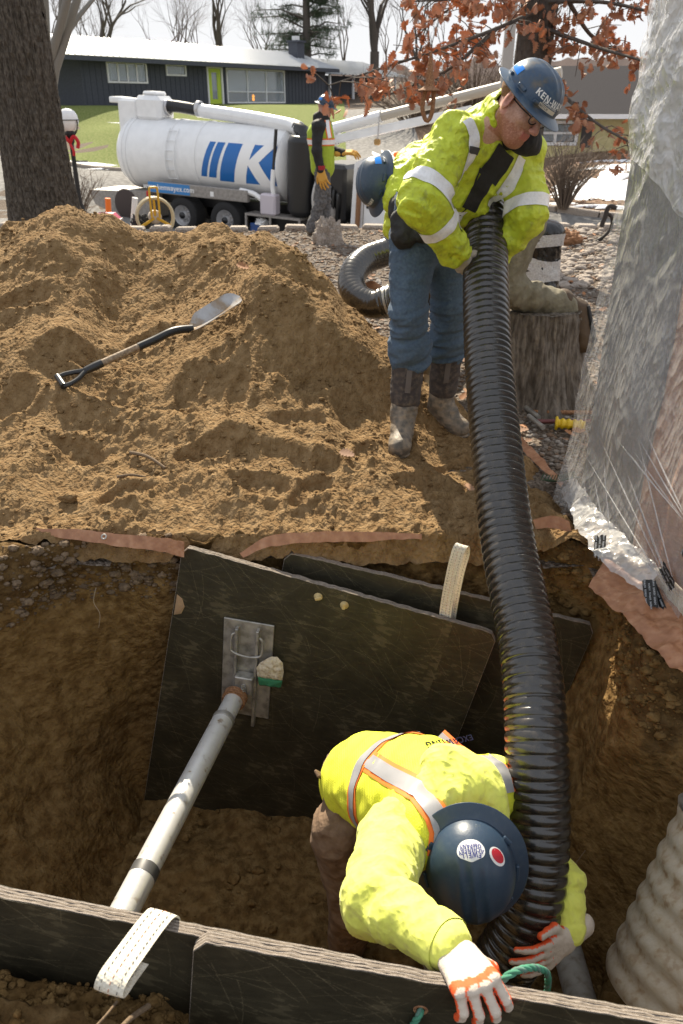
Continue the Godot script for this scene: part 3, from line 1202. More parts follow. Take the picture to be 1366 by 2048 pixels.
func build_shoring() -> void:
	var sc := scuffed(lin(.024, .02, .01), lin(.15, .125, .075), 5, 420)
	M.blackply = tri_mat(sc, bump_tex(0.03, 55, 2.0, 5), 0.9, 0.62, 0.5)
	M.plyedge = tri_mat(noise_tex([0, .4, .6, 1], [lin(.13, .105, .085), lin(.24, .2, .165), lin(.33, .285, .24), lin(.46, .41, .35)], 0.05, 61, 5), bump_tex(0.08, 62, 6.0, 4), 6.0, 0.95, 1.0)
	M.plyedge.uv1_scale = Vector3(2.2, 14, 40)
	M.plyedge2 = tri_mat(noise_tex([0, .4, .6, 1], [lin(.09, .07, .055), lin(.16, .13, .1), lin(.22, .18, .14), lin(.3, .25, .2)], 0.05, 63, 5), bump_tex(0.08, 62, 6.0, 4), 6.0, 0.95, 1.0)
	M.plyedge2.uv1_scale = Vector3(2.2, 14, 40)
	M.steel = tri_mat(noise_tex([0, .38, .55, 1], [lin(.16, .15, .13), lin(.3, .29, .265), lin(.4, .385, .355), lin(.52, .5, .47)], 0.012, 65, 5), bump_tex(0.06, 66, 1.5, 4), 2.5, 0.45, 0.4, false, 0.55)
	M.rust = tri_mat(noise_tex([0, .4, .6, 1], [lin(.09, .04, .02), lin(.2, .09, .04), lin(.3, .15, .07), lin(.36, .25, .16)], 0.03, 67, 5), bump_tex(0.09, 66, 4.0, 4), 4.0, 0.85, 0.7)
	M.strut = tri_mat(noise_tex([0, .16, .2, .3, .6, 1], [lin(.2, .12, .06), lin(.36, .29, .22), lin(.56, .55, .52), lin(.62, .615, .59), lin(.66, .655, .635), lin(.7, .695, .68)], 0.012, 68, 6), bump_tex(0.05, 69, 1.0, 4), 2.6, 0.38, 0.4, false, 0.35)
	M.webbing = tri_mat(noise_tex([0, .4, .6, 1], [lin(.45, .4, .31), lin(.6, .56, .46), lin(.68, .64, .54), lin(.74, .7, .61)], 0.02, 70, 5), weave_tex(), 9.0, 0.9, 0.6)

	# far side of the pit
	var X := Vector3(0.96341, -0.21777, 0.15623)
	var Y := Vector3(0.21898, 0.97568, 0.00963)
	var Z := X.cross(Y)
	var far := Transform3D(Basis(X, Y, Z), Vector3(-0.631, 0.0, -2.748))
	board("plywood_sheet", "black scuffed plywood panel behind the galvanized strut, far side of the pit", far, 1.29, 1.55, 0.024, 201)
	var X2 := (Vector3(1.021, -0.291, -2.60) - Vector3(-0.225, -0.042, -2.76)).normalized()
	var Z2 := X2.cross(Vector3(0.2, 0.98, 0.0)).normalized()
	var Y2 := Z2.cross(X2)
	board("plywood_sheet", "dark plywood panel with rounded corners set behind the larger far panel", Transform3D(Basis(X2, Y2, Z2), Vector3(-0.225, -0.042, -2.775)), 1.275, 1.4, 0.024, 202)
	# near side
	var A := Vector3(-0.72, 0.08, -1.12)
	var B := Vector3(0.618, -0.1, -0.963)
	var X3 := (B - A).normalized()
	var Z3 := X3.cross(Vector3(0.13, 0.99, 0.02)).normalized()
	var Y3 := Z3.cross(X3)
	board("plywood_sheet", "dark plywood panel at the lower left edge of the pit, strap hanging over it", Transform3D(Basis(X3, Y3, Z3), A - X3 * 0.55), 1.35, 0.95, 0.025, 203)
	var A4 := Vector3(-0.302, 0.046, -1.046)
	var X4 := (Vector3(0.618, -0.072, -0.952) - A4).normalized()
	var Z4 := X4.cross(Vector3(0.13, 0.99, 0.02)).normalized()
	var Y4 := Z4.cross(X4)
	board("plywood_sheet", "weathered dark plywood panel in the foreground, under the gloved hand", Transform3D(Basis(X4, Y4, Z4), A4), 1.5, 0.9, 0.025, 204)

	# bolts and a wood patch on the far panel
	var bolt_m := MB.new()
	bolt_m.lathe(PackedVector2Array([Vector2(0.0, 0.016), Vector2(0.009, 0.014), Vector2(0.013, 0.008), Vector2(0.017, 0.004), Vector2(0.018, 0.0)]), 14)
	bolt_m.box(Vector3(0.004, 0.017, 0), Vector3(0.03, 0.008, 0.014), Basis.IDENTITY, 0.003)
	var bm := flat_mat(lin(.5, .38, .17), .6)
	for k in 2:
		var q := [Vector2(0.572, -0.026), Vector2(0.681, -0.031)][k] as Vector2
		var bt := solo("bolt_cap", bolt_m, bm, ["yellowish bolt cap on the far panel, left of the two", "yellowish bolt cap on the far panel, right of the two"][k], "bolt cap", "bolt caps on the far panel")
		bt.transform = far * Transform3D(Basis(Vector3(1, 0, 0).rotated(Vector3(0, 0, 1), 0.6 + k), Vector3(0, 0, 1), Vector3(0, -1, 0).rotated(Vector3(0, 0, 1), 0.6 + k)), Vector3(q.x, q.y - 0.03, 0.003))
	var pt := solo("wood_patch", puffed(PackedVector2Array([Vector2(0.0, 0.05), Vector2(0.0, -0.055), Vector2(0.03, -0.04), Vector2(0.04, 0.0), Vector2(0.025, 0.035)]), 0.006, 86), flat_mat(lin(.36, .24, .14), .85), "bare tan wood patch at the far panel's left edge", "wood patch")
	pt.transform = far * Transform3D(Basis.IDENTITY, Vector3(0.008, -0.28, 0.003))
	# strut
	build_strut(far)
	build_straps()
	build_rope(Transform3D(Basis(X4, Y4, Z4), A4))

func weave_tex() -> ImageTexture:
	var sz := 128
	var im := Image.create(sz, sz, false, Image.FORMAT_RGB8)
	for y in sz:
		for x in sz:
			var a := sin(x * TAU / 16.0) * cos(y * TAU / 8.0)
			var b := cos(x * TAU / 16.0) * sin(y * TAU / 8.0)
			var nrm := Vector3(a * 0.5, b * 0.5, 1).normalized()
			im.set_pixel(x, y, Color(nrm.x * 0.5 + 0.5, nrm.y * 0.5 + 0.5, nrm.z * 0.5 + 0.5))
	return ImageTexture.create_from_image(im)

func build_strut(far: Transform3D) -> void:
	var t := thing("shoring_strut", "galvanized steel strut pipe with bolted end plate bracing the pit", "strut", Vector3(-0.44, -0.66, -2.69))
	var inv := Transform3D(Basis.IDENTITY, t.position).affine_inverse()
	var a := Vector3(-0.452, -0.66, -2.60)
	var b := Vector3(-0.792, -0.66, -1.10)
	var dir := (b - a).normalized()
	var m := MB.new()
	m.tube(PackedVector3Array([inv * a, inv * (a + dir * 0.11)]), 0.04, 28)
	part("inner_pipe", m, M.strut, t)
	m = MB.new()
	m.tube(PackedVector3Array([inv * (a + dir * 0.105), inv * (a + dir * 0.112), inv * (a + dir * 0.13), inv * (a + dir * 0.135)]), [0.041, 0.046, 0.046, 0.044], 28)
	part("collar", m, M.steel, t)
	m = MB.new()
	m.tube(PackedVector3Array([inv * (a + dir * 0.13), inv * (a + dir * 0.84)]), 0.044, 32)
	part("outer_pipe", m, M.strut, t)
	m = MB.new()
	var rp := PackedVector3Array()
	var rr := []
	for q in [[0.838, 0.0445], [0.84, 0.0465], [0.878, 0.0465], [0.88, 0.0445]]:
		rp.append(inv * (a + dir * q[0]))
		rr.append(q[1])
	m.tube(rp, rr, 32)
	part("steel_band", m, flat_mat(lin(.09, .09, .09), .5, .3), t)
	m = MB.new()
	m.tube(PackedVector3Array([inv * (a + dir * 0.87), inv * b]), 0.0455, 32)
	part("end_pipe", m, M.strut, t)
	# end plate on the panel, more upright than the panel
	var rel := Transform3D(Basis(Vector3(0, 0, 1), 0.13), Vector3(0.355, -0.502, 0.004))
	var px := inv * far * rel
	var pm := MB.new()
	pm.box(px * Vector3(0, 0, 0.004), Vector3(0.212, 0.49, 0.009), px.basis, 0.002)
	part("end_plate", pm, M.steel, t)
	for s in 2:
		pm = MB.new()
		pm.box(px * Vector3(-0.045 if s == 0 else 0.043, -0.0 if s == 0 else -0.03, 0.02), Vector3(0.013, 0.43 if s == 0 else 0.50, 0.03), px.basis, 0.002)
		part("rail", pm, M.steel, t)
	pm = MB.new()
	var hp := []
	for q in [Vector3(-0.052, 0.19, 0.025), Vector3(-0.064, 0.18, 0.03), Vector3(-0.067, 0.13, 0.034), Vector3(-0.058, 0.105, 0.038), Vector3(0, 0.092, 0.04), Vector3(0.055, 0.1, 0.038), Vector3(0.066, 0.12, 0.034), Vector3(0.066, 0.17, 0.03), Vector3(0.052, 0.185, 0.025)]:
		hp.append(px * q)
	pm.tube(curve_pts(hp, 0.006), 0.0052, 10)
	part("handle", pm, M.steel, t)
	pm = MB.new()
	pm.box(px * Vector3(0.0, -0.05, 0.035), Vector3(0.078, 0.09, 0.05), px.basis, 0.004)
	part("block", pm, M.steel, t)
	pm = MB.new()
	pm.box(px * Vector3(0.0, -0.13, 0.026), Vector3(0.078, 0.10, 0.03), px.basis, 0.003)
	part("socket", pm, M.steel, t)
	pm = MB.new()
	pm.tube(PackedVector3Array([inv * (a + dir * 0.002), inv * (a - dir * 0.03)]), 0.052, 24)
	part("ring", pm, M.rust, t)
	pm = MB.new()
	var sp := PackedVector3Array()
	for i in 90:
		var u := i / 90.0
		sp.append(px * Vector3(0.012 * cos(u * TAU * 6) * 0.7 + 0.004, -0.085 + 0.05 * u, 0.07 + 0.012 * 0.7 * sin(u * TAU * 6)))
	pm.tube(sp, 0.0022, 6)
	part("spring", pm, M.steel, t)
	# glove stuck behind the rail
	var gt := thing("cotton_glove", "soiled cream cotton glove with green cuff, stuck at the strut's end plate", "glove", far * Vector3(0.46, -0.44, 0.05), far.basis)
	var out := PackedVector2Array([Vector2(-0.012, 0.07), Vector2(-0.05, 0.03), Vector2(-0.062, -0.005), Vector2(-0.05, -0.05), Vector2(0.055, -0.035), Vector2(0.052, 0.01), Vector2(0.04, 0.06), Vector2(0.012, 0.078)])
	var cloth := tri_mat(noise_tex([0, .35, .55, 1], [lin(.3, .22, .13), lin(.5, .42, .3), lin(.6, .53, .41), lin(.66, .6, .49)], 0.02, 81, 3), null, 5.0, 0.95)
	part("glove_body", puffed(out, 0.022, 83), cloth, gt)
	part("cuff", puffed(PackedVector2Array([Vector2(-0.05, -0.048), Vector2(-0.036, -0.088), Vector2(0.056, -0.07), Vector2(0.056, -0.033)]), 0.024, 84), flat_mat(lin(.03, .16, .075), .9), gt)

# a soft flat thing: outline in xy, swollen to +-thick/2 in the middle
func puffed(poly: PackedVector2Array, thick: float, seed_: int) -> MB:
	var m := MB.new()
	var n := noise_of(7.0, seed_, 2)
	var rings := 6
	var ctr := Vector2.ZERO
	for p in poly:
		ctr += p
	ctr /= poly.size()
	# resample the outline
	var pts := PackedVector2Array()
	for i in poly.size():
		var a := poly[i]
		var b := poly[(i + 1) % poly.size()]
		for k in 6:
			pts.append(a.lerp(b, k / 6.0))
	for side in [1.0, -1.0]:
		var first := m.v.size()
		for r in rings + 1:
			var t := float(r) / rings
			for p in pts:
				var q := p.lerp(ctr, 1.0 - t)
				var z: float = side * thick * 0.5 * sqrt(maxf(0.0, 1.0 - pow(t, 3.0))) + 0.25 * thick * n.get_noise_2d(q.x * 3, q.y * 3)
				m.vert(Vector3(q.x, q.y, z))
		for r in rings:
			for k in pts.size():
				var a := first + r * pts.size() + k
				var b := first + r * pts.size() + (k + 1) % pts.size()
				if side > 0:
					m.quad(a, a + pts.size(), b + pts.size(), b)
				else:
					m.quad(a, b, b + pts.size(), a + pts.size())
	return m

# webbing: ribbon along a path, w wide across side
func ribbon(path: PackedVector3Array, side: Vector3, w: float, thick: float, off := 0.0, lift := 0.0) -> MB:
	var m := MB.new()
	var n := path.size()
	var rows := 6
	m.grid(rows, n - 1, func(s: float, t: float) -> Vector3:
		var i := clampi(roundi(t * (n - 1)), 0, n - 1)
		var tn := (path[mini(i + 1, n - 1)] - path[maxi(i - 1, 0)]).normalized()
		var nr := tn.cross(side).normalized()
		return path[i] + side * (off + w * (s - 0.5)) + nr * (lift + 0.0012 * sin(s * PI)))
	m.thicken(0, rows, n - 1, thick)
	return m

func strap(label: String, ctrl: Array, side: Vector3, w: float) -> void:
	var path := curve_pts(ctrl, 0.006)
	var t := thing("webbing_strap", label, "strap", Vector3(ctrl[0]), Basis.IDENTITY, "webbing lifting straps on the panels")
	var loc := PackedVector3Array()
	for p in path:
		loc.append(p - t.position)
	side = side.normalized()
	part("webbing", ribbon(loc, side, w, 0.0035), M.webbing, t)
	var dark := flat_mat(lin(.05, .05, .055), .9)
	var red := flat_mat(lin(.42, .13, .05), .9)
	for k in 3:
		var st := [[-0.3, dark], [0.3, dark], [0.0, red]][k] as Array
		for s in [0.0018, -0.0052]:
			# stitched yarn lines woven into the band
			var seg := 0
			var m := MB.new()
			while seg + 3 < loc.size():
				var piece := loc.slice(seg, seg + 2)
				var rb := ribbon(piece, side, 0.0013, 0.0006, w * st[0], s)
				var base := m.v.size()
				for q in rb.v:
					m.vert(q)
				for q in rb.idx:
					m.idx.append(q + base)
				seg += 2
			part("woven_stripe", m, st[1], t)

func build_straps() -> void:
	strap("cream webbing strap loop hanging over the near panel, black stitched edges", [Vector3(-0.375, -0.12, -1.125), Vector3(-0.372, 0.0, -1.122), Vector3(-0.374, 0.052, -1.105), Vector3(-0.388, 0.064, -1.075), Vector3(-0.415, 0.078, -1.0), Vector3(-0.436, 0.082, -0.945), Vector3(-0.443, 0.066, -0.926), Vector3(-0.44, 0.052, -0.935), Vector3(-0.428, 0.05, -0.965), Vector3(-0.412, 0.048, -1.0)], Vector3(0.97, -0.2, 0.18), 0.058)
	strap("cream webbing strap loop standing up from the far panel beside the hose", [Vector3(0.405, -0.36, -2.605), Vector3(0.412, -0.2, -2.612), Vector3(0.425, -0.06, -2.612), Vector3(0.438, 0.03, -2.615), Vector3(0.45, 0.064, -2.625), Vector3(0.466, 0.06, -2.645), Vector3(0.47, 0.02, -2.655), Vector3(0.455, -0.06, -2.65), Vector3(0.44, -0.2, -2.648), Vector3(0.43, -0.36, -2.65)], Vector3(0.93, -0.15, 0.3), 0.048)

func build_rope(near: Transform3D) -> void:
	# a green rope lies along behind the near panel and comes out through its hole
	var cols := [flat_mat(lin(.05, .2, .125), .9), flat_mat(lin(.06, .235, .15), .9), flat_mat(lin(.09, .19, .15), .9)]
	var t := thing("green_rope", "green braided rope with red flecks lying over the near panel by the glove", "rope", Vector3(0.3, -0.06, -1.03))
	var runs := [[Vector3(0.30, -0.065, -1.0), Vector3(0.34, -0.035, -1.02), Vector3(0.38, -0.04, -1.04), Vector3(0.42, -0.07, -1.06), Vector3(0.45, -0.13, -1.075), Vector3(0.455, -0.3, -1.08)],
		[near * Vector3(0.485, -0.10, -0.06), near * Vector3(0.485, -0.095, 0.002), near * Vector3(0.481, -0.105, 0.012), near * Vector3(0.474, -0.15, 0.014), near * Vector3(0.468, -0.3, 0.012)]]
	for r in runs:
		var path := curve_pts(r, 0.004)
		for s in 3:
			var m := MB.new()
			var hel := PackedVector3Array()
			for i in path.size():
				var tn := (path[mini(i + 1, path.size() - 1)] - path[maxi(i - 1, 0)]).normalized()
				var u := tn.cross(Vector3.RIGHT).normalized()
				var w := tn.cross(u)
				var a := i * 0.55 + s * TAU / 3
				hel.append(path[i] - t.position + (u * cos(a) + w * sin(a)) * 0.0034)
			m.tube(hel, 0.0046, 6)
			part("strand", m, cols[s], t)
	# the hole it comes through
	var hm := MB.new()
	hm.lathe(PackedVector2Array([Vector2(0.009, 0.0), Vector2(0.014, 0.002), Vector2(0.016, 0.0)]), 16, near * Transform3D(Basis(Vector3(1, 0, 0), Vector3(0, 0, 1), Vector3(0, -1, 0)), Vector3(0.485, -0.096, 0.002)))
	solo("rope_hole_ring", hm, M.rust, "small worn ring of the rope hole in the near panel", "hole ring")

# ---------------------------------------------------------------- people
func moved(m: MB, base: Vector3) -> MB:
	for i in m.v.size():
		m.v[i] -= base
	return m

func joined(a: MB, b: MB) -> MB:
	var k := a.v.size()
	a.v.append_array(b.v)
	a.c.append_array(b.c)
	a.uv.append_array(b.uv)
	for i in b.idx:
		a.idx.append(i + k)
	return a

func turned(m: MB, xf: Transform3D) -> MB:
	for i in m.v.size():
		m.v[i] = xf * m.v[i]
	return m

var n_fold := noise_of(1.0, 301, 2)
var n_fold2 := noise_of(1.0, 302, 2)

# creases that run round a limb from a to b
func folds(p: Vector3, a: Vector3, b: Vector3, amp: float, along: float, around: float) -> float:
	var dir := (b - a).normalized()
	var s := (p - a).dot(dir)
	var q := (p - a - dir * s) * around
	var v := n_fold.get_noise_3d(s * along + q.x * 0.8, q.y, q.z + q.x)
	return amp * (0.75 - 2.2 * absf(v))

func soft(p: Vector3, amp: float, freq: float) -> float:
	return amp * n_fold2.get_noise_3dv(p * freq)

func cloth_materials() -> void:
	var cb := crease_tex(0.009, 311, 14.0)
	M.hivis = tri_mat(noise_tex([0, .3, .37, .55, 1], [lin(.26, .28, .05), lin(.4, .47, .035), lin(.5, .59, .03), lin(.53, .62, .035), lin(.57, .66, .045)], 0.02, 312, 6), cb, 1.7, 0.55, 1.1)
	M.vest = tri_mat(noise_tex([0, .4, .6, 1], [lin(.6, .62, .04), lin(.68, .71, .04), lin(.72, .75, .045), lin(.76, .78, .06)], 0.02, 313, 4), mesh_tex(), 9.0, 0.75, 0.35)
	M.hoodie = tri_mat(noise_tex([0, .22, .3, .6, 1], [lin(.34, .27, .12), lin(.6, .6, .13), lin(.72, .76, .12), lin(.76, .8, .14), lin(.8, .83, .2)], 0.02, 314, 5), cb, 1.7, 0.85, 0.8)
	M.hoodie.rim_enabled = true
	M.hoodie.rim = 0.3
	M.tape = tri_mat(noise_tex([0, .4, .6, 1], [lin(.7, .71, .72), lin(.8, .81, .82), lin(.85, .86, .87), lin(.88, .89, .9)], 0.03, 315, 4), bump_tex(0.03, 316, 2.5, 4), 5.0, 0.38, 0.6)
	M.greytape = flat_mat(lin(.3, .3, .31), 0.4)
	M.orange = flat_mat(lin(.85, .19, .025), 0.7)
	M.denim = tri_mat(noise_tex([0, .35, .5, .65, 1], [lin(.05, .076, .112), lin(.058, .09, .135), lin(.064, .1, .148), lin(.071, .11, .16), lin(.1, .14, .19)], 0.05, 317, 6), cb, 2.2, 0.88, 0.5)
	M.canvas = tri_mat(noise_tex([0, .4, .6, 1], [lin(.105, .09, .06), lin(.155, .135, .092), lin(.18, .16, .11), lin(.235, .21, .15)], 0.015, 319, 5), cb, 2.4, 0.9, 0.5)
	M.brownpants = tri_mat(noise_tex([0, .4, .6, 1], [lin(.1, .06, .035), lin(.16, .1, .062), lin(.2, .13, .08), lin(.26, .17, .11)], 0.015, 320, 5), cb, 2.4, 0.9, 0.5)
	M.greypants = tri_mat(noise_tex([0, .4, .6, 1], [lin(.05, .05, .055), lin(.085, .085, .09), lin(.12, .12, .125), lin(.2, .195, .19)], 0.02, 321, 5), cb, 2.4, 0.9, 0.5)
	M.black = tri_mat(noise_tex([0, .5, 1], [lin(.008, .008, .009), lin(.014, .014, .015), lin(.028, .028, .03)], 0.02, 322, 4), cb, 3.0, 0.75, 0.4)
	M.rubber = tri_mat(noise_tex([0, .36, .48, .62, 1], [lin(.06, .05, .04), lin(.105, .09, .072), lin(.15, .125, .098), lin(.23, .18, .125), lin(.3, .225, .15)], 0.016, 323, 6), bump_tex(0.05, 324, 2.5, 4), 3.0, 0.62, 0.6)
	M.neoprene = tri_mat(noise_tex([0, .45, .6, 1], [lin(.03, .024, .024), lin(.05, .04, .038), lin(.075, .06, .052), lin(.17, .125, .085)], 0.02, 325, 5), bump_tex(0.08, 326, 2.0, 3), 3.0, 0.9, 0.6)
	M.skin = tri_mat(noise_tex([0, .4, .6, 1], [lin(.4, .21, .155), lin(.5, .28, .21), lin(.55, .325, .25), lin(.6, .37, .29)], 0.03, 327, 4), bump_tex(0.1, 328, 1.2, 3), 6.0, 0.55, 0.4)
	M.skin.vertex_color_use_as_albedo = true
	M.beard = tri_mat(noise_tex([0, .4, .6, 1], [lin(.1, .05, .022), lin(.2, .1, .045), lin(.28, .145, .068), lin(.36, .21, .11)], 0.08, 329, 3), bump_tex(0.12, 330, 8.0, 3), 8.0, 0.8, 1.0)
	M.helmet = tri_mat(noise_tex([0, .3, .4, .6, .7, 1], [lin(.17, .12, .07), lin(.062, .075, .09), lin(.034, .07, .125), lin(.032, .068, .125), lin(.045, .085, .14), lin(.1, .13, .165)], 0.011, 331, 6), bump_tex(0.05, 332, 1.0, 4), 2.6, 0.36, 0.35)
	M.helmet_clean = tri_mat(noise_tex([0, .3, .6, 1], [lin(.05, .065, .08), lin(.026, .05, .085), lin(.024, .047, .082), lin(.055, .08, .11)], 0.02, 333, 6), bump_tex(0.05, 332, 1.0, 4), 2.6, 0.4, 0.35)
	M.glove = StandardMaterial3D.new()
	M.glove.vertex_color_use_as_albedo = true
	M.glove.roughness = 0.75
	M.glove.normal_enabled = true
	M.glove.normal_texture = bump_tex(0.06, 334, 4.0, 4)
	M.glove.uv1_triplanar = true
	M.glove.uv1_scale = Vector3.ONE * 7.0
	M.glove.normal_scale = 0.6

func mesh_tex() -> ImageTexture:
	var sz := 128
	var im := Image.create(sz, sz, false, Image.FORMAT_RGB8)
	for y in sz:
		for x in sz:
			var a := sin(x * TAU / 8.0)
			var b := sin((y + (4 if (x / 8) % 2 else 0)) * TAU / 8.0)
			var nrm := Vector3(a * 0.6, b * 0.6, 1).normalized()
			im.set_pixel(x, y, Color(nrm.x * 0.5 + 0.5, nrm.y * 0.5 + 0.5, nrm.z * 0.5 + 0.5))
	return ImageTexture.create_from_image(im)

# point and way out on a hard hat's shell; a: angle round (0 front, + to the wearer's left), b: 0 brim .. 1 crown
func hat_point(a: float, b: float, lift := 0.0) -> Vector3:
	var hgt := 0.118
	var e := b * PI * 0.5
	var c := pow(cos(e), 0.82)
	var q := Vector3(sin(a) * 0.121 * c, 0.03 + hgt * pow(sin(e), 0.95), cos(a) * 0.143 * c)
	# three ridges that run from front to back over the crown
	var rid := 0.0
	for x0 in [-0.034, 0.0, 0.034]:
		rid = maxf(rid, exp(-pow((q.x - x0) / 0.0085, 2.0)))
	q.y += 0.0055 * rid * smoothstep(0.25, 0.6, b) 
	var nr := Vector3(q.x / 0.0146, (q.y - 0.03) / 0.0139, q.z / 0.0204).normalized()
	return q + nr * lift

func hat_normal(a: float, b: float) -> Vector3:
	var q := hat_point(a, b)
	return Vector3(q.x / 0.0146, (q.y - 0.03) / 0.0139, q.z / 0.0204).normalized()

func helmet(parent: Node3D, xf: Transform3D, mat: Material, stickers: String) -> void:
	xf = xf.scaled_local(Vector3.ONE * (0.98 if stickers == "pit" else 0.88))
	var m := MB.new()
	var nu := 56
	# shell
	m.grid(nu, 22, func(s: float, t: float) -> Vector3: return hat_point(s * TAU, t), true)
	# brim: up from the shell's foot, out, round the edge and back underneath
	var prof := [[0.0, 0.03], [0.004, 0.027], [0.012, 0.0235], [0.024, 0.019], [0.036, 0.0145], [0.0385, 0.0125], [0.0375, 0.0105], [0.024, 0.0155], [0.0, 0.022], [-0.006, 0.024]]
	m.grid(nu, prof.size() - 1, func(s: float, t: float) -> Vector3:
		var p: Array = prof[roundi(t * (prof.size() - 1))]
		var a := s * TAU
		var ext: float = p[0] * (1.0 + 0.22 * maxf(0.0, cos(a)))
		return Vector3(sin(a) * (0.121 + ext), p[1] - 0.006 * maxf(0.0, cos(a)) * (ext / 0.04), cos(a) * (0.143 + ext)), false)
	var h := part("hard_hat", turned(m, xf), mat, parent)
	# slots for ear muffs at the sides, and the lining band
	for sd in [-1.0, 1.0]:
		for q in [[1.45, 0.1], [2.15, 0.08], [0.85, 0.08]]:
			var a: float = q[0] * sd
			var mm := MB.new()
			var c := hat_point(a, 0.05)
			var n := Vector3(c.x, 0, c.z).normalized()
			mm.box(c + n * 0.003 + Vector3(0, 0.004, 0), Vector3(0.012, 0.014, 0.045 if q[0] == 1.45 else 0.03), Basis(n, Vector3.UP, n.cross(Vector3.UP)), 0.003)
			part("side_slot", turned(mm, xf), mat, h)
	var bandm := MB.new()
	bandm.lathe(PackedVector2Array([Vector2(0.098, 0.026), Vector2(0.097, 0.0), Vector2(0.094, 0.0), Vector2(0.095, 0.026)]), 30, xf, 0, TAU, 0.86, 1.05)
	part("headband", bandm, M.black, h)
	var blue := flat_mat(lin(.012, .22, .75), 0.15)
	var patch := func(a0: float, a1: float, b0: float, b1: float, mt: Material, nm: String) -> void:
		var pm := MB.new()
		pm.grid(12, 5, func(s: float, t: float) -> Vector3: return hat_point(lerpf(a0, a1, s), lerpf(b0, b1, t), 0.0012), true)
		part(nm, turned(pm, xf), mt, h)
	var oval := func(a0: float, b0: float, ra: float, rb: float, mt: Material, nm: String, lift: float) -> void:
		var pm := MB.new()
		pm.grid(28, 4, func(s: float, t: float) -> Vector3:
			return hat_point(a0 + ra * t * cos(s * TAU), b0 + rb * t * sin(s * TAU), lift), true)
		part(nm, turned(pm, xf), mt, h)
	var txt := func(text: String, size: float, a0: float, b0: float, ang: float, mt: Material, k := 1.0) -> void:
		var mesh := letters(text, size, func(x: float, y: float) -> Array:
			var q := Vector2(x, y).rotated(ang)
			var aa: float = a0 + q.x / (0.13 * maxf(0.25, cos(b0 * PI * 0.5)))
			var bb: float = b0 + q.y / 0.19
			return [xf * hat_point(aa, bb, 0.0022), xf.basis * hat_normal(aa, bb)])
		part("lettering", mesh, mt, h)
	var white := flat_mat(lin(.75, .75, .74), 0.5)
	if stickers == "foreman":
		patch.call(-2.42, -1.88, 0.13, 0.33, blue, "blue_sticker")
		patch.call(1.9, 2.4, 0.13, 0.33, blue, "blue_sticker")
		patch.call(-0.75, 0.0, 0.05, 0.13, flat_mat(lin(.62, .57, .47), .6), "name_label")
		txt.call("KEN-WAY", 0.036, -0.40, 0.25, 0.0, white)
		txt.call("EXCAVATING", 0.0135, -0.36, 0.17, 0.0, white)
		txt.call("MITCH", 0.014, -0.55, 0.09, 0.0, flat_mat(lin(.06, .06, .08), .7))
	elif stickers == "pit":
		# the oval of the machinery dealer and a red badge with a white star on the back of the shell
		oval.call(PI - 0.02, 0.50, 0.40, 0.14, white, "oval_sticker", 0.0012)
		var ink := flat_mat(lin(.06, .07, .28), .5)
		txt.call("EWELL", 0.017, PI - 0.02, 0.56, 0.0, ink)
		txt.call("ACHINERY", 0.0135, PI - 0.02, 0.50, 0.0, ink)
		txt.call("OMPANY", 0.0135, PI - 0.02, 0.445, 0.0, ink)
		oval.call(PI - 0.8, 0.46, 0.26, 0.11, white, "round_sticker", 0.0012)
		oval.call(PI - 0.8, 0.45, 0.2, 0.085, flat_mat(lin(.5, .015, .03), .45), "red_badge", 0.002)
		txt.call("★", 0.03, PI - 0.8, 0.44, 0.3, white)
	else:
		patch.call(-2.5, -2.0, 0.16, 0.36, blue, "blue_sticker")
		patch.call(PI - 0.3, PI + 0.3, 0.14, 0.32, blue, "blue_sticker")
		patch.call(2.0, 2.5, 0.16, 0.36, blue, "blue_sticker")
		txt.call("KEN-WAY", 0.026, 0.0, 0.2, 0.0, white)

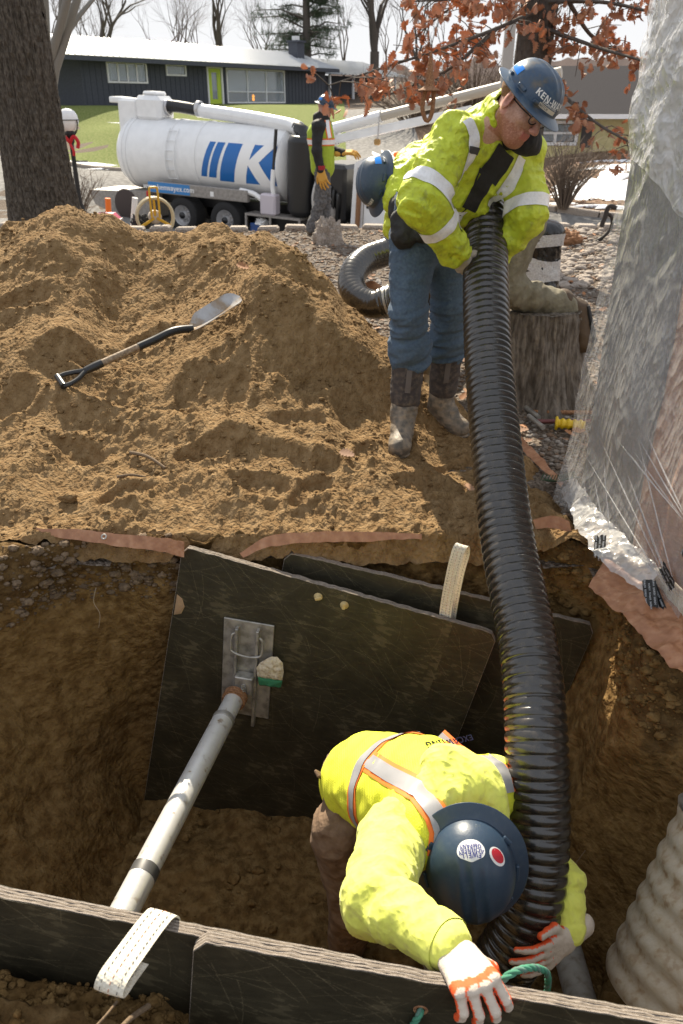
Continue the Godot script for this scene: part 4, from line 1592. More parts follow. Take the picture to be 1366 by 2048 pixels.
# head in its own axes: z to the front, y up, x to the wearer's left
func head_mesh(xf: Transform3D, cell := 0.0042, bearded := false) -> MB:
	var b := Blob.new(Vector3(-0.105, -0.2, -0.13), Vector3(0.105, 0.16, 0.135), cell)
	b.ball(Vector3(0, 0.045, -0.012), Vector3(0.077, 0.1, 0.1), Basis.IDENTITY, 0.01)
	b.cone(Vector3(0, -0.02, 0.02), Vector3(0, -0.075, 0.045), 0.066, 0.045, 0.03)
	b.ball(Vector3(0, -0.102, 0.064), Vector3(0.026, 0.02, 0.022), Basis.IDENTITY, 0.025)
	for s in [-1.0, 1.0]:
		b.cone(Vector3(s * 0.058, -0.045, 0.0), Vector3(s * 0.028, -0.095, 0.055), 0.022, 0.018, 0.03)
		b.ball(Vector3(s * 0.042, -0.018, 0.058), Vector3(0.026, 0.022, 0.024), Basis.IDENTITY, 0.02)
		b.ball(Vector3(s * 0.033, 0.004, 0.098), Vector3(0.02, 0.012, 0.016), Basis.IDENTITY, 0.014, true)
		b.ball(Vector3(s * 0.033, 0.002, 0.078), Vector3(0.0135, 0.0125, 0.012), Basis.IDENTITY, 0.005)
		b.ball(Vector3(s * 0.083, -0.004, -0.008), Vector3(0.008, 0.034, 0.021), Basis(Vector3.UP, s * 0.35), 0.008)
		b.ball(Vector3(s * 0.089, -0.001, -0.002), Vector3(0.005, 0.018, 0.009), Basis.IDENTITY, 0.005, true)
		b.ball(Vector3(s * 0.0115, -0.031, 0.101), Vector3(0.0095, 0.008, 0.011), Basis.IDENTITY, 0.008)
	b.cone(Vector3(-0.036, 0.024, 0.078), Vector3(0.036, 0.024, 0.078), 0.013, 0.013, 0.015)
	b.cone(Vector3(0, 0.012, 0.09), Vector3(0, -0.026, 0.11), 0.0095, 0.0125, 0.012)
	b.cone(Vector3(-0.019, -0.056, 0.083), Vector3(0.019, -0.056, 0.083), 0.0085, 0.0085, 0.008)
	b.cone(Vector3(-0.017, -0.067, 0.083), Vector3(0.017, -0.067, 0.083), 0.0085, 0.0085, 0.008)
	b.cone(Vector3(-0.022, -0.0615, 0.094), Vector3(0.022, -0.0615, 0.094), 0.003, 0.003, 0.004, Vector3.ZERO, 1.0, true)
	b.cone(Vector3(0, -0.06, -0.025), Vector3(0, -0.21, -0.06), 0.055, 0.06, 0.03)
	var m := b.build(func(p: Vector3) -> Color:
		if p.z > 0.074 and p.y < -0.049 and p.y > -0.075 and absf(p.x) < 0.026:
			return Color(0.9, 0.5, 0.5)
		if p.z > 0.09 and p.y < -0.012 and p.y > -0.045:
			return Color(1.0, 0.84, 0.82)
		if absf(p.x) > 0.078:
			return Color(1.0, 0.8, 0.78)
		if bearded and p.y > -0.125 and p.z > -0.022:
			# hairs of a short reddish beard: jaw, chin and round the mouth
			var line := -0.052 + 0.55 * maxf(0.0, 0.03 - p.z) + 0.012 * n_fold2.get_noise_3dv(p * 90.0)
			if p.y < line or (p.z > 0.07 and p.y < -0.04 and absf(p.x) < 0.036):
				var k := n_fold2.get_noise_3dv(p * 310.0) + 0.35 * smoothstep(0.0, 0.03, line - p.y)
				return Color(0.72, 0.53, 0.42) if k > 0.0 else Color(0.92, 0.78, 0.68)
		return Color(1, 1, 1))
	return turned(m, xf)

func eyes(parent: Node3D, xf: Transform3D) -> void:
	var wm := flat_mat(lin(.6, .57, .53), 0.3)
	var im := flat_mat(lin(.03, .03, .03), 0.2)
	for s in [-1.0, 1.0]:
		var m := MB.new()
		m.grid(14, 8, func(a: float, t: float) -> Vector3: return xf * (Vector3(s * 0.033, 0.0015, 0.0815) + 0.0098 * Vector3(cos(a * TAU) * cos((t - .5) * PI), sin((t - .5) * PI) * 0.75, sin(a * TAU) * cos((t - .5) * PI))), true)
		var e := part("eye", m, wm, parent)
		var k := MB.new()
		k.lathe(PackedVector2Array([Vector2(0.0, 0.0012), Vector2(0.004, 0.0008), Vector2(0.0046, 0.0)]), 10, xf * Transform3D(Basis(Vector3.RIGHT, PI * 0.5), Vector3(s * 0.033, -0.001, 0.0912)))
		part("iris", k, im, e)

# a hand in a glove. f: wrist frame (x towards the knuckles, y out of the back of the hand, z towards the thumb side)
func glove(f: Transform3D, curl: Array, spread: float, thumb: Array, grey: Color, dip: Color, side := 1.0, sc := 1.0, cell := 0.0036, cuff := 0.07) -> MB:
	var segs := []
	var bases := [[0.094, 0.034, [0.043, 0.027, 0.021]], [0.099, 0.012, [0.048, 0.03, 0.022]], [0.094, -0.011, [0.045, 0.028, 0.021]], [0.086, -0.032, [0.035, 0.021, 0.019]]]
	for k in 4:
		var q: Array = bases[k]
		var p := Vector3(q[0], 0.0, q[1] * side) * sc
		var dir := Vector3(1, 0, (1.5 - k) * spread * side).normalized()
		var ax := Vector3(0, 0, -1)
		var up := Vector3(0, 1, 0)
		for j in 3:
			var a: float = curl[k][j]
			dir = dir.rotated(ax, a)
			up = up.rotated(ax, a)
			var e: Vector3 = p + dir * q[2][j] * sc
			segs.append([f * p, f * e, f.basis * -up, 0.0108 - 0.0009 * j, k])
			p = e
	# thumb: leaves the side of the palm near the wrist
	var tp := Vector3(0.028, -0.008, 0.026 * side) * sc
	var tl := [0.042, 0.034, 0.027]
	for j in 3:
		var td := Vector3(thumb[j]).normalized()
		td.z *= side
		var e: Vector3 = tp + td * tl[j] * sc
		segs.append([f * tp, f * e, f.basis * Vector3(0.2, -1, 0.0), [0.016, 0.013, 0.0115][j], 4])
		tp = e
	var lo := f.origin
	var hi := f.origin
	for s in segs:
		for k in 2:
			var w: Vector3 = s[k]
			lo = Vector3(minf(lo.x, w.x), minf(lo.y, w.y), minf(lo.z, w.z))
			hi = Vector3(maxf(hi.x, w.x), maxf(hi.y, w.y), maxf(hi.z, w.z))
	var back := f * Vector3(-cuff, 0, 0)
	lo = Vector3(minf(lo.x, back.x), minf(lo.y, back.y), minf(lo.z, back.z)) - Vector3.ONE * 0.05
	hi = Vector3(maxf(hi.x, back.x), maxf(hi.y, back.y), maxf(hi.z, back.z)) + Vector3.ONE * 0.05
	var b := Blob.new(lo, hi, cell)
	var yb := f.basis.y.normalized()
	# palm and wrist
	b.cone(f * Vector3(-cuff, 0, 0), f * Vector3(0.01, 0, 0), 0.034 * sc, 0.031 * sc, 0.01, yb, 0.8)
	for k in 4:
		var q: Array = bases[k]
		b.cone(f * (Vector3(0.01, 0, q[1] * 0.6 * side) * sc), f * (Vector3(q[0], 0.001, q[1] * side) * sc), 0.019 * sc, 0.0135 * sc, 0.012, yb, 0.92)
	b.cone(f * (Vector3(0.02, -0.008, 0.02 * side) * sc), f * (Vector3(0.06, -0.01, 0.03 * side) * sc), 0.02 * sc, 0.014 * sc, 0.012)
	for s in segs:
		b.cone(s[0], s[1], s[3] * sc, (s[3] - 0.0006) * sc, 0.004)
	b.swell(func(p: Vector3) -> float: return 0.0011 * n_fold2.get_noise_3dv(p * 70.0) + 0.0012 * n_fold.get_noise_3dv(p * 28.0), 0.012)
	var inv := f.affine_inverse()
	return b.build(func(p: Vector3) -> Color:
		var best := 9.0
		var pal := 0.0
		var which := -1
		for s in segs:
			var ab: Vector3 = s[1] - s[0]
			var t := clampf((p - s[0]).dot(ab) / ab.dot(ab), 0, 1)
			var w: Vector3 = p - s[0] - ab * t
			if w.length() < best:
				best = w.length()
				pal = w.normalized().dot(s[2])
				which = s[4]
		var l := inv * p
		if l.x < 0.02 * sc and which != 4:
			return grey
		if best < 0.022:
			if pal > -0.55 + 0.15 * n_fold2.get_noise_3dv(p * 60.0):
				return dip
			return grey
		if l.y < -0.006:
			return dip
		return grey)

func build_people() -> void:
	standing_man()
	print("standing ", Time.get_ticks_msec())
	pit_man()
	print("pit ", Time.get_ticks_msec())
	kneeling_man()
	truck_man()

func tri_frame(f: Vector3, u: Vector3) -> Basis:   # head axes: z front, y up
	var z := f.normalized()
	var x := u.cross(z).normalized()
	return Basis(x, z.cross(x), z)

func box_of(pts: Array, pad: float) -> Array:
	var lo: Vector3 = pts[0]
	var hi: Vector3 = pts[0]
	for p in pts:
		lo = Vector3(minf(lo.x, p.x), minf(lo.y, p.y), minf(lo.z, p.z))
		hi = Vector3(maxf(hi.x, p.x), maxf(hi.y, p.y), maxf(hi.z, p.z))
	return [lo - Vector3.ONE * pad, hi + Vector3.ONE * pad]

# ---- the man on the sand who hugs the hose
func standing_man() -> void:
	var base := Vector3(0.42, 0.1, -3.7)
	var t := thing("person", "man in hi-vis jacket, jeans and muddy boots hugging the big hose", "person", base)
	var N := Vector3(0.61, 1.475, -3.50)
	var Sr := Vector3(0.435, 1.435, -3.40)
	var Sl := Vector3(0.755, 1.375, -3.64)
	var H := Vector3(0.39, 1.04, -3.84)
	var Er := Vector3(0.308, 1.23, -3.27)
	var Wr := Vector3(0.468, 1.02, -3.41)
	var El := Vector3(0.775, 1.15, -3.52)
	var Wl := Vector3(0.69, 0.98, -3.60)
	var hr := Vector3(0.325, 1.02, -3.76)
	var hl := Vector3(0.475, 1.0, -3.92)
	var kr := Vector3(0.305, 0.72, -3.66)
	var kl := Vector3(0.522, 0.70, -3.86)
	var cr := Vector3(0.319, 0.45, -3.70)
	var cl := Vector3(0.532, 0.42, -3.93)
	var ar := Vector3(0.300, 0.20, -3.64)
	var al := Vector3(0.515, 0.16, -3.93)
	var tr := Vector3(0.268, 0.125, -3.45)
	var tl := Vector3(0.63, 0.075, -3.83)
	var hc := Vector3(0.68, 1.555, -3.36)
	var hx := Transform3D(tri_frame(Vector3(0.5, -0.58, 0.64), Vector3(0.52, 0.82, 0.24)), hc)
	# body
	var bb := box_of([N, Sr, Sl, H, Er, Wr, El, Wl, kr, kl, ar, al, tr, tl], 0.16)
	var b := Blob.new(bb[0], bb[1], 0.016)
	b.cone(H, N.lerp(H, 0.3), 0.12, 0.13, 0.05)
	b.cone(N.lerp(H, 0.3), N, 0.12, 0.06, 0.05)
	b.cone(N, hx * Vector3(0, -0.14, -0.04), 0.055, 0.05, 0.03)
	for q in [[N, Sr, .06, .055], [N, Sl, .06, .055], [Sr, Er, .05, .04], [Er, Wr, .04, .03], [Sl, El, .05, .04], [El, Wl, .04, .03], [hr, kr, .07, .045], [kr, cr, .045, .045], [cr, ar, .045, .035], [hl, kl, .07, .045], [kl, cl, .045, .045], [cl, al, .045, .035], [H, hr, .11, .09], [H, hl, .11, .09], [ar, tr, .035, .03], [al, tl, .035, .03]]:
		b.cone(q[0], q[1], q[2], q[3], 0.03)
	var bm := joined(b.build(), head_mesh(hx.scaled_local(Vector3.ONE * 1.06), 0.0042, true))
	part("body", moved(bm, base), M.skin, t)
	# hair
	var br := Blob.new(Vector3(-0.1, -0.16, -0.12), Vector3(0.1, 0.1, 0.12), 0.0042)
	br.ball(Vector3(0, 0.03, -0.045), Vector3(0.081, 0.07, 0.072), Basis.IDENTITY, 0.008)
	br.swell(func(p: Vector3) -> float: return 0.0022 * n_fold2.get_noise_3dv(p * 130.0), 0.02)
	var brm := turned(br.build(), hx)
	part("hair", moved(brm, base), M.beard, t)
	eyes(t, Transform3D(hx.basis, hx.origin - base))
	# safety glasses
	var gm := MB.new()
	for s in [-1.0, 1.0]:
		var pts := []
		for k in 15:
			var a := TAU * k / 14.0
			pts.append(Vector3(s * 0.034 + 0.026 * cos(a), 0.002 + 0.017 * sin(a), 0.1 - 0.1 * (0.034 + s * 0.026 * cos(a)) * 0.35))
		gm.tube(PackedVector3Array(pts), 0.0022, 6, false)
		gm.tube(PackedVector3Array([Vector3(s * 0.06, 0.008, 0.095), Vector3(s * 0.08, 0.008, 0.05), Vector3(s * 0.086, 0.01, -0.01)]), 0.0024, 6)
	var fx := Transform3D(hx.basis, hx.origin - base)
	var gl := part("safety_glasses", turned(gm, fx), M.black, t)
	for s in [-1.0, 1.0]:
		var lm := MB.new()
		lm.grid(10, 3, func(a: float, r: float) -> Vector3: return fx * Vector3(s * 0.034 + 0.025 * r * cos(a * TAU), 0.002 + 0.016 * r * sin(a * TAU), 0.1 - 0.1 * (0.034 + s * 0.026 * r * cos(a * TAU)) * 0.35))
		var lens := flat_mat(Color(0.8, 0.85, 0.9, 0.12), 0.05)
		lens.transparency = BaseMaterial3D.TRANSPARENCY_ALPHA
		part("lens", lm, lens, gl)
	helmet(t, fx * Transform3D(Basis(Vector3.RIGHT, 0.05), Vector3(0, 0.022, 0.002)), M.helmet, "foreman")
	# dark liner jacket under the open collar
	var fwd := Vector3(0.62, -0.35, 0.62).normalized()
	var lb := box_of([N, H, Sr, Sl], 0.2)
	var li := Blob.new(lb[0], lb[1], 0.009)
	li.cone(H, N.lerp(H, 0.35), 0.13, 0.15, 0.04, fwd, 0.8)
	li.cone(N.lerp(H, 0.35), N.lerp(H, 0.12), 0.15, 0.115, 0.04, fwd, 0.85)
	var nkl := (hc - N).normalized()
	li.cone(N.lerp(H, 0.1), N + nkl * 0.085, 0.10, 0.083, 0.02)
	li.cone(N + nkl * 0.22 + fwd * 0.02, N + nkl * 0.09 + fwd * 0.01, 0.075, 0.07, 0.008, Vector3.ZERO, 1.0, true)
	li.cone(N + Vector3(0.045, 0.03, 0.055), N + Vector3(0.095, -0.03, 0.10), 0.07, 0.06, 0.03)
	li.cone(N + Vector3(0.12, -0.01, 0.03), N + Vector3(0.13, -0.055, 0.07), 0.045, 0.045, 0.03)
	li.swell(func(p: Vector3) -> float: return soft(p, 0.008, 14.0))
	part("fleece_liner", moved(li.build(), base), M.black, t)
	# jacket
	var jb := box_of([N, Sr, Sl, H, Er, Wr, El, Wl], 0.19)
	var j := Blob.new(jb[0], jb[1], 0.0082)
	j.cone(H + Vector3(0.0, 0.02, 0.0), N.lerp(H, 0.45), 0.165, 0.185, 0.04, fwd, 0.86)
	j.cone(N.lerp(H, 0.45), N.lerp(H, 0.18), 0.185, 0.15, 0.05, fwd, 0.9)
	j.cone(N.lerp(H, 0.18), Sr, 0.12, 0.088, 0.05)
	j.cone(N.lerp(H, 0.18), Sl, 0.12, 0.088, 0.05)
	j.cone(Sr, Er, 0.097, 0.084, 0.03)
	j.cone(Er, Wr, 0.085, 0.062, 0.02)
	j.cone(Sl, El, 0.09, 0.075, 0.03)
	j.cone(El, Wl, 0.075, 0.056, 0.02)
	# standing collar, open in front
	var nk := (hc - N).normalized()
	j.cone(N - nk * 0.03, N + nk * 0.105, 0.108, 0.098, 0.02)
	# opening for the neck and down the chest
	j.cone(N + nk * 0.3 + fwd * 0.02, N + nk * 0.045 + fwd * 0.012, 0.102, 0.09, 0.008, Vector3.ZERO, 1.0, true)
	j.cone(N + nk * 0.2 + fwd * 0.12, N + nk * 0.02 + fwd * 0.1, 0.07, 0.055, 0.008, Vector3.ZERO, 1.0, true)
	j.cone(Vector3(0.69, 1.41, -3.38), Vector3(0.625, 1.17, -3.46), 0.07, 0.04, 0.01, Vector3.ZERO, 1.0, true)
	j.swell(func(p: Vector3) -> float:
		var v := soft(p, 0.010, 9.0)
		if p.distance_to(Er) < 0.2:
			v += folds(p, Sr, Er, 0.013, 13.0, 3.0) * smoothstep(0.2, 0.1, p.distance_to(Er))
		if p.distance_to(Sr) < 0.17:
			v += folds(p, N, Sr, 0.006, 12.0, 7.0)
		if p.distance_to(Wr) < 0.16:
			v += folds(p, Er, Wr, 0.011, 14.0, 3.0) * smoothstep(0.16, 0.08, p.distance_to(Wr))
		if p.distance_to(El) < 0.18:
			v += folds(p, Sl, El, 0.011, 12.0, 3.0)
		return v + folds(p, H, N, 0.009, 7.0, 4.0), 0.03)
	var jk := part("jacket", moved(j.build(), base), M.hivis, t)
	# reflective bands
	var ub := (Er - Sr).normalized()
	var tm := MB.new()
	j.band(tm, Sr.lerp(Er, 0.80), ub, 0.052, 0, TAU, 0.0035, 54, Vector3.RIGHT, 5)
	part("reflective_band", moved(tm, base), M.tape, jk)
	tm = MB.new()
	j.band(tm, Er.lerp(Wr, 0.42), (Wr - Er), 0.052, 0, TAU, 0.0035, 54, Vector3.RIGHT, 5)
	part("reflective_band", moved(tm, base), M.tape, jk)
	tm = MB.new()
	j.band(tm, Sl.lerp(El, 0.88), (El - Sl), 0.052, 0, TAU, 0.0035, 54, Vector3.RIGHT, 5)
	part("reflective_band", moved(tm, base), M.tape, jk)
	var into_dir := Vector3(-0.35, -0.25, -0.9).normalized()
	for path in [
		[Vector3(0.455, 1.50, -3.36), Vector3(0.50, 1.455, -3.32), Vector3(0.505, 1.40, -3.31), Vector3(0.49, 1.34, -3.32), Vector3(0.465, 1.27, -3.33), Vector3(0.46, 1.21, -3.34)],
		[Vector3(0.45, 1.22, -3.34), Vector3(0.49, 1.205, -3.33), Vector3(0.53, 1.18, -3.35), Vector3(0.57, 1.17, -3.38)],
		[Vector3(0.73, 1.37, -3.5), Vector3(0.715, 1.31, -3.47), Vector3(0.69, 1.25, -3.45), Vector3(0.67, 1.20, -3.45)]]:
		tm = MB.new()
		j.strip(tm, PackedVector3Array(path), 0.05, into_dir, 0.0045, 5, 0.012, 0.14)
		part("reflective_stripe", moved(tm, base), M.tape, jk)
	# the front hangs open: its black lining shows
	tm = MB.new()
	j.strip(tm, PackedVector3Array([Vector3(0.645, 1.385, -3.36), Vector3(0.618, 1.30, -3.34), Vector3(0.585, 1.21, -3.35)]), 0.075, into_dir, 0.007, 8, 0.012, 0.14)
	j.strip(tm, PackedVector3Array([Vector3(0.665, 1.41, -3.37), Vector3(0.645, 1.36, -3.36), Vector3(0.63, 1.32, -3.345)]), 0.11, into_dir, 0.006, 8, 0.012, 0.14)
	part("lining", moved(tm, base), M.black, jk)
	# buckle tab and zip
	tm = MB.new()
	j.strip(tm, PackedVector3Array([Vector3(0.475, 1.402, -3.32), Vector3(0.535, 1.402, -3.32)]), 0.022, into_dir, 0.008, 2, 0.01, 0.14)
	part("strap_tab", moved(tm, base), flat_mat(lin(.06, .06, .06), .8), jk)
	tm = MB.new()
	j.strip(tm, PackedVector3Array([Vector3(0.585, 1.36, -3.33), Vector3(0.575, 1.28, -3.34), Vector3(0.565, 1.19, -3.36)]), 0.008, into_dir, 0.005, 2, 0.01, 0.14)
	part("zip", moved(tm, base), M.black, jk)
	# knitted cuff and glove of the right hand, laid on the hose
	var grey := Color(0.42, 0.38, 0.33)
	var gx := frame((Vector3(0.535, 0.945, -3.45) - Wr), Vector3(-0.6, 0.1, 0.75))
	var g := glove(Transform3D(gx, Wr + Vector3(0.0, -0.012, 0.0)), [[0.3, 0.5, 0.3], [0.35, 0.55, 0.3], [0.4, 0.6, 0.3], [0.45, 0.6, 0.3]], 0.08, [Vector3(0.6, -0.5, 0.6), Vector3(0.8, -0.5, 0.3), Vector3(0.9, -0.4, 0.1)], grey, Color(0.36, 0.32, 0.27), -1.0, 1.02)
	part("glove", moved(g, base), M.glove, t)
	var gx2 := frame((Vector3(0.63, 0.90, -3.55) - Wl), Vector3(0.8, 0.1, 0.4))
	var g2 := glove(Transform3D(gx2, Wl), [[0.3, 0.5, 0.3], [0.35, 0.55, 0.3], [0.4, 0.6, 0.3], [0.45, 0.6, 0.3]], 0.08, [Vector3(0.6, -0.5, 0.6), Vector3(0.8, -0.5, 0.3), Vector3(0.9, -0.4, 0.1)], grey, Color(0.36, 0.32, 0.27), 1.0, 1.0, 0.0045)
	part("glove", moved(g2, base), M.glove, t)
	# jeans
	var pb := box_of([H, hr, hl, kr, kl, cr, cl], 0.17)
	var jn := Blob.new(pb[0], pb[1], 0.0085)
	jn.cone(H + Vector3(-0.01, 0.10, 0.0), H + Vector3(0, -0.02, 0), 0.15, 0.155, 0.04, Vector3(0.7, 0, 0.7), 0.9)
	jn.cone(hr, kr, 0.112, 0.082, 0.03)
	jn.cone(hl, kl, 0.112, 0.08, 0.03)
	jn.cone(kr, cr + Vector3(0, 0.035, 0), 0.082, 0.084, 0.02)
	jn.cone(kl, cl + Vector3(0, 0.035, 0), 0.08, 0.084, 0.02)
	for q in [cr, cl]:
		jn.cone(q + Vector3(-0.01, 0.075, 0.01), q + Vector3(0.01, 0.07, 0), 0.09, 0.088, 0.02)
	jn.swell(func(p: Vector3) -> float:
		var v := soft(p, 0.006, 9.0)
		for q in [[kr, cr], [kl, cl]]:
			var e := minf(p.distance_to(q[0]), p.distance_to(q[1]))
			if p.y < q[0].y + 0.12 and p.distance_to(q[1]) < 0.36:
				v += folds(p, q[0], q[1], 0.016, 13.0, 2.5) * smoothstep(q[0].y + 0.12, q[0].y - 0.06, p.y)
		if p.y > 0.82:
			v += folds(p, H, kr, 0.006, 12.0, 6.0)
		return v, 0.03)
	var jm := part("jeans", moved(jn.build(), base), M.denim, t)
	# belt pouch
	var pm := Blob.new(Vector3(0.16, 0.93, -3.85), Vector3(0.42, 1.2, -3.5), 0.008)
	pm.cone(Vector3(0.262, 1.115, -3.66), Vector3(0.275, 1.05, -3.64), 0.05, 0.06, 0.02)
	pm.cone(Vector3(0.262, 1.10, -3.66), Vector3(0.35, 1.06, -3.64), 0.045, 0.05, 0.02)
	pm.swell(func(p: Vector3) -> float: return soft(p, 0.010, 16.0))
	part("tool_pouch", moved(pm.build(), base), M.black, t)
	# boots
	for k in 2:
		var c: Vector3 = [cr, cl][k]
		var a: Vector3 = [ar, al][k]
		var toe: Vector3 = [tr, tl][k]
		boot(t, base, c, a, toe)

func boot(t: Node3D, base: Vector3, c: Vector3, a: Vector3, toe: Vector3) -> void:
	var d := toe - a
	var dir := Vector3(d.x, 0, d.z).normalized()
	var pit := Vector3(0, d.y + 0.07, 0)
	var heel := a - dir * 0.035
	var sole_y := a.y - 0.085
	var bb := box_of([c, a, toe, heel], 0.13)
	var s := Blob.new(bb[0], bb[1], 0.007)
	var mid := a.lerp(c, 0.38)
	s.cone(c + Vector3(0, 0.03, 0), mid, 0.079, 0.071, 0.02)
	s.swell(func(p: Vector3) -> float: return soft(p, 0.004, 12.0) + folds(p, c, a, 0.003, 14.0, 6.0), 0.02)
	var shaft := part("boot_shaft", moved(s.build(), base), M.neoprene, t)
	var f := Blob.new(bb[0], bb[1], 0.007)
	f.cone(a.lerp(c, 0.56), a + Vector3(0, 0.03, 0), 0.07, 0.058, 0.03)
	f.cone(a + Vector3(0, 0.02, 0), a + dir * 0.06 - Vector3(0, 0.035, 0), 0.058, 0.052, 0.03)
	f.cone(heel - Vector3(0, 0.035, 0), toe - Vector3(0, 0.005, 0) - dir * 0.03, 0.044, 0.048, 0.03, Vector3.UP, 0.9)
	f.cone(toe - dir * 0.06 + Vector3(0, 0.004, 0), toe - dir * 0.015, 0.05, 0.046, 0.025)
	f.cone(a.lerp(c, 0.98) - dir * 0.0 + Vector3(0, 0, 0), a.lerp(c, 0.62), 0.012, 0.012, 0.01)
	f.cone(a.lerp(c, 0.75) + dir * 0.075, a.lerp(c, 0.5) + dir * 0.08, 0.05, 0.05, 0.01, Vector3.ZERO, 1.0, true)
	f.swell(func(p: Vector3) -> float: return soft(p, 0.003, 14.0) + folds(p, c, a, 0.0035, 22.0, 5.0), 0.02)
	part("boot_foot", moved(f.build(), base), M.rubber, t)
	var so := Blob.new(bb[0], bb[1], 0.007)
	so.cone(heel - Vector3(0, 0.068, 0), toe - Vector3(0, 0.036, 0) - dir * 0.025, 0.046, 0.052, 0.02, Vector3.UP, 0.36)
	part("boot_sole", moved(so.build(), base), M.rubber, t)
	var tab := MB.new()
	s.strip(tab, PackedVector3Array([c + Vector3(0, 0.0, 0.1), c.lerp(a, 0.42) + Vector3(0, 0, 0.1)]), 0.026, Vector3(0, 0, -1), 0.004, 2, 0.012, 0.05)
	part("pull_tab", moved(tab, base), flat_mat(lin(.12, .1, .09), .8), shaft)

# ---- the man in the pit, bent over towards the hose, one hand on the near panel
func pit_man() -> void:
	var base := Vector3(0.05, -1.48, -1.97)
	var t := thing("person", "man bent over in the pit, yellow hooded sweatshirt and safety vest, hand on plywood", "person", base)
	var N := Vector3(0.335, -0.215, -1.625)
	var Sr := Vector3(0.145, -0.235, -1.53)
	var Sl := Vector3(0.46, -0.29, -1.78)
	var H := Vector3(0.085, -0.50, -2.02)
	var Er := Vector3(0.078, -0.125, -1.27)
	var Wr := Vector3(0.23, -0.03, -1.085)
	var El := Vector3(0.668, -0.52, -1.63)
	var Wl := Vector3(0.665, -0.585, -1.49)
	var hr := Vector3(0.0, -0.62, -1.9)
	var hl := Vector3(0.15, -0.64, -2.05)
	var kr := Vector3(0.04, -1.0, -1.9)
	var kl := Vector3(0.24, -1.02, -2.0)
	var ar := Vector3(0.02, -1.38, -2.0)
	var al := Vector3(0.3, -1.38, -2.1)
	var hc := Vector3(0.345, -0.255, -1.50)
	var hx := Transform3D(tri_frame(Vector3(0.12, -0.95, 0.30), Vector3(-0.05, 0.30, 0.95)), hc)
	var ax := (N - H).normalized()
	var back := Vector3(-0.42, 0.84, -0.34)
	back = (back - ax * back.dot(ax)).normalized()
	var bb := box_of([N, Sr, Sl, H, Er, Wr, El, Wl, kr, kl, ar, al], 0.16)
	var b := Blob.new(bb[0], bb[1], 0.017)
	b.cone(H, N, 0.10, 0.07, 0.05)
	b.cone(N, hx * Vector3(0, -0.12, -0.04), 0.05, 0.05, 0.03)
	for q in [[N, Sr, .06, .05], [N, Sl, .06, .05], [Sr, Er, .045, .04], [Er, Wr, .04, .03], [Sl, El, .045, .04], [El, Wl, .04, .03], [hr, kr, .07, .05], [kr, ar, .045, .04], [hl, kl, .07, .05], [kl, al, .045, .04], [H, hr, .1, .08], [H, hl, .1, .08], [ar, ar + Vector3(0.05, -0.06, 0.12), .035, .03], [al, al + Vector3(0.06, -0.06, 0.12), .035, .03]]:
		b.cone(q[0], q[1], q[2], q[3], 0.03)
	part("body", moved(joined(b.build(), head_mesh(hx, 0.006)), base), M.skin, t)
	var fx := Transform3D(hx.basis, hx.origin - base)
	helmet(t, fx * Transform3D(Basis.IDENTITY, Vector3(0, 0.022, 0.002)), M.helmet_clean, "pit")
	# work trousers
	var pb := box_of([H, hr, hl, kr, kl, ar, al], 0.16)
	var pt := Blob.new(pb[0], pb[1], 0.011)
	pt.cone(H + ax * 0.06, H - ax * 0.03, 0.15, 0.145, 0.04, back, 0.85)
	for q in [[hr, kr, .105, .08], [kr, ar, .08, .07], [hl, kl, .105, .08], [kl, al, .08, .07]]:
		pt.cone(q[0], q[1], q[2], q[3], 0.03)
	pt.swell(func(p: Vector3) -> float: return soft(p, 0.01, 8.0) + folds(p, hr, kr, 0.008, 12.0, 5.0))
	var trs := part("trousers", moved(pt.build(), base), M.brownpants, t)
	var lp := MB.new()
	lp.box(Vector3(-0.075, -0.47, -2.0) - base, Vector3(0.012, 0.05, 0.03), Basis.from_euler(Vector3(0.3, 0.5, 0.6)), 0.004)
	part("belt_loop", lp, M.brownpants, trs)
	for k in 2:
		var a: Vector3 = [ar, al][k]
		var bo := Blob.new(a - Vector3(0.12, 0.12, 0.12), a + Vector3(0.2, 0.14, 0.26), 0.012)
		bo.cone(a + Vector3(0, 0.05, 0), a, 0.065, 0.06, 0.02)
		bo.cone(a - Vector3(0, 0.05, 0.02), a + Vector3(0.05, -0.06, 0.15), 0.05, 0.05, 0.02)
		part("boot", moved(bo.build(), base), M.rubber, t)
	# hooded sweatshirt
	var sb := box_of([N, Sr, Sl, H, Er, Wr, El, Wl], 0.2)
	var s := Blob.new(sb[0], sb[1], 0.0078)
	s.cone(H, N.lerp(H, 0.35), 0.145, 0.155, 0.05, back, 0.8)
	s.cone(N.lerp(H, 0.35), N.lerp(H, 0.1), 0.155, 0.13, 0.05, back, 0.85)
	s.cone(N.lerp(H, 0.15), Sr, 0.11, 0.098, 0.05)
	s.cone(N.lerp(H, 0.15), Sl, 0.11, 0.09, 0.05)
	s.cone(Sr, Er, 0.094, 0.078, 0.03)
	s.cone(Er, Wr.lerp(Er, 0.12), 0.078, 0.052, 0.02)
	s.cone(Wr.lerp(Er, 0.2), Wr.lerp(Er, 0.02), 0.058, 0.05, 0.01)
	s.cone(Sl, El, 0.085, 0.06, 0.03)
	s.cone(El, Wl.lerp(El, 0.1), 0.06, 0.044, 0.02)
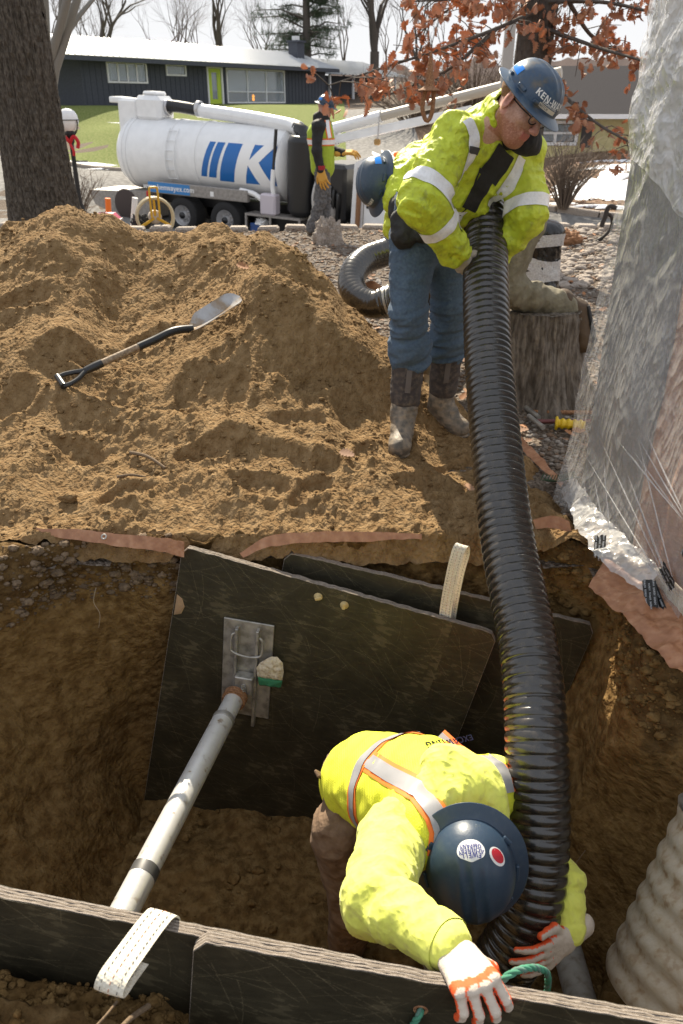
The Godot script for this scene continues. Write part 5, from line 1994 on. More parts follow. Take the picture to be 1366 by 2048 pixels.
	s.swell(func(p: Vector3) -> float:
		var v := soft(p, 0.005, 7.0)
		var e := p.distance_to(Er)
		if e < 0.22:
			v += folds(p, Sr, Er, 0.017, 10.0, 2.2) * smoothstep(0.22, 0.06, e)
		if p.distance_to(Wr) < 0.2:
			v += folds(p, Er, Wr, 0.011, 12.0, 2.5)
		if p.distance_to(Sr) < 0.14:
			v += folds(p, N, Sr, 0.010, 9.0, 3.0)
		if p.distance_to(El) < 0.2:
			v += folds(p, El, Wl, 0.010, 13.0, 2.5)
		return v, 0.03)
	var hood := part("sweatshirt", moved(s.build(), base), M.hoodie, t)
	var cu := MB.new()
	s.band(cu, Wr.lerp(Er, 0.10), Wr - Er, 0.05, 0, TAU, 0.003, 40, Vector3.RIGHT, 3)
	part("cuff", moved(cu, base), M.hoodie, hood)
	# hood, fallen forward round the neck
	var hb := Blob.new(N - Vector3(0.22, 0.2, 0.22), N + Vector3(0.24, 0.2, 0.24), 0.0065)
	var hd := Vector3(0.335, -0.12, -1.645)
	hb.cone(hd + Vector3(-0.03, -0.03, -0.05), hd + Vector3(0.04, -0.035, -0.02), 0.08, 0.072, 0.04)
	hb.cone(hd + Vector3(-0.05, -0.055, 0.02), hd + Vector3(0.075, -0.065, 0.01), 0.075, 0.065, 0.04)
	hb.cone(hd + Vector3(-0.06, -0.085, 0.06), hd + Vector3(0.095, -0.095, 0.035), 0.06, 0.05, 0.03)
	hb.swell(func(p: Vector3) -> float:
		return soft(p, 0.006, 6.0) + folds(p, hd + Vector3(-0.1, 0, 0.04), hd + Vector3(0.0, 0.0, -0.04), 0.012, 7.0, 2.5), 0.03)
	part("hood", moved(hb.build(), base), M.hoodie, hood)
	# vest over it
	var v := Blob.new(sb[0], sb[1], 0.0078)
	v.cone(H + ax * 0.02, N.lerp(H, 0.45), 0.172, 0.178, 0.04, back, 0.84)
	v.cone(N.lerp(H, 0.45), N.lerp(H, 0.16), 0.178, 0.15, 0.05, back, 0.88)
	v.cone(N.lerp(H, 0.2), Sr.lerp(N, 0.36), 0.125, 0.114, 0.04)
	v.cone(N.lerp(H, 0.2), Sl.lerp(N, 0.2), 0.125, 0.10, 0.04)
	v.swell(func(p: Vector3) -> float: return soft(p, 0.006, 9.0) + folds(p, H, N, 0.006, 9.0, 4.0), 0.03)
	var vs := part("safety_vest", moved(v.build(), base), M.vest, t)
	var wc := H.lerp(N, 0.42)
	var sight := Vector3(0.06, -0.72, -0.69).normalized()
	for q in [[0.078, 0.0035, M.orange, "orange_trim"], [0.05, 0.0065, M.greytape, "reflective_band"]]:
		var m := MB.new()
		v.band(m, wc, ax.rotated(sight, -0.12), q[0], 0, TAU, q[1], 64, back, 6)
		part(q[3], moved(m, base), q[2], vs)
	for path in [[Vector3(0.075, -0.2, -1.80), Vector3(0.14, -0.18, -1.72), Vector3(0.216, -0.165, -1.65), Vector3(0.258, -0.16, -1.56), Vector3(0.27, -0.165, -1.5), Vector3(0.262, -0.21, -1.455)], [Vector3(0.33, -0.2, -1.93), Vector3(0.382, -0.2, -1.85), Vector3(0.44, -0.2, -1.79), Vector3(0.475, -0.19, -1.74), Vector3(0.482, -0.215, -1.68)]]:
		for q in [[0.072, 0.005, M.orange, "orange_trim"], [0.046, 0.009, M.greytape, "reflective_strap"]]:
			var m := MB.new()
			v.strip(m, PackedVector3Array(path), q[0], sight, q[1], 6, 0.012, 0.16)
			part(q[3], moved(m, base), q[2], vs)
	# print on the back, half under the hood
	var ink := flat_mat(lin(.015, .03, .09), .8)
	var right := Vector3(-0.82, 0.05, 0.3).normalized()
	var upw := Vector3(0.25, -0.25, 0.85).normalized()
	for q in [["EXCAVATING", 0.03, Vector3(0.335, -0.1, -1.785)]]:
		var c0: Vector3 = q[2]
		var mesh := letters(q[0], q[1], func(x: float, y: float) -> Array:
			var p := v.into(c0 + right * x + upw * y - sight * 0.2, sight, 0.5) - sight * 0.004
			return [p - base, -sight])
		part("print", mesh, ink, vs)
	# gloves: palm side dipped in orange rubber
	var grey := Color(0.56, 0.49, 0.41)
	var dip := Color(0.82, 0.105, 0.02)
	var kn := Vector3(0.268, 0.014, -0.968)
	var gx := frame(kn - Wr, Vector3(0.1, 0.75, 0.62))
	var g := glove(Transform3D(gx, kn - (kn - Wr).normalized() * 0.106), [[1.25, 0.75, 0.35], [1.3, 0.75, 0.35], [1.35, 0.72, 0.35], [1.4, 0.7, 0.35]], 0.10, [Vector3(0.1, -0.8, 0.6), Vector3(-0.2, -1.0, 0.2), Vector3(-0.3, -1.0, 0.0)], grey, dip, -1.0, 1.12)
	part("glove", moved(g, base), M.glove, t)
	var wb := MB.new()
	wb.tube(PackedVector3Array([Wr.lerp(kn, -0.08) - base, Wr.lerp(kn, 0.02) - base]), 0.038, 20)
	part("wrist_band", wb, flat_mat(lin(.015, .02, .05), .8), t)
	var kn2 := Vector3(0.566, -0.575, -1.415)
	var gx2 := frame(kn2 - Wl, Vector3(0.45, 0.25, 0.85))
	var g2 := glove(Transform3D(gx2, Wl + (kn2 - Wl).normalized() * 0.01), [[0.12, 0.3, 0.25], [0.15, 0.32, 0.25], [0.18, 0.32, 0.25], [0.22, 0.3, 0.25]], 0.12, [Vector3(0.55, 0.1, 0.8), Vector3(0.9, 0.15, 0.3), Vector3(0.95, -0.1, 0.0)], grey, dip, 1.0, 1.06)
	part("glove", moved(g2, base), M.glove, t)

# ---- the man behind, one knee on the stump
func kneeling_man() -> void:
	var base := Vector3(0.75, 0.05, -4.45)
	var t := thing("person", "man in olive trousers kneeling on the stump, head down behind the jacketed man", "person", base)
	var N := Vector3(0.33, 1.21, -4.42)
	var Sr := Vector3(0.33, 1.225, -4.28)
	var Sl := Vector3(0.36, 1.20, -4.58)
	var H := Vector3(0.92, 1.0, -4.52)
	var Er := Vector3(0.285, 1.14, -4.2)
	var Wr := Vector3(0.285, 1.085, -4.13)
	var El := Vector3(0.3, 0.95, -4.6)
	var Wl := Vector3(0.3, 0.8, -4.5)
	var k1 := Vector3(0.86, 0.665, -4.40)
	var a1 := Vector3(1.29, 0.535, -4.48)
	var t1 := Vector3(1.372, 0.35, -4.45)
	var k2 := Vector3(0.62, 0.62, -4.38)
	var a2 := Vector3(0.535, 0.17, -4.42)
	var t2 := Vector3(0.5, 0.1, -4.28)
	var hc := Vector3(0.225, 1.195, -4.34)
	var hx := Transform3D(tri_frame(Vector3(-0.1, -0.88, 0.45), Vector3(-0.9, 0.15, 0.36)), hc)
	var bb := box_of([N, Sr, Sl, H, Er, Wr, El, Wl, k1, a1, t1, k2, a2, t2], 0.15)
	var b := Blob.new(bb[0], bb[1], 0.018)
	b.cone(H, N, 0.11, 0.08, 0.05)
	b.cone(N, hx * Vector3(0, -0.1, -0.03), 0.05, 0.05, 0.03)
	for q in [[N, Sr, .06, .05], [N, Sl, .06, .05], [Sr, Er, .045, .04], [Er, Wr, .04, .03], [Sl, El, .045, .04], [El, Wl, .04, .03], [H, k1, .1, .06], [k1, a1, .05, .035], [H, k2, .1, .06], [k2, a2, .05, .035], [a1, t1, .03, .03], [a2, t2, .03, .03]]:
		b.cone(q[0], q[1], q[2], q[3], 0.03)
	part("body", moved(joined(b.build(), head_mesh(hx, 0.0052)), base), M.skin, t)
	var fx := Transform3D(hx.basis, hx.origin - base)
	helmet(t, fx * Transform3D(Basis.IDENTITY, Vector3(0, 0.022, 0.002)), M.helmet_clean, "crew")
	var gm := MB.new()
	for s in [-1.0, 1.0]:
		var pts := []
		for k in 13:
			var a := TAU * k / 12.0
			pts.append(fx * Vector3(s * 0.034 + 0.026 * cos(a), 0.002 + 0.017 * sin(a), 0.1 - 0.1 * (0.034 + s * 0.026 * cos(a)) * 0.35))
		gm.tube(PackedVector3Array(pts), 0.0026, 6, false)
		gm.tube(PackedVector3Array([fx * Vector3(s * 0.06, 0.006, 0.095), fx * Vector3(s * 0.082, 0.006, 0.05), fx * Vector3(s * 0.088, 0.01, -0.01)]), 0.003, 6)
	part("safety_glasses", gm, M.black, t)
	# jacket
	var jb := box_of([N, Sr, Sl, H, Er, Wr, El, Wl], 0.17)
	var j := Blob.new(jb[0], jb[1], 0.011)
	j.cone(H + Vector3(-0.1, 0.03, 0), N + Vector3(0.08, 0.02, 0), 0.16, 0.16, 0.04)
	j.cone(N + Vector3(0.08, 0, 0), Sr, 0.12, 0.095, 0.04)
	j.cone(N + Vector3(0.08, 0, 0), Sl, 0.12, 0.09, 0.04)
	j.cone(Sr, Er, 0.095, 0.08, 0.03)
	j.cone(Sl, El, 0.09, 0.07, 0.03)
	j.swell(func(p: Vector3) -> float: return soft(p, 0.01, 9.0) + folds(p, Sr, Er, 0.009, 14.0, 5.0))
	part("jacket", moved(j.build(), base), M.hivis, t)
	var sl := Blob.new(Wr - Vector3(0.18, 0.15, 0.2), Wr + Vector3(0.2, 0.2, 0.2), 0.009)
	sl.cone(Er + Vector3(0.02, 0.0, 0), Wr + Vector3(0.01, 0.015, 0.02), 0.078, 0.07, 0.02)
	sl.swell(func(p: Vector3) -> float: return soft(p, 0.008, 14.0))
	part("black_sleeve", moved(sl.build(), base), M.black, t)
	var dark := Color(0.016, 0.016, 0.017)
	part("glove", moved(glove(Transform3D(frame(Vector3(0.25, -0.9, 0.2), Vector3(-0.5, 0.0, 0.85)), Wr + Vector3(0.01, -0.02, 0.02)), [[0.9, 0.9, 0.6], [0.9, 0.9, 0.6], [0.9, 0.9, 0.6], [0.9, 0.9, 0.6]], 0.05, [Vector3(0.6, -0.6, 0.5), Vector3(0.8, -0.6, 0.1), Vector3(0.8, -0.5, 0.0)], dark, dark, 1.0, 1.15, 0.005), base), M.glove, t)
	part("glove", moved(glove(Transform3D(frame(Vector3(0.1, -1, 0.1), Vector3(-1, 0, 0)), Wl), [[0.5, 0.6, 0.4], [0.5, 0.6, 0.4], [0.5, 0.6, 0.4], [0.5, 0.6, 0.4]], 0.05, [Vector3(0.6, -0.6, 0.5), Vector3(0.8, -0.6, 0.1), Vector3(0.8, -0.5, 0.0)], dark, dark, 1.0, 1.05, 0.006), base), M.glove, t)
	# trousers
	var pb := box_of([H, k1, a1, k2, a2], 0.17)
	var pt := Blob.new(pb[0], pb[1], 0.0095)
	pt.cone(H + Vector3(-0.06, 0.03, 0), H + Vector3(0.03, -0.02, 0), 0.145, 0.145, 0.04)
	pt.cone(H + Vector3(0.02, -0.05, 0.05), k1, 0.125, 0.088, 0.03)
	pt.cone(H + Vector3(-0.02, -0.05, -0.05), k2, 0.12, 0.085, 0.03)
	pt.cone(k1 + Vector3(0.02, 0, 0), a1 + Vector3(-0.035, 0.01, 0), 0.088, 0.075, 0.03)
	pt.cone(k2, a2 + Vector3(0, 0.06, 0), 0.085, 0.078, 0.03)
	pt.swell(func(p: Vector3) -> float:
		var v := soft(p, 0.007, 8.0) + folds(p, k1, a1, 0.010, 10.0, 4.0)
		if p.distance_to(k2) < 0.5 and p.y < 0.7:
			v += folds(p, k2, a2, 0.011, 6.0, 9.0)
		return v, 0.03)
	var trs := part("trousers", moved(pt.build(), base), M.canvas, t)
	var bl := MB.new()
	pt.band(bl, H + Vector3(-0.02, 0.03, 0), Vector3(1, -0.3, 0), 0.035, 0, TAU, 0.004, 40, Vector3.UP, 2)
	part("belt", moved(bl, base), M.black, trs)
	# boots
	for k in 2:
		var a: Vector3 = [a1, a2][k]
		var to: Vector3 = [t1, t2][k]
		var bo := Blob.new(a - Vector3(0.16, 0.3, 0.2), a + Vector3(0.22, 0.16, 0.3), 0.009)
		var back := (Vector3(-0.06, 0.05, 0) if k == 0 else Vector3(0, 0.06, 0))
		bo.cone(a + back, a, 0.062, 0.058, 0.02)
		bo.cone(a + (Vector3(0.045, 0.0, 0) if k == 0 else Vector3(0, -0.04, -0.04)), to, 0.05, 0.048, 0.03)
		bo.cone(a, to, 0.05, 0.05, 0.03)
		bo.swell(func(p: Vector3) -> float: return soft(p, 0.006, 16.0))
		part("work_boot", moved(bo.build(), base), flat_mat(lin(.07, .042, .02), .7) if k == 0 else flat_mat(lin(.3, .22, .12), .8), t)
		if k == 0:
			var sm := MB.new()
			sm.tube(PackedVector3Array([a + Vector3(0.075, 0.02, 0) - base, to + Vector3(0.05, 0.02, 0) - base, to + Vector3(0.025, -0.05, 0) - base]), [0.045, 0.05, 0.04], 14, true, 0.42, Vector3(1, 0.4, 0))
			part("boot_sole", sm, M.black, t)

# ---- the man by the truck at the edge of the yard
func truck_man() -> void:
	var base := Vector3(-0.26, 0.0, -11.05)
	var t := thing("person", "man in dark hoodie, orange-edged vest and yellow gloves standing by the truck", "person", base)
	var o := base
	var hip := o + Vector3(0.02, 0.80, 0)
	var ch := o + Vector3(0.0, 1.2, 0)
	var nk := o + Vector3(0.03, 1.36, 0)
	var Sr := o + Vector3(-0.03, 1.29, 0.16)
	var Sl := o + Vector3(0.06, 1.29, -0.16)
	var Er := o + Vector3(-0.05, 1.02, 0.2)
	var Wr := o + Vector3(0.0, 0.80, 0.2)
	var El := o + Vector3(0.08, 1.03, -0.16)
	var Wl := o + Vector3(0.27, 0.98, -0.05)
	var kr := o + Vector3(-0.01, 0.42, 0.08)
	var kl := o + Vector3(0.05, 0.42, -0.08)
	var ar := o + Vector3(-0.13, 0.09, 0.08)
	var al := o + Vector3(0.04, 0.09, -0.08)
	var hx := Transform3D(tri_frame(Vector3(0.9, -0.3, 0.25), Vector3(0.25, 0.95, 0.05)), o + Vector3(0.06, 1.49, 0)).scaled_local(Vector3.ONE * 0.95)
	var bb := box_of([nk, Sr, Sl, Er, Wr, El, Wl, ar, al], 0.14)
	var b := Blob.new(bb[0], bb[1], 0.02)
	b.cone(hip, nk, 0.1, 0.06, 0.05)
	b.cone(nk, hx.origin, 0.05, 0.05, 0.03)
	for q in [[nk, Sr, .05, .05], [nk, Sl, .05, .05], [Sr, Er, .04, .035], [Er, Wr, .035, .03], [Sl, El, .04, .035], [El, Wl, .035, .03], [hip, kr, .08, .05], [kr, ar, .045, .04], [hip, kl, .08, .05], [kl, al, .045, .04], [ar, ar + Vector3(0.13, -0.05, 0.02), .035, .03], [al, al + Vector3(0.13, -0.05, 0), .035, .03]]:
		b.cone(q[0], q[1], q[2], q[3], 0.03)
	part("body", moved(joined(b.build(), head_mesh(hx, 0.008)), base), M.skin, t)
	helmet(t, Transform3D(hx.basis, hx.origin - base) * Transform3D(Basis.IDENTITY, Vector3(0, 0.022, 0.002)), M.helmet_clean, "crew")
	var jb := box_of([nk, Sr, Sl, Er, Wr, El, Wl, hip], 0.15)
	var j := Blob.new(jb[0], jb[1], 0.014)
	j.cone(hip, ch, 0.135, 0.15, 0.04)
	j.cone(ch, nk + Vector3(0.01, 0.03, 0), 0.14, 0.075, 0.04)
	for q in [[ch.lerp(nk, 0.5), Sr, .1, .075], [ch.lerp(nk, 0.5), Sl, .1, .075], [Sr, Er, .075, .062], [Er, Wr, .062, .05], [Sl, El, .075, .062], [El, Wl, .062, .05]]:
		j.cone(q[0], q[1], q[2], q[3], 0.03)
	j.cone(nk + Vector3(-0.07, 0.02, 0), nk + Vector3(-0.03, 0.06, 0), 0.06, 0.05, 0.03)
	j.swell(func(p: Vector3) -> float: return soft(p, 0.01, 9.0))
	part("hoodie", moved(j.build(), base), M.black, t)
	var v := Blob.new(jb[0], jb[1], 0.014)
	v.cone(hip + Vector3(0, 0.02, 0), ch, 0.152, 0.163, 0.04)
	v.cone(ch, ch.lerp(nk, 0.75), 0.163, 0.10, 0.04)
	v.swell(func(p: Vector3) -> float: return soft(p, 0.006, 9.0))
	var vs := part("safety_vest", moved(v.build(), base), tri_mat(noise_tex([0, 1], [lin(.3, .42, .03), lin(.42, .55, .05)], 0.02, 371, 3), null, 2.0, 0.8), t)
	for q in [[hip.lerp(ch, 0.78), 0.085, 0.005, M.orange, "orange_trim"], [hip.lerp(ch, 0.78), 0.055, 0.01, M.tape, "reflective_band"]]:
		var m := MB.new()
		v.band(m, q[0], Vector3.UP, q[1], 0, TAU, q[2], 36, Vector3.RIGHT, 3)
		part(q[4], moved(m, base), q[3], vs)
	for q in [[0.075, 0.006, M.orange, "orange_trim"], [0.045, 0.011, M.tape, "reflective_stripe"]]:
		for zz in [0.1, -0.04]:
			var m := MB.new()
			v.strip(m, PackedVector3Array([o + Vector3(0.1 if zz > 0 else -0.02, 1.36, 0.2), o + Vector3(0.1, 1.28, 0.2), o + Vector3(0.12, 1.16, 0.2)]), q[0], Vector3(-0.1, 0, -1).normalized(), q[1], 3, 0.02, 0.1)
			part(q[3], moved(m, base), q[2], vs)
			break
	var pt := Blob.new(box_of([hip, kr, kl, ar, al], 0.14)[0], box_of([hip, kr, kl, ar, al], 0.14)[1], 0.014)
	pt.cone(hip + Vector3(0, 0.05, 0), hip, 0.135, 0.13, 0.04)
	for q in [[hip + Vector3(0, -0.03, 0.06), kr, .095, .07], [kr, ar, .07, .075], [hip + Vector3(0, -0.03, -0.06), kl, .095, .07], [kl, al, .07, .072]]:
		pt.cone(q[0], q[1], q[2], q[3], 0.03)
	pt.swell(func(p: Vector3) -> float: return soft(p, 0.012, 8.0) + folds(p, kr, ar, 0.01, 12.0, 5.0))
	part("trousers", moved(pt.build(), base), M.greypants, t)
	for a in [ar, al]:
		var bo := Blob.new(a - Vector3(0.12, 0.12, 0.12), a + Vector3(0.25, 0.1, 0.14), 0.012)
		bo.cone(a - Vector3(0.02, 0.04, 0), a + Vector3(0.14, -0.05, 0.02), 0.05, 0.045, 0.02)
		part("boot", moved(bo.build(), base), M.rubber, t)
	var yel := Color(0.62, 0.34, 0.06)
	part("glove", moved(glove(Transform3D(frame(Vector3(0.25, -1, 0.1), Vector3(-0.3, 0, 1)), Wr), [[0.3, 0.4, 0.3], [0.3, 0.4, 0.3], [0.3, 0.4, 0.3], [0.35, 0.4, 0.3]], 0.12, [Vector3(0.6, -0.4, 0.7), Vector3(0.8, -0.3, 0.4), Vector3(0.9, -0.3, 0.2)], yel, yel, 1.0, 1.3, 0.007), base), M.glove, t)
	part("glove", moved(glove(Transform3D(frame(Vector3(1, 0.1, 0.1), Vector3(0, 1, 0.3)), Wl), [[0.4, 0.5, 0.3], [0.4, 0.5, 0.3], [0.5, 0.5, 0.3], [0.5, 0.5, 0.3]], 0.12, [Vector3(0.6, -0.5, 0.6), Vector3(0.8, -0.4, 0.4), Vector3(0.9, -0.4, 0.2)], yel, yel, -1.0, 1.3, 0.007), base), M.glove, t)
	for q in [[Wr, Vector3(0.25, -1, 0.1)]]:
		var cm := MB.new()
		cm.tube(PackedVector3Array([q[0] - base + Vector3(0, 0.05, 0), q[0] - base]), [0.058, 0.05], 12)
		part("glove_cuff", cm, flat_mat(lin(.35, .02, .03), .8), t)

# ---------------------------------------------------------------- hose, sheet, tarps, tools
func ribbed_hose(ctrl: Array, r0: float, rib: float, pitch: float, sides := 40, skip := 1.0) -> MB:
	var path := curve_pts(ctrl, pitch / 8.0)
	var rad := []
	var acc := 0.0
	for i in path.size():
		if i > 0:
			acc += path[i].distance_to(path[i - 1])
		var ph := fmod(acc / pitch + 0.35 * sin(acc * 5.3) + 0.03 * sin(acc * 23.0) + 2.0, 1.0)
		# a round rib, a flat valley
		var q := absf(ph - 0.5) * 2.0
		rad.append(r0 + rib * sqrt(maxf(0.0, 1.0 - q * q)) * skip)
	var m := MB.new()
	m.tube(path, rad, sides, true)
	return m

func build_things() -> void:
	M.hose = tri_mat(noise_tex([0, .45, .6, 1], [lin(.012, .0105, .0095), lin(.018, .016, .014), lin(.026, .022, .018), lin(.075, .058, .04)], 0.02, 401, 6), bump_tex(0.06, 402, 1.0, 3), 2.5, 0.24, 0.3)
	M.hose.metallic_specular = 0.65
	var hose := [Vector3(0.47, 1.17, -3.95), Vector3(0.55, 1.19, -3.82), Vector3(0.60, 1.175, -3.72), Vector3(0.622, 1.112, -3.646), Vector3(0.611, 0.97, -3.494), Vector3(0.595, 0.841, -3.315), Vector3(0.585, 0.686, -3.122), Vector3(0.582, 0.542, -2.936), Vector3(0.58, 0.409, -2.754), Vector3(0.58, 0.288, -2.579), Vector3(0.585, 0.177, -2.41), Vector3(0.593, 0.089, -2.229), Vector3(0.6, 0.008, -2.063), Vector3(0.595, -0.074, -1.92), Vector3(0.588, -0.168, -1.804), Vector3(0.587, -0.286, -1.72), Vector3(0.579, -0.402, -1.638), Vector3(0.559, -0.525, -1.563), Vector3(0.524, -0.649, -1.522), Vector3(0.485, -0.744, -1.507), Vector3(0.46, -0.9, -1.5), Vector3(0.44, -1.2, -1.5), Vector3(0.43, -1.42, -1.5)]
	solo("suction_hose", ribbed_hose(hose, 0.0845, 0.011, 0.0315, 44), M.hose, "thick black ribbed suction hose running down into the pit", "hose")
	# the same kind of hose, loop on the ground behind
	var loop := [Vector3(0.95, 0.66, -5.9), Vector3(0.6, 0.72, -5.7), Vector3(0.386, 0.735, -5.5), Vector3(0.303, 0.688, -5.45), Vector3(0.17, 0.649, -5.4), Vector3(0.087, 0.597, -5.3), Vector3(0.064, 0.522, -5.2), Vector3(0.111, 0.455, -5.1), Vector3(0.211, 0.43, -5.05), Vector3(0.285, 0.455, -5.0)]
	var lt := thing("smooth_hose", "smooth black hose bent in a loop behind the standing man's legs", "hose", Vector3(0.1, 0.4, -5.2))
	part("hose_wall", moved(ribbed_hose(loop, 0.088, 0.0015, 0.03, 36), lt.position), M.hose, lt)
	part("ribbed_end", moved(ribbed_hose([Vector3(0.255, 0.443, -5.02), Vector3(0.30, 0.462, -5.0), Vector3(0.45, 0.51, -4.95), Vector3(0.62, 0.56, -4.9)], 0.09, 0.008, 0.022, 36), lt.position), M.hose, lt)
	for k in 2:
		var c := Vector3(0.29 + 0.022 * k, 0.458 + 0.008 * k, -5.0)
		var cm := MB.new()
		var dr := Vector3(0.9, 0.3, 0.25).normalized()
		cm.tube(PackedVector3Array([c - dr * 0.007 - lt.position, c + dr * 0.007 - lt.position]), 0.1, 30)
		part("clamp", cm, M.steel, lt)
	build_shovel()
	build_sheet()
	build_tarps()
	build_culvert()
	build_stump()
	build_small()

func build_shovel() -> void:
	# lies on the sand from the D-grip up to the blade
	var a := Vector3(-1.345, 0.375, -3.68)
	var b := Vector3(-0.505, 0.655, -4.16)
	var dir := (b - a).normalized()
	var up := Vector3(0.0, 1, 0.25)
	up = (up - dir * up.dot(dir)).normalized()
	var sd := dir.cross(up)
	var bas := Basis(dir, up, sd)
	var t := thing("shovel", "long-bladed shovel with black D-grip lying on the sand pile", "shovel", a, bas)
	var plastic := flat_mat(lin(.014, .014, .015), 0.35)
	var m := MB.new()
	m.tube(curve_pts([Vector3(0.0, 0.0, -0.052), Vector3(0.0, 0.0, 0.052)], 0.01), 0.0165, 16)
	var grip := part("grip", m, plastic, t)
	for s in [-1.0, 1.0]:
		m = MB.new()
		m.tube(curve_pts([Vector3(0.0, 0.0, s * 0.046), Vector3(0.03, -0.002, s * 0.05), Vector3(0.075, -0.004, s * 0.036), Vector3(0.11, -0.002, s * 0.014), Vector3(0.15, 0, 0)], 0.008), 0.012, 10)
		part("grip_arm", m, plastic, t)
	m = MB.new()
	m.tube(PackedVector3Array([Vector3(0.125, 0, 0), Vector3(0.175, 0, 0), Vector3(0.215, 0, 0)]), [0.018, 0.021, 0.0195], 16)
	part("grip_socket", m, plastic, t)
	m = MB.new()
	m.tube(PackedVector3Array([Vector3(0.2, 0, 0), Vector3(0.42, 0.0, 0)]), 0.0175, 18)
	part("wooden_shaft", m, tri_mat(noise_tex([0, .4, .6, 1], [lin(.13, .085, .05), lin(.21, .15, .095), lin(.27, .2, .13), lin(.42, .36, .28)], 0.03, 411, 5), bump_tex(0.05, 412, 2.0, 4), 3.0, 0.7, 0.5), t)
	m = MB.new()
	m.tube(curve_pts([Vector3(0.41, 0, 0), Vector3(0.50, 0.0, 0), Vector3(0.585, 0.003, 0), Vector3(0.64, -0.008, 0), Vector3(0.70, -0.03, 0)], 0.012), 0.0195, 18)
	part("steel_socket", m, flat_mat(lin(.02, .021, .023), 0.4, 0.3), t)
	var bl := MB.new()
	bl.grid(14, 22, func(s: float, q: float) -> Vector3:
		var w := lerpf(0.022, 0.072, smoothstep(0.0, 0.3, q))
		var rnd := 1.0
		if q > 0.78:
			rnd = sqrt(maxf(0.0, 1.0 - pow((q - 0.78) / 0.22, 2.0)))
		w *= lerpf(0.12, 1.0, rnd)
		var z := (s * 2.0 - 1.0) * w
		var x := 0.665 + 0.33 * q
		return Vector3(x, -0.035 + 0.055 * q + 4.5 * z * z - 0.045 * sin(q * PI) * (1.0 - smoothstep(0.0, 0.35, absf(s - 0.5))) * 0.3, z))
	bl.thicken(0, 14, 22, 0.003)
	part("blade", bl, tri_mat(noise_tex([0, .42, .5, .56, 1], [lin(.2, .13, .07), lin(.23, .16, .095), lin(.27, .23, .19), lin(.32, .31, .305), lin(.42, .425, .43)], 0.013, 413, 5), bump_tex(0.04, 414, 1.0, 4), 1.1, 0.36, 0.4, false, 0.5), t)

# a sheet between two rows of points, n_u samples along, n_v across, with creases
func drape(top: Array, low: Array, nu: int, nv: int, disp: Callable) -> MB:
	var a := curve_pts(top, 0.01)
	var b := curve_pts(low, 0.01)
	var m := MB.new()
	m.grid(nu, nv, func(s: float, t: float) -> Vector3:
		var p: Vector3 = a[clampi(roundi(s * (a.size() - 1)), 0, a.size() - 1)]
		var q: Vector3 = b[clampi(roundi(s * (b.size() - 1)), 0, b.size() - 1)]
		var w := p.lerp(q, t)
		return w + disp.call(s, t, w))
	return m

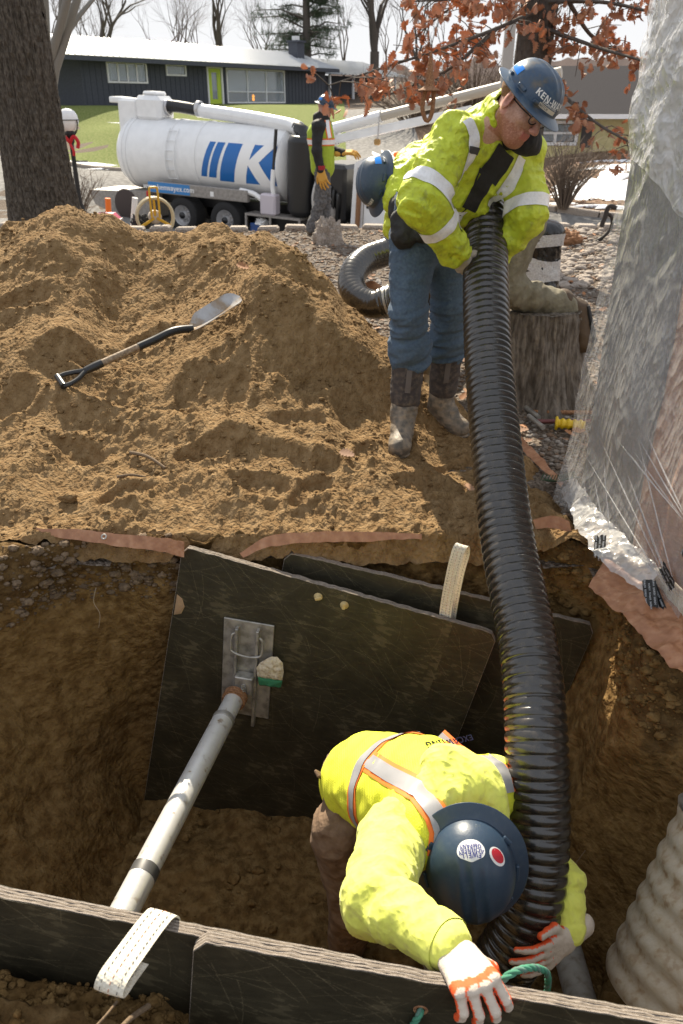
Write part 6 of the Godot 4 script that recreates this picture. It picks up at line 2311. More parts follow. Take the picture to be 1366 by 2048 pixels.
func build_sheet() -> void:
	# corner of a building under copper-coloured tarp, wrapped in clear plastic film
	var e := Vector3(0.165, 0, 0.95).normalized()
	var n := Vector3(-0.985, 0, 0.171).normalized()
	var c0 := Vector3(1.06, 0, -3.2)
	M.tarp = tri_mat(noise_tex([0, .4, .55, .7, 1], [lin(.23, .095, .042), lin(.31, .14, .068), lin(.36, .17, .085), lin(.4, .2, .105), lin(.47, .27, .16)], 0.01, 421, 5), weave_tex(), 3.5, 0.5, 0.35)
	var wall := thing("wrapped_wall", "building corner at the right covered with brown tarp over grey boards", "wall", c0)
	var y0 := -0.02
	# a grey board at the far end
	var bm := tri_mat(noise_tex([0, .4, .6, 1], [lin(.07, .07, .072), lin(.1, .1, .103), lin(.12, .12, .122), lin(.16, .158, .155)], 0.03, 422, 4), bump_tex(0.05, 423, 2.0, 4), 3.0, 0.8, 0.5)
	var gb := MB.new()
	gb.box(e * 0.22 + Vector3(0, 1.35 + y0, 0) - n * 0.03, Vector3(0.46, 2.7, 0.04), Basis(e, Vector3.UP, e.cross(Vector3.UP)), 0.004)
	part("grey_board", gb, bm, wall)
	# behind them the wall goes on out of frame
	var core := MB.new()
	core.box(e * 1.0 + Vector3(0.28, 1.35 + y0, 0.0), Vector3(2.0, 2.7, 0.36), Basis(e, Vector3.UP, e.cross(Vector3.UP)), 0.0)
	part("wall_core", core, flat_mat(lin(.3, .25, .2), .9), wall)
	var tp := MB.new()
	tp.grid(90, 60, func(s: float, t: float) -> Vector3:
		var l := 0.45 + s * 1.3
		var y := y0 + t * 2.7
		var w := 0.012 * sin(l * 31.0 + 0.6 * n_mid.get_noise_2d(l * 2, y)) + 0.02 * n_mid.get_noise_2d(l * 1.5, y * 0.35) + 0.006 * n_fine.get_noise_2d(l, y * 0.5)
		return e * l + Vector3(0, y, 0) + n * (w - 0.035))
	tp.thicken(0, 90, 60, 0.0015)
	part("wall_tarp", tp, M.tarp, wall)
	var bb := MB.new()
	bb.box(e * 1.18 + Vector3(0, 0.03, 0) + n * 0.06, Vector3(0.85, 0.11, 0.03), Basis(e, Vector3.UP, e.cross(Vector3.UP)), 0.003)
	part("base_board", bb, tri_mat(noise_tex([0, .25, .35, 1], [lin(.25, .17, .1), lin(.5, .44, .34), lin(.62, .57, .47), lin(.7, .65, .55)], 0.05, 424, 4), null, 3.0, 0.8), wall)
	# clear film
	M.film = flat_mat(Color(0.93, 0.93, 0.93, 0.24), 0.16)
	M.film.transparency = BaseMaterial3D.TRANSPARENCY_ALPHA
	M.film.normal_enabled = true
	M.film.normal_texture = crease_tex(0.014, 425, 9.0)
	M.film.uv1_triplanar = true
	M.film.uv1_scale = Vector3(2.0, 0.45, 2.0)
	M.film.normal_scale = 0.5
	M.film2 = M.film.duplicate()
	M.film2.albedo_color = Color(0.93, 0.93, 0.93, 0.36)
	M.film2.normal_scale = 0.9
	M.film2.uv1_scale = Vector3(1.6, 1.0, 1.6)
	var nf := noise_of(1.3, 426, 2)
	var nodes := [Vector2(1.0, 0.05), Vector2(0.95, 0.33), Vector2(0.55, -0.02)]
	var surf := func(l: float, y: float) -> Vector3:
		var w := 0.03 * nf.get_noise_2d(l * 1.2, y * 0.45) + 0.012 * (0.4 - absf(nf.get_noise_2d(l * 3.2 + y * 1.1, y * 0.8 + 3)))
		var up := smoothstep(0.8, 1.3, y)
		w += up * (0.028 * (0.4 - absf(nf.get_noise_2d(l * 2.4 - y * 1.7, y * 1.9 + 9))) + 0.010 * (0.4 - absf(nf.get_noise_2d(l * 7.0 + y * 2.0, y * 6.0))))
		var flare := 0.035 * smoothstep(0.35, 0.0, y) * smoothstep(1.0, 0.4, l)
		return c0 + e * l + Vector3(0, y, 0) + n * (0.075 - 0.075 * smoothstep(0.3, 1.4, y) + w * 0.8 + flare)
	var f := MB.new()
	f.grid(110, 200, func(s: float, t: float) -> Vector3:
		var y := y0 + t * 2.6
		# its near edge runs slantwise up from the lowest tape
		var right := 0.98 + 0.75 * smoothstep(0.1, 0.5, y)
		var l := lerpf(-0.02 + 0.01 * n_fine.get_noise_2d(y, 4), right, s)
		return surf.call(l, y))
	var film := solo("plastic_film", f, M.film, "wrinkled clear plastic film hanging over the wall at the right", "plastic sheet")
	# upper part hangs double; lower edge shaped as the line between sun and shade
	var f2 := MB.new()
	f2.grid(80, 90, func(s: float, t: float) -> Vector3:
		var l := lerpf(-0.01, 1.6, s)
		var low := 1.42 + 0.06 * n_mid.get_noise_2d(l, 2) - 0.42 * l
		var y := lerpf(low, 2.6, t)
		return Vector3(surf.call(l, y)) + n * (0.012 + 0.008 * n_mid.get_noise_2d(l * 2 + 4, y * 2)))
	part("sunlit_outer_fold", f2, M.film2, film)
	# gathered pleats that run out from the taped points: the film lies double there
	var rng2 := RandomNumberGenerator.new()
	rng2.seed = 427
	var pm := MB.new()
	for k in 15:
		var q: Vector2 = nodes[k % 3]
		var ang := [rng2.randf_range(2.4, 2.95), rng2.randf_range(2.7, 3.02), rng2.randf_range(2.0, 2.7)][k % 3] as float
		var d2 := Vector2(cos(ang), sin(ang))
		var r0 := rng2.randf_range(0.02, 0.12)
		var r1 := r0 + rng2.randf_range(0.2, 0.85) * (0.4 if k % 3 == 2 else 1.0)
		var wd := rng2.randf_range(0.0008, 0.002)
		pm.grid(2, 18, func(s: float, t: float) -> Vector3:
			var off := d2.orthogonal() * (s - 0.5) * wd * (1.0 - t * 0.6) * 2.0
			var pa := q + d2 * r0 + off
			var pb := q + d2 * r1 + off
			return Vector3(surf.call(maxf(pa.x, -0.02), pa.y)).lerp(surf.call(maxf(pb.x, -0.02), pb.y), t) + n * (0.008 + 0.006 * (1.0 - absf(s - 0.5) * 2.0) * sin(t * PI)))
	for k in 6:
		var y := rng2.randf_range(0.5, 2.3)
		var l0 := rng2.randf_range(0.0, 1.1)
		var ang := rng2.randf_range(0.3, 1.9)
		var ln := rng2.randf_range(0.06, 0.3)
		pm.grid(2, 10, func(s: float, t: float) -> Vector3:
			return Vector3(surf.call(l0 + cos(ang) * ln * t + s * 0.004, y + sin(ang) * ln * t)) + n * (0.005 + 0.004 * (1.0 - absf(s - 0.5) * 2.0)))
	tag(part("pleats", pm, M.film, film), "", "", "", "stuff")
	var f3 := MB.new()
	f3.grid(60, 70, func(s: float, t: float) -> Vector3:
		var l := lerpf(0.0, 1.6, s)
		var low := 1.5 - 0.42 * l + 0.05 * n_mid.get_noise_2d(l, 8)  # second layer, whitening the sunlit part above the same slanting shade line
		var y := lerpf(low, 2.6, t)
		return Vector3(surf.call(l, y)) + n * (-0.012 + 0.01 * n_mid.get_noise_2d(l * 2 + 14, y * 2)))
	part("sunlit_inner_fold", f3, M.film2, film)
	# its hem lies crumpled on the ground
	var hem := drape([Vector3(0.98, 0.02, -3.2), Vector3(0.955, 0.03, -2.9), Vector3(0.95, 0.04, -2.7), Vector3(0.99, 0.03, -2.5), Vector3(1.06, 0.03, -2.36)], [Vector3(1.02, 0.10, -3.2), Vector3(1.03, 0.10, -2.95), Vector3(1.05, 0.1, -2.75), Vector3(1.09, 0.1, -2.55), Vector3(1.13, 0.09, -2.4)], 90, 16, func(s: float, t: float, p: Vector3) -> Vector3:
		return Vector3(0, 0.02 * n_fine.get_noise_2d(p.x * 1.2, p.z * 1.2) + 0.022 * (0.5 - absf(n_mid.get_noise_2d(p.z * 3.0, p.x * 3.0))), 0) + n * 0.012 * n_fine.get_noise_2d(p.z, 3))
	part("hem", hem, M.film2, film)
	# printed black tape
	var tapes := [[0.98, 0.30, 1.22, 0.10], [0.90, 0.14, -0.38, 0.09], [0.86, 0.03, -0.5, 0.10], [0.79, -0.035, -0.85, 0.10], [0.5, 0.0, -1.0, 0.085]]
	var pick := ["black printed tape strip holding the film high at the right edge", "black printed tape strip lower on the brown tarp", "black printed tape strip bridging film and white board", "black printed tape strip lowest on the ground tarp", "black printed tape strip on the crumpled hem of the film"]
	var tb := flat_mat(lin(.012, .012, .012), .45)
	var ink := flat_mat(lin(.42, .44, .47), .5)
	for k in tapes.size():
		var q: Array = tapes[k]
		var c: Vector3 = surf.call(q[0], q[1]) + n * 0.03
		if k == 3:
			c = Vector3(1.075, 0.045, -2.335)
		if k == 4:
			c = Vector3(0.985, 0.06, -2.64)
		var nn := n if k < 2 else (n + Vector3(0, 0.9, 0.4)).normalized()
		var ex := e.rotated(n, q[2])
		ex = (ex - nn * ex.dot(nn)).normalized()
		var ey := nn.cross(ex)
		var tt := thing("tape_strip", pick[k], "tape", c, Basis(ex, ey, nn), "printed black tape strips")
		var m := MB.new()
		var rng := RandomNumberGenerator.new()
		rng.seed = 500 + k
		var rag := []
		for i in 9:
			rag.append(rng.randf_range(-0.006, 0.006))
		m.grid(14, 8, func(s: float, t: float) -> Vector3:
			var x: float = (s - 0.5) * q[3] + (rag[roundi(t * 8)] if s > 0.95 or s < 0.05 else 0.0)
			return Vector3(x, (t - 0.5) * 0.048, 0.004 * n_fine.get_noise_2d(x * 4 + k, t * 0.2)), true)
		m.thicken(0, 14, 8, 0.0006)
		part("tape", m, tb, tt)
		for row in 3:
			for cix in 3:
				var tx := letters("DUROY", 0.0085, func(x: float, y: float) -> Array: return [Vector3(x + (cix - 1) * 0.034 + (0.014 if row % 2 else 0.0) - 0.004, y + (row - 1) * 0.0155, 0.0025 + 0.004 * n_fine.get_noise_2d((x + (cix - 1) * 0.034) * 4 + k, (y + (row - 1) * 0.0155 + 0.024) / 0.048 * 0.2)), Vector3(0, 0, 1)])
				part("print", tx, ink, tt)

func tarp_piece(label: String, top: Array, low: Array, amp: float, nu := 60, nv := 8) -> void:
	var m := drape(top, low, nu, nv, func(s: float, t: float, p: Vector3) -> Vector3:
		return Vector3(0, amp * n_mid.get_noise_2d(p.x * 3, p.z * 3) + amp * 0.5 * n_fine.get_noise_2d(p.x, p.z), 0))
	m.thicken(0, nu, nv, 0.0012)
	solo("tarp_strip", m, M.tarp, label, "tarp", "edges of the brown ground tarp")

func build_tarps() -> void:
	tarp_piece("brown tarp spread on the ground at the right under the tape strips", [Vector3(0.905, -0.005, -2.47), Vector3(0.95, -0.01, -2.33), Vector3(1.0, -0.015, -2.18), Vector3(1.07, -0.02, -1.97), Vector3(1.2, -0.03, -1.9)], [Vector3(1.0, 0.02, -2.6), Vector3(1.1, 0.035, -2.42), Vector3(1.2, 0.03, -2.2), Vector3(1.28, 0.03, -1.99), Vector3(1.4, 0.03, -1.88)], 0.022, 80, 24)
	tarp_piece("brown tarp strip with eyelet along the far edge of the pit, left of the panel", [Vector3(-1.23, 0.045, -2.81), Vector3(-1.1, 0.048, -2.80), Vector3(-0.94, 0.042, -2.79), Vector3(-0.78, 0.035, -2.765), Vector3(-0.62, 0.03, -2.735)], [Vector3(-1.2, 0.028, -2.80), Vector3(-1.1, 0.02, -2.775), Vector3(-0.94, 0.005, -2.757), Vector3(-0.78, -0.01, -2.74), Vector3(-0.622, -0.03, -2.715)], 0.008)
	var ey := MB.new()
	ey.lathe(PackedVector2Array([Vector2(0.006, 0.0), Vector2(0.007, 0.002), Vector2(0.011, 0.002), Vector2(0.012, 0.0)]), 16, Transform3D(Basis(Vector3.RIGHT, 0.9), Vector3(-0.945, 0.03, -2.77)))
	solo("eyelet", ey, M.steel, "small metal eyelet in the tarp strip at the pit's far edge", "eyelet")
	tarp_piece("brown tarp strip half buried in sand above the far panel", [Vector3(-0.40, -0.005, -2.70), Vector3(-0.28, 0.04, -2.76), Vector3(-0.1, 0.055, -2.765), Vector3(0.1, 0.05, -2.775), Vector3(0.32, 0.04, -2.78)], [Vector3(-0.385, -0.02, -2.69), Vector3(-0.27, 0.005, -2.735), Vector3(-0.1, 0.02, -2.745), Vector3(0.1, 0.02, -2.755), Vector3(0.32, 0.025, -2.765)], 0.008)
	tarp_piece("brown tarp strip between sand and gravel right of the hose", [Vector3(0.90, 0.035, -3.98), Vector3(0.93, 0.04, -3.75), Vector3(0.97, 0.04, -3.5), Vector3(1.0, 0.035, -3.25)], [Vector3(0.86, 0.01, -3.96), Vector3(0.885, 0.02, -3.7), Vector3(0.935, 0.025, -3.48), Vector3(0.985, 0.03, -3.23)], 0.012)
	tarp_piece("curled orange-brown tarp scrap beside the hose at the pit rim", [Vector3(0.78, 0.05, -2.87), Vector3(0.85, 0.075, -2.86), Vector3(0.92, 0.06, -2.84)], [Vector3(0.79, 0.02, -2.85), Vector3(0.85, 0.035, -2.83), Vector3(0.93, 0.02, -2.82)], 0.006, 24, 6)
	tarp_piece("orange tarp scrap lying inside the black hose loop", [Vector3(0.14, 0.5, -5.35), Vector3(0.2, 0.53, -5.3), Vector3(0.27, 0.5, -5.22)], [Vector3(0.16, 0.45, -5.28), Vector3(0.21, 0.47, -5.24), Vector3(0.28, 0.46, -5.18)], 0.01, 24, 6)

func build_culvert() -> void:
	# corrugated steel riser, leaning, its open end up and to the right
	var axis := Vector3(0.39, 0.85, -0.35).normalized()
	var top := Vector3(1.262, -0.385, -1.64)
	var t := thing("corrugated_pipe", "rusty white corrugated steel pipe leaning at the lower right of the pit", "pipe", top)
	var x := axis.cross(Vector3(0, 0, 1)).normalized()
	var bas := Basis(x, axis, x.cross(axis))
	var R := 0.255
	var m := MB.new()
	var prof := PackedVector2Array()
	for i in 68:
		var l := i * 0.0085
		prof.append(Vector2(R + 0.0045 * sin(l * TAU / 0.075), -l))
	m.lathe(prof, 72, Transform3D(bas, Vector3.ZERO))
	var inner := MB.new()
	inner.lathe(PackedVector2Array([Vector2(R - 0.008, 0), Vector2(R - 0.016, -0.56)]), 60, Transform3D(bas, Vector3.ZERO))
	var pm := tri_mat(noise_tex([0, .2, .27, .36, .6, 1], [lin(.2, .105, .045), lin(.28, .18, .095), lin(.36, .28, .185), lin(.43, .36, .265), lin(.47, .41, .32), lin(.52, .48, .41)], 0.02, 431, 6), bump_tex(0.05, 432, 2.5, 5), 2.0, 0.6, 0.5)
	part("corrugated_wall", m, pm, t)
	part("inside", inner, M.rust, t)
	var rim := MB.new()
	rim.lathe(PackedVector2Array([Vector2(R - 0.012, -0.004), Vector2(R - 0.012, 0.008), Vector2(R + 0.006, 0.012), Vector2(R + 0.013, 0.0), Vector2(R + 0.008, -0.012)]), 72, Transform3D(bas, Vector3.ZERO))
	part("rim", rim, M.steel, t)
	# soil slumped against its foot
	for k in 3:
		var sl := solo("soil_slump", rock_mesh(120 + k, [0.34, 0.2, 0.26][k], [0.44, 0.3, 0.34][k]), M.soil, ["sunlit soil slumped against the foot of the corrugated pipe", "smaller soil slump nearer the grey pipe", "soil slump between corrugated pipe and near panel"][k], "soil")
		sl.position = [Vector3(1.08, -1.22, -1.36), Vector3(0.93, -1.4, -1.6), Vector3(1.15, -1.0, -1.12)][k]
	# grey plastic pipe lying in the pit
	var g := MB.new()
	g.tube(PackedVector3Array([Vector3(0.80, -1.12, -2.36), Vector3(0.80, -1.09, -1.2)]), 0.052, 28)
	solo("grey_pipe", g, tri_mat(noise_tex([0, .35, .5, 1], [lin(.16, .13, .095), lin(.27, .25, .22), lin(.31, .3, .275), lin(.36, .35, .33)], 0.02, 433, 5), null, 2.5, 0.6), "grey plastic pipe lying at the bottom of the pit beside the glove", "pipe")

func build_stump() -> void:
	var c := Vector3(1.12, 0.0, -4.52)
	var t := thing("tree_stump", "weathered grey tree stump under the kneeling man", "stump", c)
	var nz := noise_of(1.0, 441, 4)
	var m := MB.new()
	m.grid(110, 60, func(s: float, q: float) -> Vector3:
		var a := s * TAU
		var y := 0.6 * q - 0.06
		var fl := exp(-q * 3.6)
		var lob := 0.5 + 0.5 * sin(a * 5.0 + 1.3) + 0.4 * sin(a * 9.0 + 0.4)
		var r := 0.225 + 0.09 * fl + 0.12 * fl * maxf(0.0, lob) - 0.02 * q
		r += 0.12 * (0.45 - absf(nz.get_noise_3d(cos(a) * 2.6, q * 0.7, sin(a) * 2.6))) * (0.5 + fl)
		r += 0.03 * (0.3 - absf(nz.get_noise_3d(cos(a) * 5.0, q * 0.9, sin(a) * 5.0))) + 0.01 * nz.get_noise_3d(cos(a) * 9.0, q * 3.0, sin(a) * 9.0) + 0.006 * nz.get_noise_3d(cos(a) * 26.0, q * 8.0, sin(a) * 26.0)
		return Vector3(cos(a) * r, y, sin(a) * r * 0.95), true)
	var bark := tri_mat(noise_tex([0, .35, .5, .65, 1], [lin(.03, .022, .015), lin(.075, .06, .046), lin(.12, .1, .08), lin(.165, .14, .115), lin(.23, .185, .135)], 0.02, 442, 6), bump_tex(0.05, 443, 6.0, 5), 2.0, 0.95, 1.0)
	bark.uv1_scale = Vector3(3.4, 0.6, 3.4)
	part("trunk", m, bark, t)
	var top := MB.new()
	top.grid(50, 6, func(s: float, q: float) -> Vector3:
		var a := s * TAU
		return Vector3(cos(a) * 0.235 * q, 0.535 + 0.012 * nz.get_noise_2d(cos(a) * q * 8, sin(a) * q * 8), sin(a) * 0.225 * q))
	part("cut_face", top, bark, t)
	# post wrapped in film and black plastic behind the stump
	var w := thing("wrapped_post", "post wrapped in clear film with black plastic showing, standing behind the stump", "wrapped post", Vector3(1.5, 0.0, -6.2))
	var n2 := noise_of(1.0, 451, 3)
	var blackm := flat_mat(lin(.008, .008, .009), 0.18)
	var pm := MB.new()
	pm.grid(60, 60, func(s: float, q: float) -> Vector3:
		var a := s * TAU
		var y := q * 0.80
		var r := 0.145 + 0.012 * sin(y * 9.0) + 0.014 * n2.get_noise_3d(cos(a) * 3, y * 7, sin(a) * 3) + 0.012 * (0.5 - absf(n2.get_noise_3d(cos(a) * 5, y * 16, sin(a) * 5)))
		r *= sqrt(maxf(0.0, 1.0 - pow(maxf(0.0, (q - 0.86) / 0.14), 2.4))) * 0.97 + 0.03
		return Vector3(cos(a) * r, y, sin(a) * r), true)
	part("black_plastic", pm, blackm, w)
	var wrap := tri_mat(noise_tex([0, .4, .6, 1], [lin(.3, .28, .26), lin(.42, .4, .385), lin(.5, .485, .47), lin(.62, .61, .6)], 0.03, 452, 4), bump_tex(0.03, 453, 7.0, 5), 4.0, 0.3, 0.9)
	for k in 5:
		var bandm := MB.new()
		var yb: float = [0.03, 0.17, 0.32, 0.46, 0.595][k]
		var hw: float = [0.12, 0.10, 0.105, 0.095, 0.085][k]
		var tilt: float = [0.04, -0.05, 0.055, -0.04, 0.03][k]
		bandm.grid(60, 8, func(s: float, q: float) -> Vector3:
			var a := s * TAU
			var y := yb + hw * q + tilt * sin(a + 0.5)
			var r := 0.158 + 0.012 * sin(y * 9.0) + 0.008 * n2.get_noise_3d(cos(a) * 4, y * 12, sin(a) * 4)
			return Vector3(cos(a) * r, y, sin(a) * r), true)
		part("film_wrap", bandm, wrap, w)

func rod(called: String, label: String, cat: String, ctrl: Array, rad, mat: Material, group := "") -> void:
	var m := MB.new()
	var path := curve_pts(ctrl, 0.008)
	var rr := []
	for i in path.size():
		var t := float(i) / (path.size() - 1)
		rr.append(lerpf(rad[0], rad[1], t) if rad is Array else rad)
	m.tube(path, rr, 8)
	solo(called, m, mat, label, cat, group)

func build_small() -> void:
	# two T-handled probes on the gravel
	var steel: Material = M.rust
	for k in 2:
		var t := thing("probe_rod", ["rusty T-handled steel probe lying on the gravel, the farther one", "red T-handled steel probe with yellow grip lying on the gravel"][k], "tool", [Vector3(1.06, 0.03, -4.2), Vector3(1.05, 0.03, -4.05)][k], Basis.IDENTITY, "T-handled probes")
		var m := MB.new()
		m.tube(PackedVector3Array([Vector3(0, 0, 0), Vector3(0.55, 0.0, 0.02 - 0.03 * k)]), 0.012, 12)
		part("shaft", m, steel if k == 0 else flat_mat(lin(.13, .035, .035), .6), t)
		m = MB.new()
		m.tube(PackedVector3Array([Vector3(-0.02, 0, -0.085), Vector3(0.02, 0.0, 0.09)]), 0.0135, 12)
		part("cross_handle", m, M.steel, t)
		if k == 1:
			m = MB.new()
			var rp := PackedVector3Array()
			var rr := []
			for i in 40:
				var u := i / 39.0
				rp.append(Vector3(0.09 + 0.15 * u, 0.012, 0.055 + 0.035 * u))
				rr.append(0.026 + 0.004 * sin(u * TAU * 5.0) + (0.008 if u < 0.08 else 0.0))
			m.tube(rp, rr, 16)
			part("yellow_grip", m, flat_mat(lin(.62, .42, .01), .5), t)
	# sticks on the sand, roots at the pit
	var wood := tri_mat(noise_tex([0, .5, 1], [lin(.09, .06, .035), lin(.16, .11, .065), lin(.25, .18, .12)], 0.04, 461, 4), bump_tex(0.08, 462, 4.0, 3), 6.0, 0.9, 0.8)
	var place := func(x: float, d: float, up: float) -> Vector3: return Vector3(x, sand_h(x, d) + up, -d)
	rod("stick", "brown stick lying on the trampled sand below the shovel", "stick", [place.call(-0.96, 3.34, 0.02), place.call(-0.87, 3.29, 0.022), place.call(-0.78, 3.22, 0.015)], [0.009, 0.006], wood)
	rod("stick", "short stick half sunk in the sand left of the footprints", "stick", [place.call(-0.98, 3.16, 0.012), place.call(-0.92, 3.17, 0.014), place.call(-0.86, 3.18, 0.006)], [0.007, 0.005], wood)
	rod("root", "thin pale root under the strap at the near panel", "root", [Vector3(-0.46, -0.07, -0.99), Vector3(-0.47, -0.05, -0.95), Vector3(-0.49, -0.045, -0.91), Vector3(-0.5, -0.06, -0.86)], [0.003, 0.002], wood)
	rod("root", "thicker root running from the strap into the soil at lower left", "root", [Vector3(-0.4, -0.1, -1.0), Vector3(-0.43, -0.07, -0.95), Vector3(-0.45, -0.06, -0.9), Vector3(-0.47, -0.08, -0.84)], [0.006, 0.005], wood)
	rod("root", "hair-thin curled root on the dark left pit wall", "root", [Vector3(-0.97, -0.14, -2.66), Vector3(-0.985, -0.2, -2.65), Vector3(-0.965, -0.25, -2.64), Vector3(-0.975, -0.31, -2.63)], [0.002, 0.001], flat_mat(lin(.3, .24, .17), .9))
	rod("root", "thin root sticking out of the right pit wall by the hose", "root", [Vector3(0.86, -0.78, -1.95), Vector3(0.82, -0.84, -1.93), Vector3(0.80, -0.9, -1.94), Vector3(0.79, -0.98, -1.93)], [0.002, 0.001], wood)
	var ch := solo("sand_chunk", lump_mesh(91, 10), M.sand, "loose clump of sand in a footprint at lower left", "clump")
	ch.transform = Transform3D(Basis.from_euler(Vector3(0.3, 0.7, 0.2)).scaled(Vector3(0.045, 0.026, 0.035)), place.call(-1.16, 3.03, 0.015))
	# weathered rock standing at the yard's edge, a smaller dark one to the right
	var rk := rock_mesh(93, 0.2, 0.34)
	var r := solo("standing_rock", rk, M.stone, "rough upright stone at the yard edge by the truck man's feet", "rock")
	r.position = Vector3(-0.17, -0.02, -10.3)
	var r2 := solo("dark_rock", rock_mesh(94, 0.24, 0.2), M.rust, "brown rock on the gravel right of the wrapped post", "rock")
	r2.position = Vector3(2.75, -0.02, -10.3)
	# wrought iron bird ornament on the edge to the right
	var iron := flat_mat(lin(.03, .025, .022), .7)
	var it := thing("iron_ornament", "small dark iron garden ornament standing at the yard edge, right", "ornament", Vector3(3.28, 0.0, -10.4))
	var im := MB.new()
	im.tube(curve_pts([Vector3(-0.12, 0.0, 0), Vector3(-0.02, 0.06, 0), Vector3(0.06, 0.16, 0), Vector3(0.06, 0.28, 0), Vector3(0.0, 0.33, 0), Vector3(-0.03, 0.27, 0)], 0.02), 0.022, 8)
	part("curved_stem", im, iron, it)
	im = MB.new()
	im.tube(curve_pts([Vector3(-0.06, 0.18, 0), Vector3(-0.03, 0.3, 0), Vector3(0.0, 0.42, 0), Vector3(0.09, 0.4, 0.02)], 0.02), [0.02, 0.045] if false else 0.03, 8)
	part("head", im, iron, it)
	# green twig of spruce at the foot of the film
	var gt := thing("spruce_sprig", "green spruce sprig on the ground at the foot of the film", "sprig", Vector3(0.99, 0.02, -3.3))
	var gmat := flat_mat(lin(.03, .065, .028), .8)
	for k in 26:
		var u := k / 26.0
		var gm := MB.new()
		gm.tube(PackedVector3Array([Vector3(-0.08 + 0.16 * u, 0.012, 0.02 * sin(u * 5)), Vector3(-0.06 + 0.16 * u, 0.03, 0.02 * sin(u * 5) + (0.03 if k % 2 else -0.03))]), 0.0022, 4)
		part("needle", gm, gmat, gt)

func rock_mesh(seed_: int, w: float, h: float) -> ArrayMesh:
	var n := noise_of(1.0, seed_, 5)
	var m := MB.new()
	m.grid(44, 26, func(s: float, t: float) -> Vector3:
		var a := s * TAU
		var b := t * PI * 0.5
		var q := Vector3(cos(a) * cos(b), sin(b), sin(a) * cos(b))
		var k := 0.82 + 0.42 * n.get_noise_3dv(q * 1.6) + 0.2 * absf(n.get_noise_3dv(q * 5.0))
		return Vector3(q.x * w * k, pow(q.y, 0.6) * h * k, q.z * w * k), true)
	return m.mesh()

# ---------------------------------------------------------------- street, lawn, houses
func along(tab: Array, x: float) -> float:
	for i in tab.size() - 1:
		if x <= tab[i + 1][0]:
			return lerpf(tab[i][1], tab[i + 1][1], clampf((x - tab[i][0]) / (tab[i + 1][0] - tab[i][0]), 0, 1))
	return tab[-1][1]

const FAR_KERB := [[-30.0, 46.0], [-20.0, 40.0], [-8.1, 33.0], [-3.0, 30.0], [0.0, 28.0], [3.0, 21.0], [5.0, 18.4], [9.0, 17.3], [25.0, 17.0]]
const NEAR_KERB := [[-30.0, 19.0], [-8.0, 17.0], [-3.0, 15.4], [0.0, 14.9], [3.0, 14.4], [9.0, 14.1], [25.0, 14.0]]

func land_sheet(called: String, mat: Material, x0: float, x1: float, dn: Callable, df: Callable, nx: int, nd: int, lift: float) -> void:
	var m := MB.new()
	m.grid(nx, nd, func(s: float, t: float) -> Vector3:
		var x := lerpf(x0, x1, s)
		var d := lerpf(dn.call(x), df.call(x), t)
		return Vector3(x, yard_h(x, d) + lift, -d), true)
	structure(called, m, mat)

